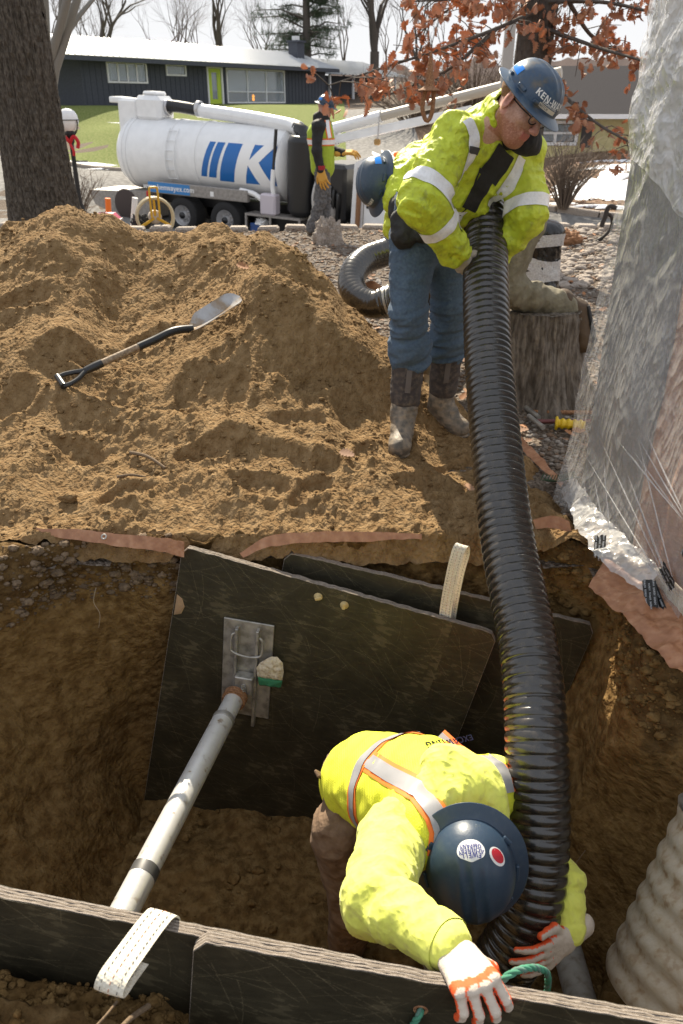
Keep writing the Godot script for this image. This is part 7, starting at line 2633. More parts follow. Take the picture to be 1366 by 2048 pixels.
func build_far_ground(rng: RandomNumberGenerator, pebbles: Array, leaf: Mesh, lmats: Array) -> void:
	var near := func(x: float) -> float: return along(NEAR_KERB, x)
	var far := func(x: float) -> float: return along(FAR_KERB, x)
	land_sheet("street", M.street, -28, 25, near, far, 120, 24, 0.02)
	land_sheet("lawn", M.grass, -30, 0.2, func(x: float) -> float: return along(FAR_KERB, x) + 0.3, func(x: float) -> float: return 75.0, 70, 50, 0.05)
	land_sheet("driveway", M.street, 0.2, 3.6, func(x: float) -> float: return along(FAR_KERB, x) + 0.02, func(x: float) -> float: return 52.0, 12, 30, 0.05)
	land_sheet("leaf_bed", M.leaflitter, 3.6, 26, func(x: float) -> float: return along(FAR_KERB, x) + 0.25, func(x: float) -> float: return 45.0, 50, 40, 0.05)
	# kerb along the far side
	var k := MB.new()
	for i in 60:
		var xa := lerpf(-28, 20, i / 60.0)
		var xb := lerpf(-28, 20, (i + 1) / 60.0)
		var pa := Vector3(xa, yard_h(xa, far.call(xa)) + 0.06, -far.call(xa) - 0.1)
		var pb := Vector3(xb, yard_h(xb, far.call(xb)) + 0.06, -far.call(xb) - 0.1)
		k.box((pa + pb) * 0.5, Vector3(pa.distance_to(pb) - 0.01, 0.16, 0.22), frame(pb - pa), 0.02)
	structure("kerb", k, M.stone)
	# snow left on lawn and bed
	var sn := 0
	for q in [[-9.5, 44.0, 2.2, 0.35], [-7.2, 45.5, 1.8, 0.3], [-5.6, 47.5, 1.4, 0.25], [-8.3, 33.8, 1.6, 0.5], [-10.2, 35.0, 1.4, 0.4], [-6.6, 32.8, 1.1, 0.35], [6.4, 21.0, 1.6, 1.3], [7.7, 22.5, 1.5, 1.0], [5.9, 18.9, 1.1, 0.2], [7.6, 18.6, 0.9, 0.22], [1.9, 36.0, 0.8, 3.0], [4.9, 19.2, 0.5, 0.2], [8.0, 25.2, 1.6, 0.5]]:
		var m := MB.new()
		var nn := noise_of(1.0, 600 + sn, 3)
		m.grid(40, 6, func(s: float, t: float) -> Vector3:
			var a := s * TAU
			var r := t * (0.75 + 0.55 * nn.get_noise_2d(cos(a) * 1.8, sin(a) * 1.8) + 0.25 * nn.get_noise_2d(cos(a) * 6, sin(a) * 6))
			var x: float = q[0] + cos(a) * r * q[2]
			var d: float = q[1] + sin(a) * r * q[3]
			return Vector3(x, yard_h(x, d) + 0.06 + 0.05 * (1.0 - t * t), -d), true)
		sn += 1
		structure("snow_patch", m, M.snow)
	# edging stones of the yard
	for i in 24:
		var x := -4.6 + i * 0.36 + rng.randf_range(-0.04, 0.04)
		if x > 3.9:
			break
		var d := edge_d(x) - 0.05
		var m := MB.new()
		m.box(Vector3.ZERO, Vector3(rng.randf_range(0.24, 0.34), rng.randf_range(0.07, 0.12), 0.2), Basis.IDENTITY, 0.025)
		var st := solo("edging_stone", m, M.stone, "pale flat stone in the row edging the far side of the yard", "stone", "stones edging the yard")
		st.transform = Transform3D(Basis.from_euler(Vector3(rng.randf_range(-0.06, 0.06), rng.randf_range(-0.2, 0.2), rng.randf_range(-0.07, 0.07))), Vector3(x, 0.02, -d))
	# rough stones and leaves of the bed at the right edge of the yard
	for kk in 2:
		var pts := []
		for q in 700:
			var pd := rng.randf_range(7.6, 12.3)
			var px := rng.randf_range(1.6, 4.6) * pd / 10.0
			var r := rng.randf_range(0.02, 0.055)
			pts.append(Transform3D(Basis.from_euler(Vector3(rng.randf() * TAU, rng.randf() * TAU, 0)).scaled(Vector3(r * 1.3, r * 0.7, r)), Vector3(px, yard_h(px, pd) + r * 0.2, -pd)))
		scatter("rubble_stones", pebbles[kk], M.stone, pts, self, "rough stones along the yard edge at the right")
	var pts2 := []
	for q in 900:
		var pd := rng.randf_range(18.6, 26.0)
		var px := rng.randf_range(3.7, 9.5)
		pts2.append(Transform3D(Basis.from_euler(Vector3(rng.randf_range(-0.5, 0.5), rng.randf() * TAU, 0)).scaled(Vector3.ONE * 0.12), Vector3(px, yard_h(px, pd) + 0.07, -pd)))
	scatter("bed_leaves", leaf, lmats[1], pts2, self, "brown leaves on the bed across the street")

func wall_box(m: MB, a: Vector3, b: Vector3, bev := 0.0) -> void:
	m.box((a + b) * 0.5, (b - a).abs(), Basis.IDENTITY, bev)

func boxed(a: Vector3, b: Vector3, bev := 0.0) -> MB:
	var m := MB.new()
	wall_box(m, a, b, bev)
	return m

# a window: frame, sashes and panes as parts; x0..x1, y0..y1 on the plane z
func window(parent: Node3D, x0: float, x1: float, y0: float, y1: float, z: float, cols: int, rows: Array, white: Material, glass: Material) -> void:
	var fr := MB.new()
	var w := 0.09
	wall_box(fr, Vector3(x0 - w, y0 - w, z), Vector3(x0, y1 + w, z + 0.08))
	wall_box(fr, Vector3(x1, y0 - w, z), Vector3(x1 + w, y1 + w, z + 0.08))
	wall_box(fr, Vector3(x0, y0 - w, z), Vector3(x1, y0, z + 0.082))
	wall_box(fr, Vector3(x0, y1, z), Vector3(x1, y1 + w, z + 0.082))
	var f := part("window", fr, white, parent)
	for c in cols:
		var a := lerpf(x0, x1, float(c) / cols)
		var b := lerpf(x0, x1, float(c + 1) / cols)
		if c > 0:
			part("mullion", boxed(Vector3(a - 0.04, y0, z - 0.02), Vector3(a + 0.04, y1, z + 0.07)), white, f)
		var prev := y0
		for r in rows:
			var yy: float = lerpf(y0, y1, r)
			part("pane", boxed(Vector3(a + 0.03, prev + 0.02, z + 0.01), Vector3(b - 0.03, yy - 0.02, z + 0.016)), glass, f)
			if r < 1.0:
				part("sash_bar", boxed(Vector3(a + 0.042, yy - 0.03, z - 0.01), Vector3(b - 0.042, yy + 0.03, z + 0.06)), white, f)
			prev = yy

func build_background() -> void:
	var white := flat_mat(lin(.72, .73, .75), .5)
	var glass := flat_mat(Color(0.75, 0.82, 0.88, 0.25), 0.04)
	glass.transparency = BaseMaterial3D.TRANSPARENCY_ALPHA
	var plaster := flat_mat(lin(.42, .38, .32), .9)
	var slate := tri_mat(noise_tex([0, .5, 1], [lin(.036, .042, .058), lin(.046, .053, .072), lin(.057, .064, .085)], 0.02, 502, 4), null, 0.6, 0.7)
	var metal := flat_mat(lin(.60, .62, .64), 0.22, 0.35)
	# ---- the slate-blue house with a metal roof
	var X := Vector3(0.54498, 0, -0.83845)
	var Z := Vector3(0.83845, 0, 0.54498)
	var h := thing("slate_house", "long dark slate house with white metal roof and lime green door", "house", Vector3(-13.91, 1.366, -48.54), Basis(X, Vector3.UP, Z))
	var L := 23.3
	var wl := MB.new()
	wall_box(wl, Vector3(0, -0.8, -5.5), Vector3(L, 2.3, -5.3))
	wall_box(wl, Vector3(0, -0.8, -5.3), Vector3(0.2, 2.3, -0.4))
	wall_box(wl, Vector3(L - 0.2, -0.8, -5.3), Vector3(L, 2.3, -0.4))
	wall_box(wl, Vector3(0, -0.8, -0.4), Vector3(1.8, 2.3, 0))
	part("wall_body", wl, slate, h)
	var rooms := MB.new()
	wall_box(rooms, Vector3(0.2, -0.1, -5.3), Vector3(L - 0.2, 0.0, -0.4))
	wall_box(rooms, Vector3(0.2, 2.2, -5.3), Vector3(L - 0.2, 2.29, -0.4))
	wall_box(rooms, Vector3(0.2, 0.0, -3.6), Vector3(L - 0.2, 2.2, -3.5))
	for x in [5.4, 9.2, 11.65, 18.6]:
		wall_box(rooms, Vector3(x, 0.0, -3.5), Vector3(x + 0.1, 2.2, -0.4))
	part("inner_walls", rooms, plaster, h)
	# front wall pieces between the openings
	var pieces := [[1.8, 4.85, -0.8, 1.08], [1.8, 4.85, 2.16, 2.3], [4.85, 6.4, -0.8, 2.3], [6.4, 8.15, -0.8, 1.53], [6.4, 8.15, 2.15, 2.3], [8.15, 10.0, -0.8, 2.3], [10.0, 11.5, -0.8, 0.02], [10.0, 11.5, 2.12, 2.3], [11.5, 11.85, -0.8, 2.3], [11.85, 18.15, -0.8, 0.05], [11.85, 18.15, 2.1, 2.3], [18.15, L, -0.8, 2.3]]
	for p in pieces:
		part("wall_piece", boxed(Vector3(p[0], p[2], -0.4), Vector3(p[1], p[3], 0)), slate, h)
	# battens of the siding, one every 40 cm
	var bt := MB.new()
	for i in 57:
		var x := 0.2 + i * 0.41
		for p in [[0.0, 1.8, -0.8, 2.3]] + pieces:
			if x > p[0] + 0.03 and x < p[1] - 0.03:
				wall_box(bt, Vector3(x - 0.02, p[2], 0.0), Vector3(x + 0.02, p[3] - 0.02, 0.02))
	tag(part("siding_battens", bt, slate, h), "", "", "", "stuff")
	window(h, 1.9, 4.75, 1.18, 2.06, -0.02, 4, [1.0], white, glass)
	window(h, 6.5, 8.05, 1.62, 2.06, -0.02, 1, [1.0], white, glass)
	window(h, 11.95, 18.05, 0.15, 2.0, -0.02, 3, [0.32, 1.0], white, glass)
	# door
	var lime := flat_mat(lin(.42, .56, .03), .4)
	var fr := MB.new()
	wall_box(fr, Vector3(10.0, 0.02, -0.06), Vector3(10.12, 2.12, 0.06))
	wall_box(fr, Vector3(11.36, 0.02, -0.06), Vector3(11.5, 2.12, 0.06))
	wall_box(fr, Vector3(10.12, 2.03, -0.06), Vector3(11.36, 2.12, 0.058))
	var dr := part("door_frame", fr, white, h)
	var leafm := MB.new()
	wall_box(leafm, Vector3(10.13, 0.03, -0.08), Vector3(10.48, 2.02, -0.02))
	wall_box(leafm, Vector3(11.0, 0.03, -0.08), Vector3(11.35, 2.02, -0.02))
	wall_box(leafm, Vector3(10.48, 0.03, -0.08), Vector3(11.0, 0.3, -0.022))
	wall_box(leafm, Vector3(10.48, 1.8, -0.08), Vector3(11.0, 2.02, -0.022))
	part("door", leafm, lime, dr)
	part("door_pane", boxed(Vector3(10.48, 0.3, -0.06), Vector3(11.0, 1.8, -0.05)), glass, dr)
	# amber light in the lower window
	var am := MB.new()
	am.lathe(PackedVector2Array([Vector2(0, 0.0), Vector2(0.07, 0.02), Vector2(0.09, 0.1), Vector2(0.05, 0.2), Vector2(0.09, 0.27), Vector2(0.07, 0.36), Vector2(0, 0.4)]), 12, Transform3D(Basis.IDENTITY, Vector3(14.75, 0.2, -0.14)))
	var glow := flat_mat(lin(.8, .35, .02), .5)
	glow.emission_enabled = true
	glow.emission = Color(1.0, 0.62, 0.08)
	glow.emission_energy_multiplier = 1.2
	part("window_lamp", am, glow, h)
	# roof: front and back slope with standing ribs
	var e0 := Vector3(-1.9, 2.32, 0.95)
	var e1 := Vector3(L + 0.5, 2.32, 0.95)
	var r0 := Vector3(0.4, 3.45, -2.6)
	var r1 := Vector3(L - 0.2, 3.45, -2.6)
	var rm := MB.new()
	var k0 := Vector3(-1.9, 2.32, -6.2)
	var k1 := Vector3(L + 0.5, 2.32, -6.2)
	rm.face(e0, r0, r1, e1)
	rm.face(r0, k0, k1, r1)
	rm.face(e0, k0, r0, r0 + Vector3(0, -0.001, 0))
	rm.face(e1, r1, k1, k1 + Vector3(0, -0.001, 0))
	var rf := part("roof", rm, metal, h)
	var fm := MB.new()
	wall_box(fm, Vector3(-1.9, 2.08, 0.90), Vector3(L + 0.5, 2.30, 0.95))
	wall_box(fm, Vector3(-1.9, 2.1, 0.02), Vector3(L + 0.5, 2.14, 0.90))
	part("fascia", fm, slate, rf)
	for i in 60:
		var u := i / 59.0
		var m := MB.new()
		m.tube(PackedVector3Array([e0.lerp(e1, u) + Vector3(0, 0.02, 0), r0.lerp(r1, u) + Vector3(0, 0.02, 0)]), 0.025, 4, false)
		part("roof_rib", m, metal, rf)
	var ch := MB.new()
	wall_box(ch, Vector3(21.3, 2.6, -1.9), Vector3(22.2, 4.0, -1.1))
	var cc := part("chimney", ch, slate, rf)
	part("chimney_cap", boxed(Vector3(21.2, 4.0, -2.0), Vector3(22.3, 4.12, -1.0)), slate, cc)
	part("flue", boxed(Vector3(21.5, 4.12, -1.7), Vector3(21.9, 4.4, -1.3)), metal, cc)
	# ---- low wing to the right with its own roof
	var g := thing("house_wing", "dark low wing with metal porch roof right of the slate house", "house", h.position + X * 24.6 + Z * -2.0, h.basis)
	part("wall_body", boxed(Vector3(0, -2.6, -4), Vector3(11.5, 2.0, 0)), slate, g)
	var gm := MB.new()
	gm.face(Vector3(-0.6, 2.05, 1.6), Vector3(-0.6, 3.3, -3.2), Vector3(12.2, 3.3, -3.2), Vector3(12.2, 2.05, 1.6))
	gm.face(Vector3(-0.6, 2.0, 1.6), Vector3(12.2, 2.0, 1.6), Vector3(12.2, 3.25, -3.2), Vector3(-0.6, 3.25, -3.2))
	var gr := part("roof", gm, metal, g)
	for i in 24:
		var m := MB.new()
		m.tube(PackedVector3Array([Vector3(-0.5 + i * 0.55, 2.08, 1.6), Vector3(-0.5 + i * 0.55, 3.33, -3.2)]), 0.03, 4, false)
		part("roof_rib", m, metal, gr)
	for i in 4:
		part("porch_post", boxed(Vector3(0.3 + i * 3.4, -2.6, 1.2), Vector3(0.45 + i * 3.4, 2.1, 1.35)), white, g)
	# ---- the yellow house at the right
	var yel := tri_mat(noise_tex([0, .5, 1], [lin(.5, .44, .22), lin(.56, .5, .27), lin(.62, .56, .32)], 0.02, 503, 4), null, 0.5, 0.8)
	var yh := thing("yellow_house", "pale yellow house with dark shingle roof behind the oak leaves", "house", Vector3(5.2, -0.5, -26.9), Basis(Vector3.UP, -0.06))
	var yw := MB.new()
	wall_box(yw, Vector3(0, -0.6, -7), Vector3(6.6, 1.62, -3.2))
	wall_box(yw, Vector3(0, -0.6, -3.2), Vector3(0.2, 1.62, -0.3))
	wall_box(yw, Vector3(6.4, -0.6, -3.2), Vector3(6.6, 1.62, -0.3))
	for p in [[0.0, 0.62, -0.6, 1.62], [0.62, 2.0, -0.6, 0.85], [0.62, 2.0, 1.52, 1.62], [2.0, 6.6, -0.6, 1.62]]:
		wall_box(yw, Vector3(p[0], p[2], -0.3), Vector3(p[1], p[3], 0))
	part("wall_body", yw, yel, yh)
	window(yh, 0.72, 1.9, 0.95, 1.45, -0.02, 2, [0.5, 1.0], white, glass)
	part("shutter", boxed(Vector3(2.08, 0.8, 0.005), Vector3(2.4, 1.58, 0.05)), flat_mat(lin(.05, .045, .045), .7), yh)
	part("downpipe", boxed(Vector3(3.7, -0.5, 0.01), Vector3(3.8, 1.6, 0.09)), white, yh)
	part("shutter", boxed(Vector3(4.5, 0.8, 0.005), Vector3(4.8, 1.58, 0.05)), flat_mat(lin(.05, .045, .045), .7), yh)
	var shing := tri_mat(noise_tex([0, .5, 1], [lin(.035, .034, .037), lin(.055, .052, .055), lin(.08, .075, .076)], 0.06, 504, 4), null, 0.8, 0.9)
	shing.metallic_specular = 0.1
	var ym := MB.new()
	ym.face(Vector3(-0.5, 1.72, 0.6), Vector3(0.5, 3.1, -3.5), Vector3(7.6, 3.1, -3.5), Vector3(7.6, 1.72, 0.6))
	ym.face(Vector3(0.5, 3.1, -3.5), Vector3(-0.5, 1.72, -7.6), Vector3(7.6, 1.72, -7.6), Vector3(7.6, 3.1, -3.5))
	ym.face(Vector3(-0.5, 1.72, 0.6), Vector3(-0.5, 1.72, -7.6), Vector3(0.5, 3.1, -3.5), Vector3(0.5, 3.099, -3.5))
	var yr := part("roof", ym, shing, yh)
	part("gutter", boxed(Vector3(-0.5, 1.6, 0.56), Vector3(7.6, 1.72, 0.68)), white, yr)
	# ---- wooded hill far behind
	var hn := noise_of(0.02, 511, 5)
	var hill := MB.new()
	hill.grid(260, 8, func(s: float, t: float) -> Vector3:
		var a := lerpf(-0.9, 0.9, s)
		var r := 260.0 + 120.0 * t
		var y := t * (9.0 + 7.0 * smoothstep(-0.15, 0.4, sin(a)) + 4.0 * hn.get_noise_1d(a * 900)) + 1.6 * t * hn.get_noise_2d(a * 9000, 3)
		return Vector3(sin(a) * r, y + 2.0, -cos(a) * r), true)
	structure("hill", hill, tri_mat(noise_tex([0, .4, .6, 1], [lin(.05, .042, .042), lin(.085, .07, .068), lin(.12, .098, .092), lin(.17, .145, .135)], 0.08, 512, 5), null, 0.05, 1.0, 1.0, true)).material_override.metallic_specular = 0.0
	build_lamp()
	build_yard_tools()

func build_lamp() -> void:
	var iron := flat_mat(lin(.012, .012, .013), .5)
	var t := thing("yard_lamp", "black lamp post with white globe and red bow beside the big trunk", "lamp post", Vector3(-3.88, -0.08, -12.6))
	var m := MB.new()
	m.lathe(PackedVector2Array([Vector2(0.06, 0), Vector2(0.06, 0.25), Vector2(0.035, 0.3), Vector2(0.03, 1.1), Vector2(0.05, 1.12), Vector2(0.05, 1.22), Vector2(0.075, 1.25), Vector2(0.04, 1.28)]), 14)
	part("post", m, iron, t)
	var gm := MB.new()
	gm.lathe(PackedVector2Array([Vector2(0.075, 1.27), Vector2(0.115, 1.31), Vector2(0.138, 1.37), Vector2(0.142, 1.41), Vector2(0.13, 1.47), Vector2(0.1, 1.52), Vector2(0.05, 1.55), Vector2(0.0, 1.555)]), 24)
	var gl := part("globe", gm, flat_mat(lin(.82, .82, .83), .25), t)
	for k in 4:
		var a := k * PI / 2 + 0.4
		var am := MB.new()
		am.tube(curve_pts([Vector3(cos(a) * 0.05, 1.2, sin(a) * 0.05), Vector3(cos(a) * 0.12, 1.26, sin(a) * 0.12), Vector3(cos(a) * 0.152, 1.36, sin(a) * 0.152), Vector3(cos(a) * 0.15, 1.41, sin(a) * 0.15)], 0.02), 0.008, 6)
		part("cage_arm", am, iron, t)
	var rm := MB.new()
	rm.tube(curve_pts(range(17).map(func(k: int) -> Vector3: return Vector3(cos(k * TAU / 16) * 0.147, 1.41, sin(k * TAU / 16) * 0.147)), 0.02), 0.006, 5, false)
	part("cage_ring", rm, iron, t)
	var red := flat_mat(lin(.55, .012, .02), .5)
	for s in [-1.0, 1.0]:
		var bm := MB.new()
		bm.tube(curve_pts([Vector3(0, 1.12, 0.06), Vector3(s * 0.07, 1.2, 0.08), Vector3(s * 0.12, 1.13, 0.07), Vector3(s * 0.1, 1.05, 0.06)], 0.02), 0.026, 8)
		part("bow_loop", bm, red, t)
	var bm2 := MB.new()
	bm2.tube(curve_pts([Vector3(0.0, 1.1, 0.07), Vector3(0.04, 1.02, 0.08), Vector3(0.035, 0.95, 0.07)], 0.02), 0.02, 8)
	part("bow_tail", bm2, red, t)
	part("name_plate_arm", boxed(Vector3(0.03, 0.86, -0.01), Vector3(0.2, 0.88, 0.01)), iron, t)

func build_yard_tools() -> void:
	# cable reel, tool box, bag at the yard's edge
	var t := thing("yellow_reel", "round yellow-framed hose reel standing at the yard edge before the truck", "reel", Vector3(-2.62, 0.12, -11.85), Basis(Vector3.UP, 0.3))
	var yel := flat_mat(lin(.62, .36, .02), .5)
	for s in [-0.05, 0.05]:
		var m := MB.new()
		m.tube(curve_pts(range(33).map(func(k: int) -> Vector3: return Vector3(cos(k * TAU / 32) * 0.25, sin(k * TAU / 32) * 0.25, s)), 0.03), 0.02, 8, false)
		part("rim", m, flat_mat(lin(.5, .43, .28), .5), t)
	for k in 3:
		var m := MB.new()
		var a := PI / 2 + k * TAU / 3
		m.box(Vector3(cos(a) * 0.14, sin(a) * 0.14, 0.05), Vector3(0.24, 0.035, 0.02), Basis(Vector3.BACK, a), 0.004)
		part("spoke", m, yel, t)
	var hm := MB.new()
	hm.lathe(PackedVector2Array([Vector2(0.0, 0.05), Vector2(0.09, 0.05), Vector2(0.09, -0.05), Vector2(0.0, -0.05)]), 20, Transform3D(Basis(Vector3.RIGHT, PI / 2), Vector3.ZERO))
	part("hub", hm, flat_mat(lin(.55, .48, .4), .6), t)
	var am := MB.new()
	am.tube(curve_pts([Vector3(-0.05, 0.0, 0.08), Vector3(-0.05, 0.36, 0.08), Vector3(-0.02, 0.39, 0.08), Vector3(0.04, 0.39, 0.08), Vector3(0.06, 0.36, 0.08), Vector3(0.06, 0.0, 0.08)], 0.02), 0.015, 8)
	part("handle", am, yel, t)
	var b := thing("red_toolbox", "pinkish red toolbox with pale lid edge at the yard edge, left of the reel", "toolbox", Vector3(-3.25, 0.0, -11.6))
	var bm := MB.new()
	bm.prism(PackedVector2Array([Vector2(-0.2, 0), Vector2(0.22, 0), Vector2(0.19, 0.13), Vector2(0.12, 0.2), Vector2(-0.1, 0.2), Vector2(-0.18, 0.13)]), 0.22, Transform3D(Basis.IDENTITY, Vector3(0, 0, -0.11)))
	part("case", bm, flat_mat(lin(.42, .045, .10), .5), b)
	part("lid_edge", boxed(Vector3(-0.2, 0.105, -0.115), Vector3(0.21, 0.125, 0.115)), flat_mat(lin(.6, .5, .5), .6), b)
	part("name_strip", boxed(Vector3(-0.06, 0.04, 0.111), Vector3(0.08, 0.075, 0.116)), flat_mat(lin(.6, .55, .55), .6), b)
	part("cap", boxed(Vector3(-0.26, 0.1, -0.05), Vector3(-0.17, 0.2, 0.05), 0.02), M.black, b)
	var bag := solo("dark_bag", rock_mesh(97, 0.16, 0.2), M.black, "dark crumpled bag on the ground behind the yellow reel", "bag")
	bag.position = Vector3(-2.85, -0.05, -12.0)
	# orange-white marker staves with netting
	for k in 3:
		var st := thing("marker_stave", ["orange and white marker stave nearest the lamp post", "orange marker stave leaning right of the lamp post", "white marker stave with green tape by the driveway"][k], "marker", Vector3(-4.3 + k * 0.22, -1.35, -14.2 - k * 0.3), Basis(Vector3.BACK, 0.05 - 0.12 * k), "marker staves by the street")
		for s in 4:
			var m := MB.new()
			m.tube(PackedVector3Array([Vector3(0, 0.25 + 0.3 * s, 0), Vector3(0, 0.55 + 0.3 * s, 0)]), 0.05, 8)
			part("band", m, M.orange if (s + k) % 2 == 0 and k < 2 else flat_mat(lin(.75, .75, .74), .6) if k < 2 or s > 0 else flat_mat(lin(.02, .2, .1), .6), st)

# ---------------------------------------------------------------- vacuum truck
func build_truck() -> void:
	var yaw := deg_to_rad(25.0)
	var bas := Basis(Vector3.UP, -yaw) * Basis(Vector3.BACK, -0.042)
	var t := thing("vacuum_truck", "white vacuum tank truck with blue K emblem parked in the street", "truck", Vector3(-3.709, -1.584, -26.76), bas)
	var white := tri_mat(noise_tex([0, .5, 1], [lin(.72, .73, .74), lin(.78, .79, .8), lin(.82, .83, .84)], 0.01, 701, 4), null, 0.5, 0.3)
	var blue := flat_mat(lin(.01, .13, .42), .3)
	var lwhite := flat_mat(lin(.8, .8, .8), .35)
	var grey := tri_mat(noise_tex([0, .5, 1], [lin(.2, .18, .165), lin(.27, .25, .23), lin(.34, .31, .29)], 0.02, 702, 4), null, 0.8, 0.55)
	var black := flat_mat(lin(.012, .012, .013), .35)
	var tyre := flat_mat(lin(.016, .016, .017), .85)
	var alu := flat_mat(lin(.5, .5, .51), .3, .5)
	var R := 1.03
	var cy := 1.565
	var ax := Basis(Vector3.BACK, -PI / 2)   # lathe axis along +x
	# tank: dished rear head, shell, front head
	var m := MB.new()
	var pr := PackedVector2Array([Vector2(0.02, -3.62), Vector2(0.4, -3.57), Vector2(0.75, -3.45), Vector2(0.92, -3.3), Vector2(R, -3.1), Vector2(R, -3.1), Vector2(R, 2.5), Vector2(R, 2.5), Vector2(0.9, 2.64), Vector2(0.6, 2.74), Vector2(0.02, 2.78)])
	m.lathe(pr, 56, Transform3D(ax, Vector3(0, cy, 0)))
	var tank := part("tank", m, white, t)
	for x in [-3.05, -2.9, -1.35, -0.35, 2.45]:
		m = MB.new()
		m.lathe(PackedVector2Array([Vector2(R, x - 0.03), Vector2(R + 0.022, x - 0.025), Vector2(R + 0.022, x + 0.025), Vector2(R, x + 0.03)]), 56, Transform3D(ax, Vector3(0, cy, 0)))
		part("hoop", m, white, tank)
	# painted emblem on the shell
	var on := func(x: float, y: float, lift: float) -> Vector3:
		var a := asin(clampf((y - cy) / R, -0.98, 0.98))
		return Vector3(x, cy + (R + lift) * sin(a), (R + lift) * cos(a))
	var slab := func(nm: String, xb0: float, xb1: float, xt0: float, xt1: float, y0: float, y1: float, lift: float, mat: Material) -> void:
		var q := MB.new()
		q.grid(4, 14, func(s: float, u: float) -> Vector3: return on.call(lerpf(lerpf(xb0, xb1, s), lerpf(xt0, xt1, s), u), lerpf(y0, y1, u), lift), true)
		part(nm, q, mat, tank)
	slab.call("blue_bar", -0.17, 0.03, 0.15, 0.35, 1.14, 2.1, 0.006, blue)
	slab.call("blue_bar", 0.1, 0.36, 0.42, 0.68, 1.13, 2.1, 0.006, blue)
	slab.call("blue_field", 0.46, 2.42, 0.78, 2.42, 1.05, 2.1, 0.006, blue)
	slab.call("letter_k", 0.95, 1.35, 1.29, 1.69, 1.0, 2.14, 0.012, lwhite)
	slab.call("letter_k", 1.42, 1.78, 2.02, 2.42, 1.56, 2.14, 0.013, lwhite)
	slab.call("letter_k", 1.88, 2.34, 1.46, 1.88, 1.0, 1.64, 0.014, lwhite)
	# ladder on the shell
	for dx in [-0.16, 0.16]:
		m = MB.new()
		var lp := PackedVector3Array()
		for i in 15:
			lp.append(on.call(-1.2 + dx, 1.0 + i * 0.095, 0.06))
		m.tube(lp, 0.016, 6)
		part("ladder_rail", m, white, tank)
	for i in 6:
		m = MB.new()
		m.tube(PackedVector3Array([on.call(-1.36, 1.02 + i * 0.25, 0.06), on.call(-1.04, 1.02 + i * 0.25, 0.06)]), 0.014, 6)
		part("ladder_rung", m, white, tank)
	# top gear: rear housing, elbow, black flexible pipe, long white pipe
	part("rear_plate", boxed(Vector3(-3.62, 1.9, -0.35), Vector3(-2.85, 3.1, 0.35), 0.08), white, t)
	part("rear_cap", boxed(Vector3(-3.95, 2.95, -0.3), Vector3(-3.45, 3.12, 0.3), 0.03), white, t)
	part("housing", boxed(Vector3(-2.9, 2.5, -0.42), Vector3(-1.95, 3.2, 0.42), 0.12), white, t)
	part("lid", boxed(Vector3(-2.65, 3.2, -0.3), Vector3(-2.15, 3.32, 0.3), 0.05), white, t)
	var hose := ribbed_hose([Vector3(-1.95, 2.95, 0.0), Vector3(-1.4, 2.92, 0.0), Vector3(-0.75, 2.86, 0.0)], 0.15, 0.02, 0.07, 20)
	part("flex_pipe", hose, black, t)
	for x in [-1.92, -0.78]:
		m = MB.new()
		m.lathe(PackedVector2Array([Vector2(0.18, x - 0.05), Vector2(0.23, x - 0.05), Vector2(0.23, x + 0.05), Vector2(0.18, x + 0.05)]), 20, Transform3D(ax, Vector3(0, 2.9, 0)))
		part("flange", m, alu, t)
	m = MB.new()
	m.tube(curve_pts([Vector3(-0.75, 2.86, 0), Vector3(1.0, 2.76, 0.1), Vector3(2.5, 2.64, 0.35), Vector3(2.95, 2.58, 0.6)], 0.1), 0.19, 20)
	part("top_pipe", m, white, t)
	m = MB.new()
	m.tube(PackedVector3Array([Vector3(2.85, 2.62, 0.55), Vector3(3.15, 2.55, 0.75), Vector3(3.2, 2.35, 0.8)]), 0.17, 14)
	part("outlet_elbow", m, black, t)
	# black cyclone in front of the tank
	m = MB.new()
	m.lathe(PackedVector2Array([Vector2(0.3, 2.42), Vector2(0.36, 2.4), Vector2(0.42, 2.3), Vector2(0.43, 2.25), Vector2(0.43, 0.45), Vector2(0.3, 0.3)]), 28, Transform3D(Basis.IDENTITY, Vector3(3.15, 0, 0.75)))
	part("cyclone", m, black, t)
	m = MB.new()
	m.tube(PackedVector3Array([Vector3(2.4, 2.55, 0.95), Vector3(2.36, 1.5, 1.02)]), 0.05, 8)
	part("drop_pipe", m, black, t)
	m = MB.new()
	m.tube(curve_pts([Vector3(2.36, 1.5, 1.02), Vector3(2.34, 1.1, 1.05), Vector3(2.36, 0.75, 1.05), Vector3(2.1, 0.62, 1.05), Vector3(1.7, 0.8, 1.05), Vector3(1.25, 0.86, 1.05)], 0.06), 0.075, 10)
	part("valve_pipe", m, lwhite, t)
	# frame, fender rail with the web address
	part("chassis", boxed(Vector3(-3.0, 0.2, -0.45), Vector3(5.2, 0.5, 0.45)), black, t)
	part("side_rail", boxed(Vector3(-2.0, 0.55, 0.98), Vector3(1.55, 0.88, 1.18), 0.02), grey, t)
	var sg := part("web_sign", boxed(Vector3(-1.98, 0.58, 1.182), Vector3(-0.45, 0.87, 1.19)), flat_mat(lin(.03, .2, .5), .4), t)
	part("lettering", letters("www.kenwayex.com", 0.19, func(x: float, y: float) -> Array: return [Vector3(x - 1.22, y + 0.73, 1.194), Vector3(0, 0, 1)], "Droid Sans", true, true), lwhite, sg)
	part("tail_lamp", boxed(Vector3(-2.1, 0.42, 1.1), Vector3(-2.0, 0.58, 1.16), 0.01), flat_mat(lin(.5, .01, .01), .3), t)
	part("small_badge", boxed(Vector3(0.28, 0.62, 1.182), Vector3(0.40, 0.76, 1.188)), lwhite, t)
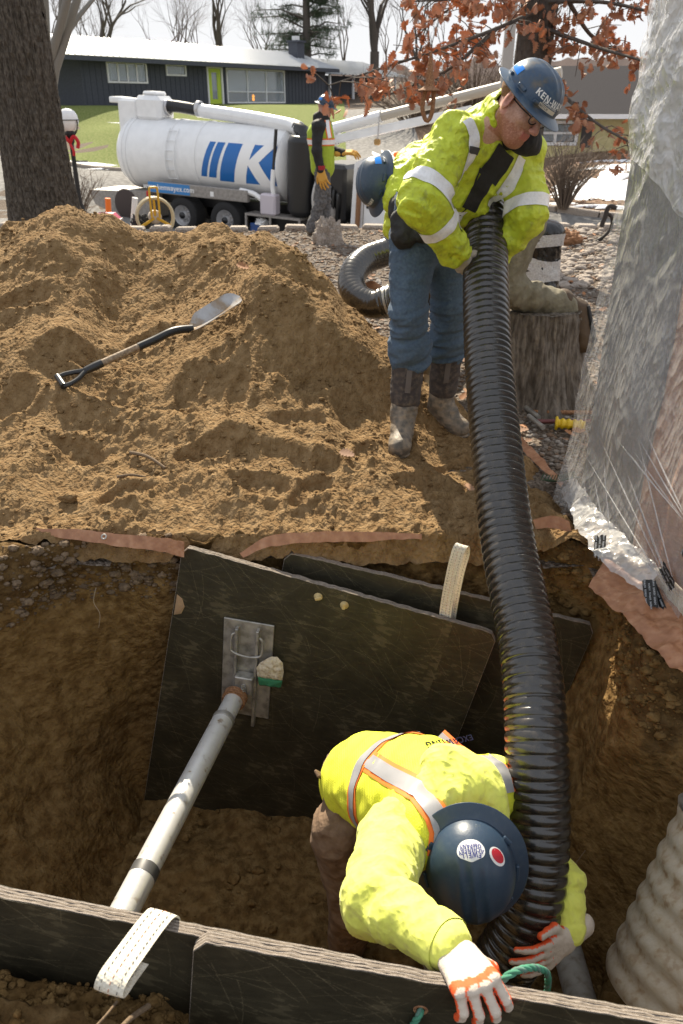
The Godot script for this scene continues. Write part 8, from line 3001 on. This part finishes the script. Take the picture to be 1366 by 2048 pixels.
	for q in [[-0.79, 1.0], [0.75, 1.0], [6.9, 1.0], [-0.79, -1.0], [0.75, -1.0], [6.9, -1.0]]:
		var w := Transform3D(Basis(Vector3.RIGHT, PI / 2 * q[1]), Vector3(q[0], -0.02, 0.88 * q[1]))
		m = MB.new()
		m.lathe(PackedVector2Array([Vector2(0.3, 0.28), Vector2(0.36, 0.3), Vector2(0.5, 0.28), Vector2(0.53, 0.22), Vector2(0.53, -0.25), Vector2(0.5, -0.28), Vector2(0.3, -0.25)]), 36, w)
		var ty := part("tyre", m, tyre, t)
		m = MB.new()
		m.lathe(PackedVector2Array([Vector2(0.31, 0.28), Vector2(0.29, 0.27), Vector2(0.27, 0.2), Vector2(0.2, 0.12), Vector2(0.12, 0.12), Vector2(0.12, 0.26), Vector2(0.0, 0.27)]), 30, w)
		part("rim", m, alu, ty)
		m = MB.new()
		m.lathe(PackedVector2Array([Vector2(0.1, 0.2), Vector2(0.1, 0.3), Vector2(0.0, 0.31)]), 12, w)
		part("hub", m, black, ty)
		for k in 10:
			var hb := MB.new()
			var a := k * TAU / 10
			hb.lathe(PackedVector2Array([Vector2(0.032, 0.13), Vector2(0.03, 0.17), Vector2(0, 0.175)]), 6, w * Transform3D(Basis.IDENTITY, Vector3(cos(a) * 0.17, 0, sin(a) * 0.17)))
			part("wheel_nut", hb, alu, ty)
	# tail hopper
	var tp := MB.new()
	tp.prism(PackedVector2Array([Vector2(-4.45, 0.42), Vector2(-4.2, 0.0), Vector2(-3.4, -0.25), Vector2(-2.1, -0.25), Vector2(-2.0, 0.55)]), 1.6, Transform3D(Basis.IDENTITY, Vector3(0, 0, -0.5)))
	part("tail_hopper", tp, grey, t)
	tp = MB.new()
	tp.lathe(PackedVector2Array([Vector2(0.0, 0.02), Vector2(0.42, 0.02), Vector2(0.45, 0.0)]), 24, Transform3D(Basis(Vector3.RIGHT, PI / 2), Vector3(-2.95, 0.12, 1.11)))
	part("round_hatch", tp, flat_mat(lin(.045, .03, .028), .6), t)
	# boxes between the axles and the cab
	part("tool_tray", boxed(Vector3(1.45, -0.35, 0.55), Vector3(3.3, -0.28, 1.15)), grey, t)
	part("tray_back", boxed(Vector3(1.45, -0.28, 0.55), Vector3(3.3, 0.2, 0.6)), black, t)
	part("tray_edge", boxed(Vector3(1.45, 0.2, 0.55), Vector3(3.3, 0.26, 1.15)), grey, t)
	for x in [1.48, 2.3, 3.27]:
		part("tray_post", boxed(Vector3(x - 0.03, -0.28, 1.1), Vector3(x + 0.03, 0.2, 1.15)), grey, t)
	part("blue_crate", boxed(Vector3(1.55, -0.28, 0.7), Vector3(1.95, -0.02, 1.05), 0.03), flat_mat(lin(.03, .08, .25), .5), t)
	part("rag_bundle", rock_mesh(99, 0.22, 0.2), lwhite, t, Vector3(1.9, -0.05, 0.9))
	part("white_tank", boxed(Vector3(1.98, 0.26, 0.85), Vector3(2.5, 0.85, 1.2), 0.05), flat_mat(lin(.55, .5, .55), .5), t)
	part("engine_block", boxed(Vector3(3.55, 0.2, -0.9), Vector3(4.6, 1.75, 0.95), 0.1), black, t)
	for k in 6:
		m = MB.new()
		m.tube(curve_pts([Vector3(3.7 + 0.14 * k, 0.3, 1.0), Vector3(3.65 + 0.16 * k, 0.9, 1.05 + 0.03 * (k % 2)), Vector3(3.8 + 0.12 * k, 1.5 - 0.1 * k, 1.0)], 0.1), 0.045, 8)
		part("hydraulic_hose", m, black if k % 3 else alu, t)
	m = MB.new()
	m.lathe(PackedVector2Array([Vector2(0, 0.3), Vector2(0.26, 0.3), Vector2(0.28, 0.0), Vector2(0.28, -0.2)]), 20, Transform3D(Basis(Vector3.RIGHT, PI / 2), Vector3(4.1, 0.45, 0.9)))
	part("air_tank", m, grey, t)
	# cab
	m = MB.new()
	m.prism(PackedVector2Array([Vector2(4.85, 0.15), Vector2(7.6, 0.15), Vector2(7.7, 1.0), Vector2(6.7, 1.15), Vector2(6.3, 1.85), Vector2(5.9, 2.02), Vector2(5.2, 2.0), Vector2(4.9, 1.85)]), 2.1, Transform3D(Basis.IDENTITY, Vector3(0, 0, -1.05)))
	var cab := part("cab", m, white, t)
	var dm := MB.new()
	dm.prism(PackedVector2Array([Vector2(5.3, 1.05), Vector2(6.4, 1.05), Vector2(6.15, 1.72), Vector2(5.35, 1.75)]), 0.01, Transform3D(Basis.IDENTITY, Vector3(0, 0, 1.052)))
	part("side_window", dm, flat_mat(lin(.02, .025, .03), .08), cab)
	part("door_seam", boxed(Vector3(5.22, 0.2, 1.051), Vector3(5.25, 1.85, 1.056)), grey, cab)
	part("door_handle", boxed(Vector3(5.32, 0.72, 1.055), Vector3(5.42, 0.9, 1.075), 0.01), black, cab)
	part("door_badge", boxed(Vector3(5.45, 0.95, 1.052), Vector3(5.9, 1.03, 1.057)), blue, cab)
	m = MB.new()
	m.tube(PackedVector3Array([Vector3(5.0, -0.1, 1.12), Vector3(5.1, 0.3, 1.13), Vector3(5.12, 1.75, 1.13)]), 0.07, 10)
	part("exhaust_stack", m, M.rust, t)
	part("cab_step", boxed(Vector3(4.95, -0.45, 0.8), Vector3(6.3, 0.05, 1.15), 0.03), grey, t)
	part("step_edge", boxed(Vector3(4.95, 0.05, 0.8), Vector3(6.3, 0.09, 1.17)), alu, t)
	part("amber_beacon", boxed(Vector3(5.7, 2.02, -0.3), Vector3(6.1, 2.14, 0.3), 0.04), M.orange, cab)
	# boom: pipe above, beam below
	m = MB.new()
	m.tube(PackedVector3Array([Vector3(3.5, 2.52, 0.35), Vector3(5.3, 3.0, 0.35), Vector3(5.34, 3.01, 0.35)]), [0.15, 0.15, 0.17], 16)
	part("boom_pipe", m, white, t)
	m = MB.new()
	m.tube(PackedVector3Array([Vector3(5.3, 3.0, 0.35), Vector3(10.0, 4.2, 0.35)]), 0.125, 16)
	part("boom_inner", m, flat_mat(lin(.42, .38, .32), .5), t)
	m = MB.new()
	m.box(Vector3(5.6, 2.74, 0.35), Vector3(4.6, 0.22, 0.2), Basis(Vector3.BACK, 0.235), 0.02)
	part("boom_beam", m, white, t)
	m = MB.new()
	m.tube(PackedVector3Array([Vector3(5.35, 3.02, 0.56), Vector3(5.35, 2.45, 0.56)]), 0.02, 6)
	part("boom_cable", m, alu, t)
	part("boom_turret", boxed(Vector3(3.3, 2.2, 0.0), Vector3(4.0, 2.6, 0.7), 0.06), white, t)
	part("boom_hook", boxed(Vector3(5.25, 2.3, 0.5), Vector3(5.42, 2.46, 0.62), 0.03), flat_mat(lin(.35, .2, .06), .5), t)

# ---------------------------------------------------------------- trees
func grow(m: MB, rng: RandomNumberGenerator, p: Vector3, dir: Vector3, len: float, r: float, depth: int, spread: float, sides: int) -> void:
	var n := 4
	var path := PackedVector3Array([p])
	var rad := [r]
	var d := dir
	for i in n:
		d = (d + Vector3(rng.randfn(0, 0.10), rng.randfn(0.05, 0.06), rng.randfn(0, 0.10))).normalized()
		p += d * len / n
		path.append(p)
		rad.append(r * lerpf(1.0, 0.62, float(i + 1) / n))
	m.tube(path, rad, maxi(3, sides), false)
	if depth <= 0:
		return
	var kids := 2 + (1 if rng.randf() < 0.65 else 0)
	for k in kids:
		var side := d.cross(Vector3(rng.randfn(), rng.randfn(), rng.randfn())).normalized()
		var nd := (d + side * spread * rng.randf_range(0.5, 1.25)).normalized()
		var at := path[n] if k == 0 else path[rng.randi_range(2, n)]
		grow(m, rng, at, nd, len * rng.randf_range(0.6, 0.85), rad[n] * rng.randf_range(0.6, 0.9), depth - 1, spread, sides - 1)

func bare_tree(label: String, base: Vector3, hgt: float, r: float, seed_: int, depth: int, spread: float, mat: Material, lean := Vector3.ZERO) -> void:
	var rng := RandomNumberGenerator.new()
	rng.seed = seed_
	var t := thing("bare_tree", label, "tree", base, Basis.IDENTITY, "bare trees behind the houses")
	var m := MB.new()
	var top := Vector3(lean.x, hgt * 0.2, lean.z)
	m.tube(curve_pts([Vector3(0, -0.4, 0), Vector3(lean.x * 0.4, hgt * 0.2, lean.z * 0.4), top], hgt * 0.08), r, 9, false)
	part("trunk", m, mat, t)
	m = MB.new()
	for k in 3:
		var a := rng.randf() * TAU
		grow(m, rng, top - Vector3(0, 0.05 * k * hgt * 0.3, 0), (Vector3(cos(a) * spread, 1.3, sin(a) * spread * 0.6) + lean * 0.1).normalized(), hgt * 0.24, r * 0.75, depth, spread, 6)
	part("crown", m, mat, t)

func trunk_mesh(path: Array, rad: Array, seed_: int, nu: int, nv: int, groove: float) -> MB:
	var n := noise_of(1.0, seed_, 3)
	var pts := curve_pts(path, 0.05)
	var m := MB.new()
	m.grid(nu, nv, func(s: float, t: float) -> Vector3:
		var a := s * TAU
		var i := clampi(roundi(t * (pts.size() - 1)), 0, pts.size() - 1)
		var f := t * (rad.size() - 1)
		var k := mini(int(f), rad.size() - 2)
		var r: float = lerpf(rad[k], rad[k + 1], f - k)
		var y := pts[i].y
		var c := cos(a) * r
		var z := sin(a) * r
		# long plates of bark between deep furrows
		var w := absf(n.get_noise_3d(c * 16.0, y * 2.6 + 0.4 * n.get_noise_2d(y * 5, a), z * 16.0))
		r += groove * (smoothstep(0.0, 0.22, w) - 0.6) + groove * 0.35 * n.get_noise_3d(c * 50, y * 16, z * 50)
		return pts[i] + Vector3(cos(a) * r, 0, sin(a) * r), true)
	return m

func build_trees() -> void:
	var bark := tri_mat(noise_tex([0, .35, .5, .65, 1], [lin(.03, .024, .018), lin(.06, .048, .037), lin(.085, .07, .054), lin(.115, .097, .077), lin(.16, .14, .115)], 0.03, 801, 5), bump_tex(0.05, 802, 7.0, 5), 1.4, 0.95, 1.0)
	bark.uv1_scale = Vector3(3.2, 0.9, 3.2)
	var bark2 := tri_mat(noise_tex([0, .5, 1], [lin(.05, .042, .036), lin(.085, .072, .062), lin(.13, .115, .1)], 0.03, 803, 5), null, 1.0, 0.95)
	var twig := flat_mat(lin(.11, .085, .068), .95)
	# the big trunk at the left
	var t := thing("oak_tree", "thick furrowed oak trunk at the left edge of the picture", "tree", Vector3(-3.34, 0, -9.5))
	part("trunk", trunk_mesh([Vector3(0.03, -0.2, 0), Vector3(0.0, 0.8, 0), Vector3(0.0, 2.0, 0), Vector3(-0.03, 4.2, 0)], [0.55, 0.405, 0.35, 0.33, 0.322, 0.315, 0.31, 0.305, 0.3, 0.3], 805, 220, 300, 0.03), bark, t)
	var cr := RandomNumberGenerator.new()
	cr.seed = 74
	for k in 4:
		var lm2 := MB.new()
		var a := [2.6, 1.4, 3.3, 4.0][k] as float
		grow(lm2, cr, Vector3(-0.03, 3.2 + 0.28 * k, 0), Vector3(cos(a) * 0.8, 0.9, -sin(a) * 0.8).normalized(), 2.2, 0.13, 5, 0.6, 7)
		part("limb", lm2, bark, t)
	# the oak at the right with its russet leaves
	var o := thing("leafy_oak", "oak with russet leaves hanging behind the jacketed man's hard hat", "tree", Vector3(1.9, 0, -9.0))
	part("trunk", trunk_mesh([Vector3(0.0, -0.2, 0), Vector3(-0.03, 1.2, 0), Vector3(0.0, 2.6, 0), Vector3(0.06, 4.4, 0)], [0.26, 0.2, 0.18, 0.172, 0.168, 0.165, 0.16], 806, 120, 160, 0.014), bark2, o)
	var rng := RandomNumberGenerator.new()
	rng.seed = 4242
	var boughs := [
		[[0.0, 2.35, 0.1], [-0.5, 2.15, 0.6], [-1.1, 1.95, 1.1], [-1.6, 1.8, 1.5], [-2.0, 1.68, 1.8]],
		[[0.0, 2.5, 0.1], [-0.4, 2.45, 0.5], [-0.9, 2.35, 0.9], [-1.4, 2.3, 1.2]],
		[[-0.5, 2.15, 0.6], [-0.9, 1.85, 0.9], [-1.2, 1.72, 1.2], [-1.5, 1.62, 1.4]],
		[[0.0, 2.4, 0.1], [0.45, 2.35, 0.6], [0.9, 2.2, 1.0], [1.25, 2.0, 1.3]],
		[[0.0, 2.2, 0.1], [0.4, 2.0, 0.7], [0.75, 1.85, 1.2], [1.0, 1.7, 1.5]],
		[[0.05, 1.9, 0.1], [0.15, 1.62, 0.7], [0.4, 1.38, 1.1], [0.7, 1.2, 1.4], [0.95, 1.0, 1.6]],
		[[0.0, 2.7, 0.1], [0.4, 2.6, 0.3], [0.9, 2.5, 0.6]],
		[[0.2, 2.38, 0.3], [0.5, 2.1, 0.2], [0.85, 1.95, 0.3], [1.2, 1.85, 0.5]],
		[[0.0, 2.6, 0.1], [-0.3, 2.6, -0.3], [-0.8, 2.4, -0.5], [-1.2, 2.1, -0.4]]]
	var lm := leaf_mesh(0.9)
	var cols := []
	for c in [lin(.34, .15, .075), lin(.26, .11, .058), lin(.4, .2, .115), lin(.33, .185, .12)]:
		var mt := flat_mat(c, .7)
		mt.backlight_enabled = true
		mt.backlight = Color(0.35, 0.17, 0.09)
		cols.append(mt)
	var spots := []
	for b in boughs.size():
		var ctrl := []
		for q in boughs[b]:
			ctrl.append(Vector3(q[0], q[1], q[2]))
		var path := curve_pts(ctrl, 0.06)
		var m := MB.new()
		var rr := []
		for i in path.size():
			rr.append(lerpf(0.022, 0.005, float(i) / path.size()))
		m.tube(path, rr, 7)
		for i in range(3, path.size(), 2):
			for k in 2:
				var d := Vector3(rng.randfn(0, 1), rng.randfn(-0.25, 0.6), rng.randfn(0, 1)).normalized()
				var ln := rng.randf_range(0.12, 0.34)
				var e := path[i] + d * ln
				m.tube(PackedVector3Array([path[i], path[i] + d * ln * 0.5 + Vector3(0, 0.02, 0), e]), [0.005, 0.004, 0.0025], 4, false)
				for q in rng.randi_range(4, 7):
					spots.append(path[i].lerp(e, rng.randf_range(0.45, 1.05)) + Vector3(rng.randfn(0, 0.03), rng.randfn(-0.03, 0.03), rng.randfn(0, 0.03)))
		part("branch", m, bark2, o)
	# 300 leaves of their own, the rest as one mass per tint
	var rest := [[], [], [], []]
	for i in spots.size():
		var bas := Basis.from_euler(Vector3(rng.randf() * TAU, rng.randf() * TAU, rng.randf() * TAU)).scaled(Vector3.ONE * rng.randf_range(0.06, 0.105))
		var xf := Transform3D(bas, spots[i])
		if i % maxi(1, spots.size() / 290) == 0 and i / maxi(1, spots.size() / 290) < 300:
			part("leaf", lm, cols[i % 4], o, xf.origin, xf.basis)
		else:
			rest[i % 4].append(xf)
	for k in 4:
		scatter("leaf_mass", lm, cols[k], rest[k], o, "russet oak leaves")
	# a rusty hanging ornament among the leaves
	var hk := thing("hanging_ornament", "rusty metal ornament hanging in the oak leaves above the boom", "ornament", Vector3(0.72, 1.62, -7.4))
	var hm := MB.new()
	hm.lathe(PackedVector2Array([Vector2(0.0, 0.32), Vector2(0.012, 0.26), Vector2(0.03, 0.14), Vector2(0.036, 0.06), Vector2(0.05, 0.05), Vector2(0.09, 0.03), Vector2(0.095, 0.02), Vector2(0.04, 0.02)]), 14)
	part("cone_roof", hm, M.rust, hk)
	hm = MB.new()
	hm.tube(curve_pts([Vector3(-0.03, 0.03, 0), Vector3(-0.05, -0.1, 0), Vector3(-0.01, -0.2, 0), Vector3(0.03, -0.14, 0), Vector3(0.04, 0.02, 0)], 0.02), 0.018, 8)
	part("loop", hm, M.rust, hk)
	# utility pole
	var up := MB.new()
	up.tube(PackedVector3Array([Vector3(3.63, -1.0, -20.0), Vector3(3.63, 8.0, -20.0)]), [0.13, 0.11], 12)
	solo("utility_pole", up, flat_mat(lin(.38, .36, .34), .8), "pale grey utility pole left of the oak trunk", "pole")
	# bare trees behind
	bare_tree("slim grey trunk just behind the big oak trunk at left", Vector3(-4.9, 0, -15.0), 9.0, 0.12, 11, 3, 0.5, flat_mat(lin(.2, .19, .17), .95))
	bare_tree("bare tree with twin trunks over the slate house's left end", Vector3(-17.5, 1.8, -66), 11.0, 0.28, 12, 6, 0.62, bark2)
	bare_tree("thin bare tree above the left end of the metal roof", Vector3(-22.0, 2, -72), 10.0, 0.16, 13, 6, 0.6, twig)
	bare_tree("pale twiggy tree above the middle of the metal roof", Vector3(-14.0, 2, -78), 10.0, 0.13, 14, 6, 0.6, twig)
	bare_tree("forked dark tree standing above the roof left of the pine", Vector3(-9.6, 2, -74), 13.0, 0.24, 15, 4, 0.35, bark)
	bare_tree("slender twiggy tree between the forked tree and the thin one", Vector3(-11.8, 2, -80), 9.0, 0.12, 16, 6, 0.55, twig)
	bare_tree("large bare tree with spreading limbs right of the pine", Vector3(2.6, 2, -72), 15.0, 0.36, 17, 6, 0.75, bark2)
	bare_tree("bare tree with many limbs behind the porch roof", Vector3(6.5, 2, -78), 12.0, 0.2, 18, 6, 0.7, bark2)
	bare_tree("bare tree beyond the leaves at the upper right", Vector3(27.5, 2, -75), 11.0, 0.18, 19, 6, 0.6, twig)
	bare_tree("bare grey tree above the yellow house", Vector3(14.5, 2, -70), 10.0, 0.16, 20, 6, 0.6, twig)
	bare_tree("bare tree at the far left behind the oak trunk", Vector3(-27.0, 2, -64), 11.0, 0.2, 21, 6, 0.65, bark2)
	for q in [["twiggy tree at the left over the metal roof, nearest the trunk", -20.5, -76, 9.0, 41], ["twiggy tree behind the left window of the slate house", -16.0, -82, 10.0, 42], ["twiggy tree behind the chimney, left of the pine", -6.2, -80, 9.5, 43], ["twiggy tree directly right of the pine", 0.2, -82, 11.0, 44], ["twiggy tree beyond the boom, far behind", 8.8, -84, 10.0, 45], ["twiggy tree far left, right beside the big trunk", -24.5, -84, 11.0, 46], ["twiggy tree behind the forked dark tree", -8.0, -90, 11.0, 47], ["twiggy tree in the gap right of the porch roof", 4.6, -92, 12.0, 48], ["twiggy tree far right above the yellow house roof", 19.0, -84, 11.0, 49]]:
		bare_tree(q[0], Vector3(q[1], 2, q[2]), q[3], 0.11, q[4], 6, 0.6, twig)
	# pine
	var pt := thing("pine_tree", "large dark pine behind the chimney of the slate house", "tree", Vector3(-2.7, 2.0, -72))
	var pm := MB.new()
	pm.tube(PackedVector3Array([Vector3(0, -1, 0), Vector3(0, 10, 0)]), [0.4, 0.22], 10)
	part("trunk", pm, bark2, pt)
	var rows := MB.new()
	var tufts := []
	for k in 70:
		var y := rng.randf_range(2.6, 10.0)
		var a := rng.randf() * TAU
		var ln := rng.randf_range(1.6, 4.4)
		var e := Vector3(cos(a) * ln, y + rng.randf_range(-0.3, 0.9), sin(a) * ln * 0.7)
		rows.tube(PackedVector3Array([Vector3(0, y, 0), e * Vector3(0.5, 1, 0.5) + Vector3(0, 0.1, 0), e]), [0.07, 0.05, 0.02], 5, false)
		for q in 34:
			var u := rng.randf_range(0.3, 1.05)
			tufts.append(Transform3D(Basis.from_euler(Vector3(rng.randf() * TAU, rng.randf() * TAU, 0)).scaled(Vector3.ONE * rng.randf_range(0.25, 0.55)), Vector3(0, y, 0).lerp(e, u) + Vector3(rng.randfn(0, 0.28), rng.randfn(0.05, 0.16), rng.randfn(0, 0.28))))
	part("limbs", rows, bark2, pt)
	var tm := MB.new()
	for k in 14:
		var d := Vector3(rng.randfn(), rng.randfn(), rng.randfn()).normalized()
		var sd := d.cross(Vector3.UP).normalized() * 0.03
		tm.tface(-sd, sd, d)
	scatter("needle_tufts", tm.mesh(), flat_mat(lin(.05, .075, .04), .9), tufts, pt, "dark green pine needles")
	# bare shrubs
	shrub("wide bare shrub before the yellow house", Vector3(4.87, -0.55, -18.6), 1.45, 1.25, 31, 95)
	shrub("smaller bare shrub left of the wide one, behind the jacketed man", Vector3(3.75, -0.7, -19.4), 1.3, 0.8, 32, 55)
	shrub("low bare shrub at the lamp post", Vector3(-4.15, -0.3, -13.2), 1.0, 0.45, 33, 45)
	shrub("bare thicket right of the driveway in the distance", Vector3(3.8, -0.2, -44), 3.4, 3.4, 34, 90)
	shrub("bare thicket beyond the boom in the distance", Vector3(6.8, 0.3, -46), 3.6, 3.6, 35, 90)

func shrub(label: String, base: Vector3, hgt: float, wide: float, seed_: int, n: int) -> void:
	var rng := RandomNumberGenerator.new()
	rng.seed = seed_
	var t := thing("bare_shrub", label, "shrub", base, Basis.IDENTITY, "bare shrubs")
	var m := MB.new()
	for k in n:
		var a := rng.randf() * TAU
		var w := sqrt(rng.randf()) * wide
		var top := Vector3(cos(a) * w, hgt * rng.randf_range(0.7, 1.05) * (1.0 - 0.25 * w / wide), sin(a) * w * 0.8)
		var mid := top * Vector3(0.4, 0.55, 0.4)
		var path := curve_pts([Vector3(cos(a) * 0.08, 0, sin(a) * 0.08), mid, top], hgt * 0.12)
		var rr := []
		for i in path.size():
			rr.append(hgt * lerpf(0.0085, 0.002, float(i) / path.size()))
		m.tube(path, rr, 4, false)
		for q in 9:
			var i := rng.randi_range(path.size() / 3, path.size() - 1)
			var d := Vector3(rng.randfn(), rng.randf_range(0.3, 1.6), rng.randfn()).normalized() * hgt * rng.randf_range(0.12, 0.3)
			m.tube(PackedVector3Array([path[i], path[i] + d]), [hgt * 0.003, hgt * 0.0014], 3, false)
	part("stems", m, flat_mat(lin(.14, .105, .08), .95), t)
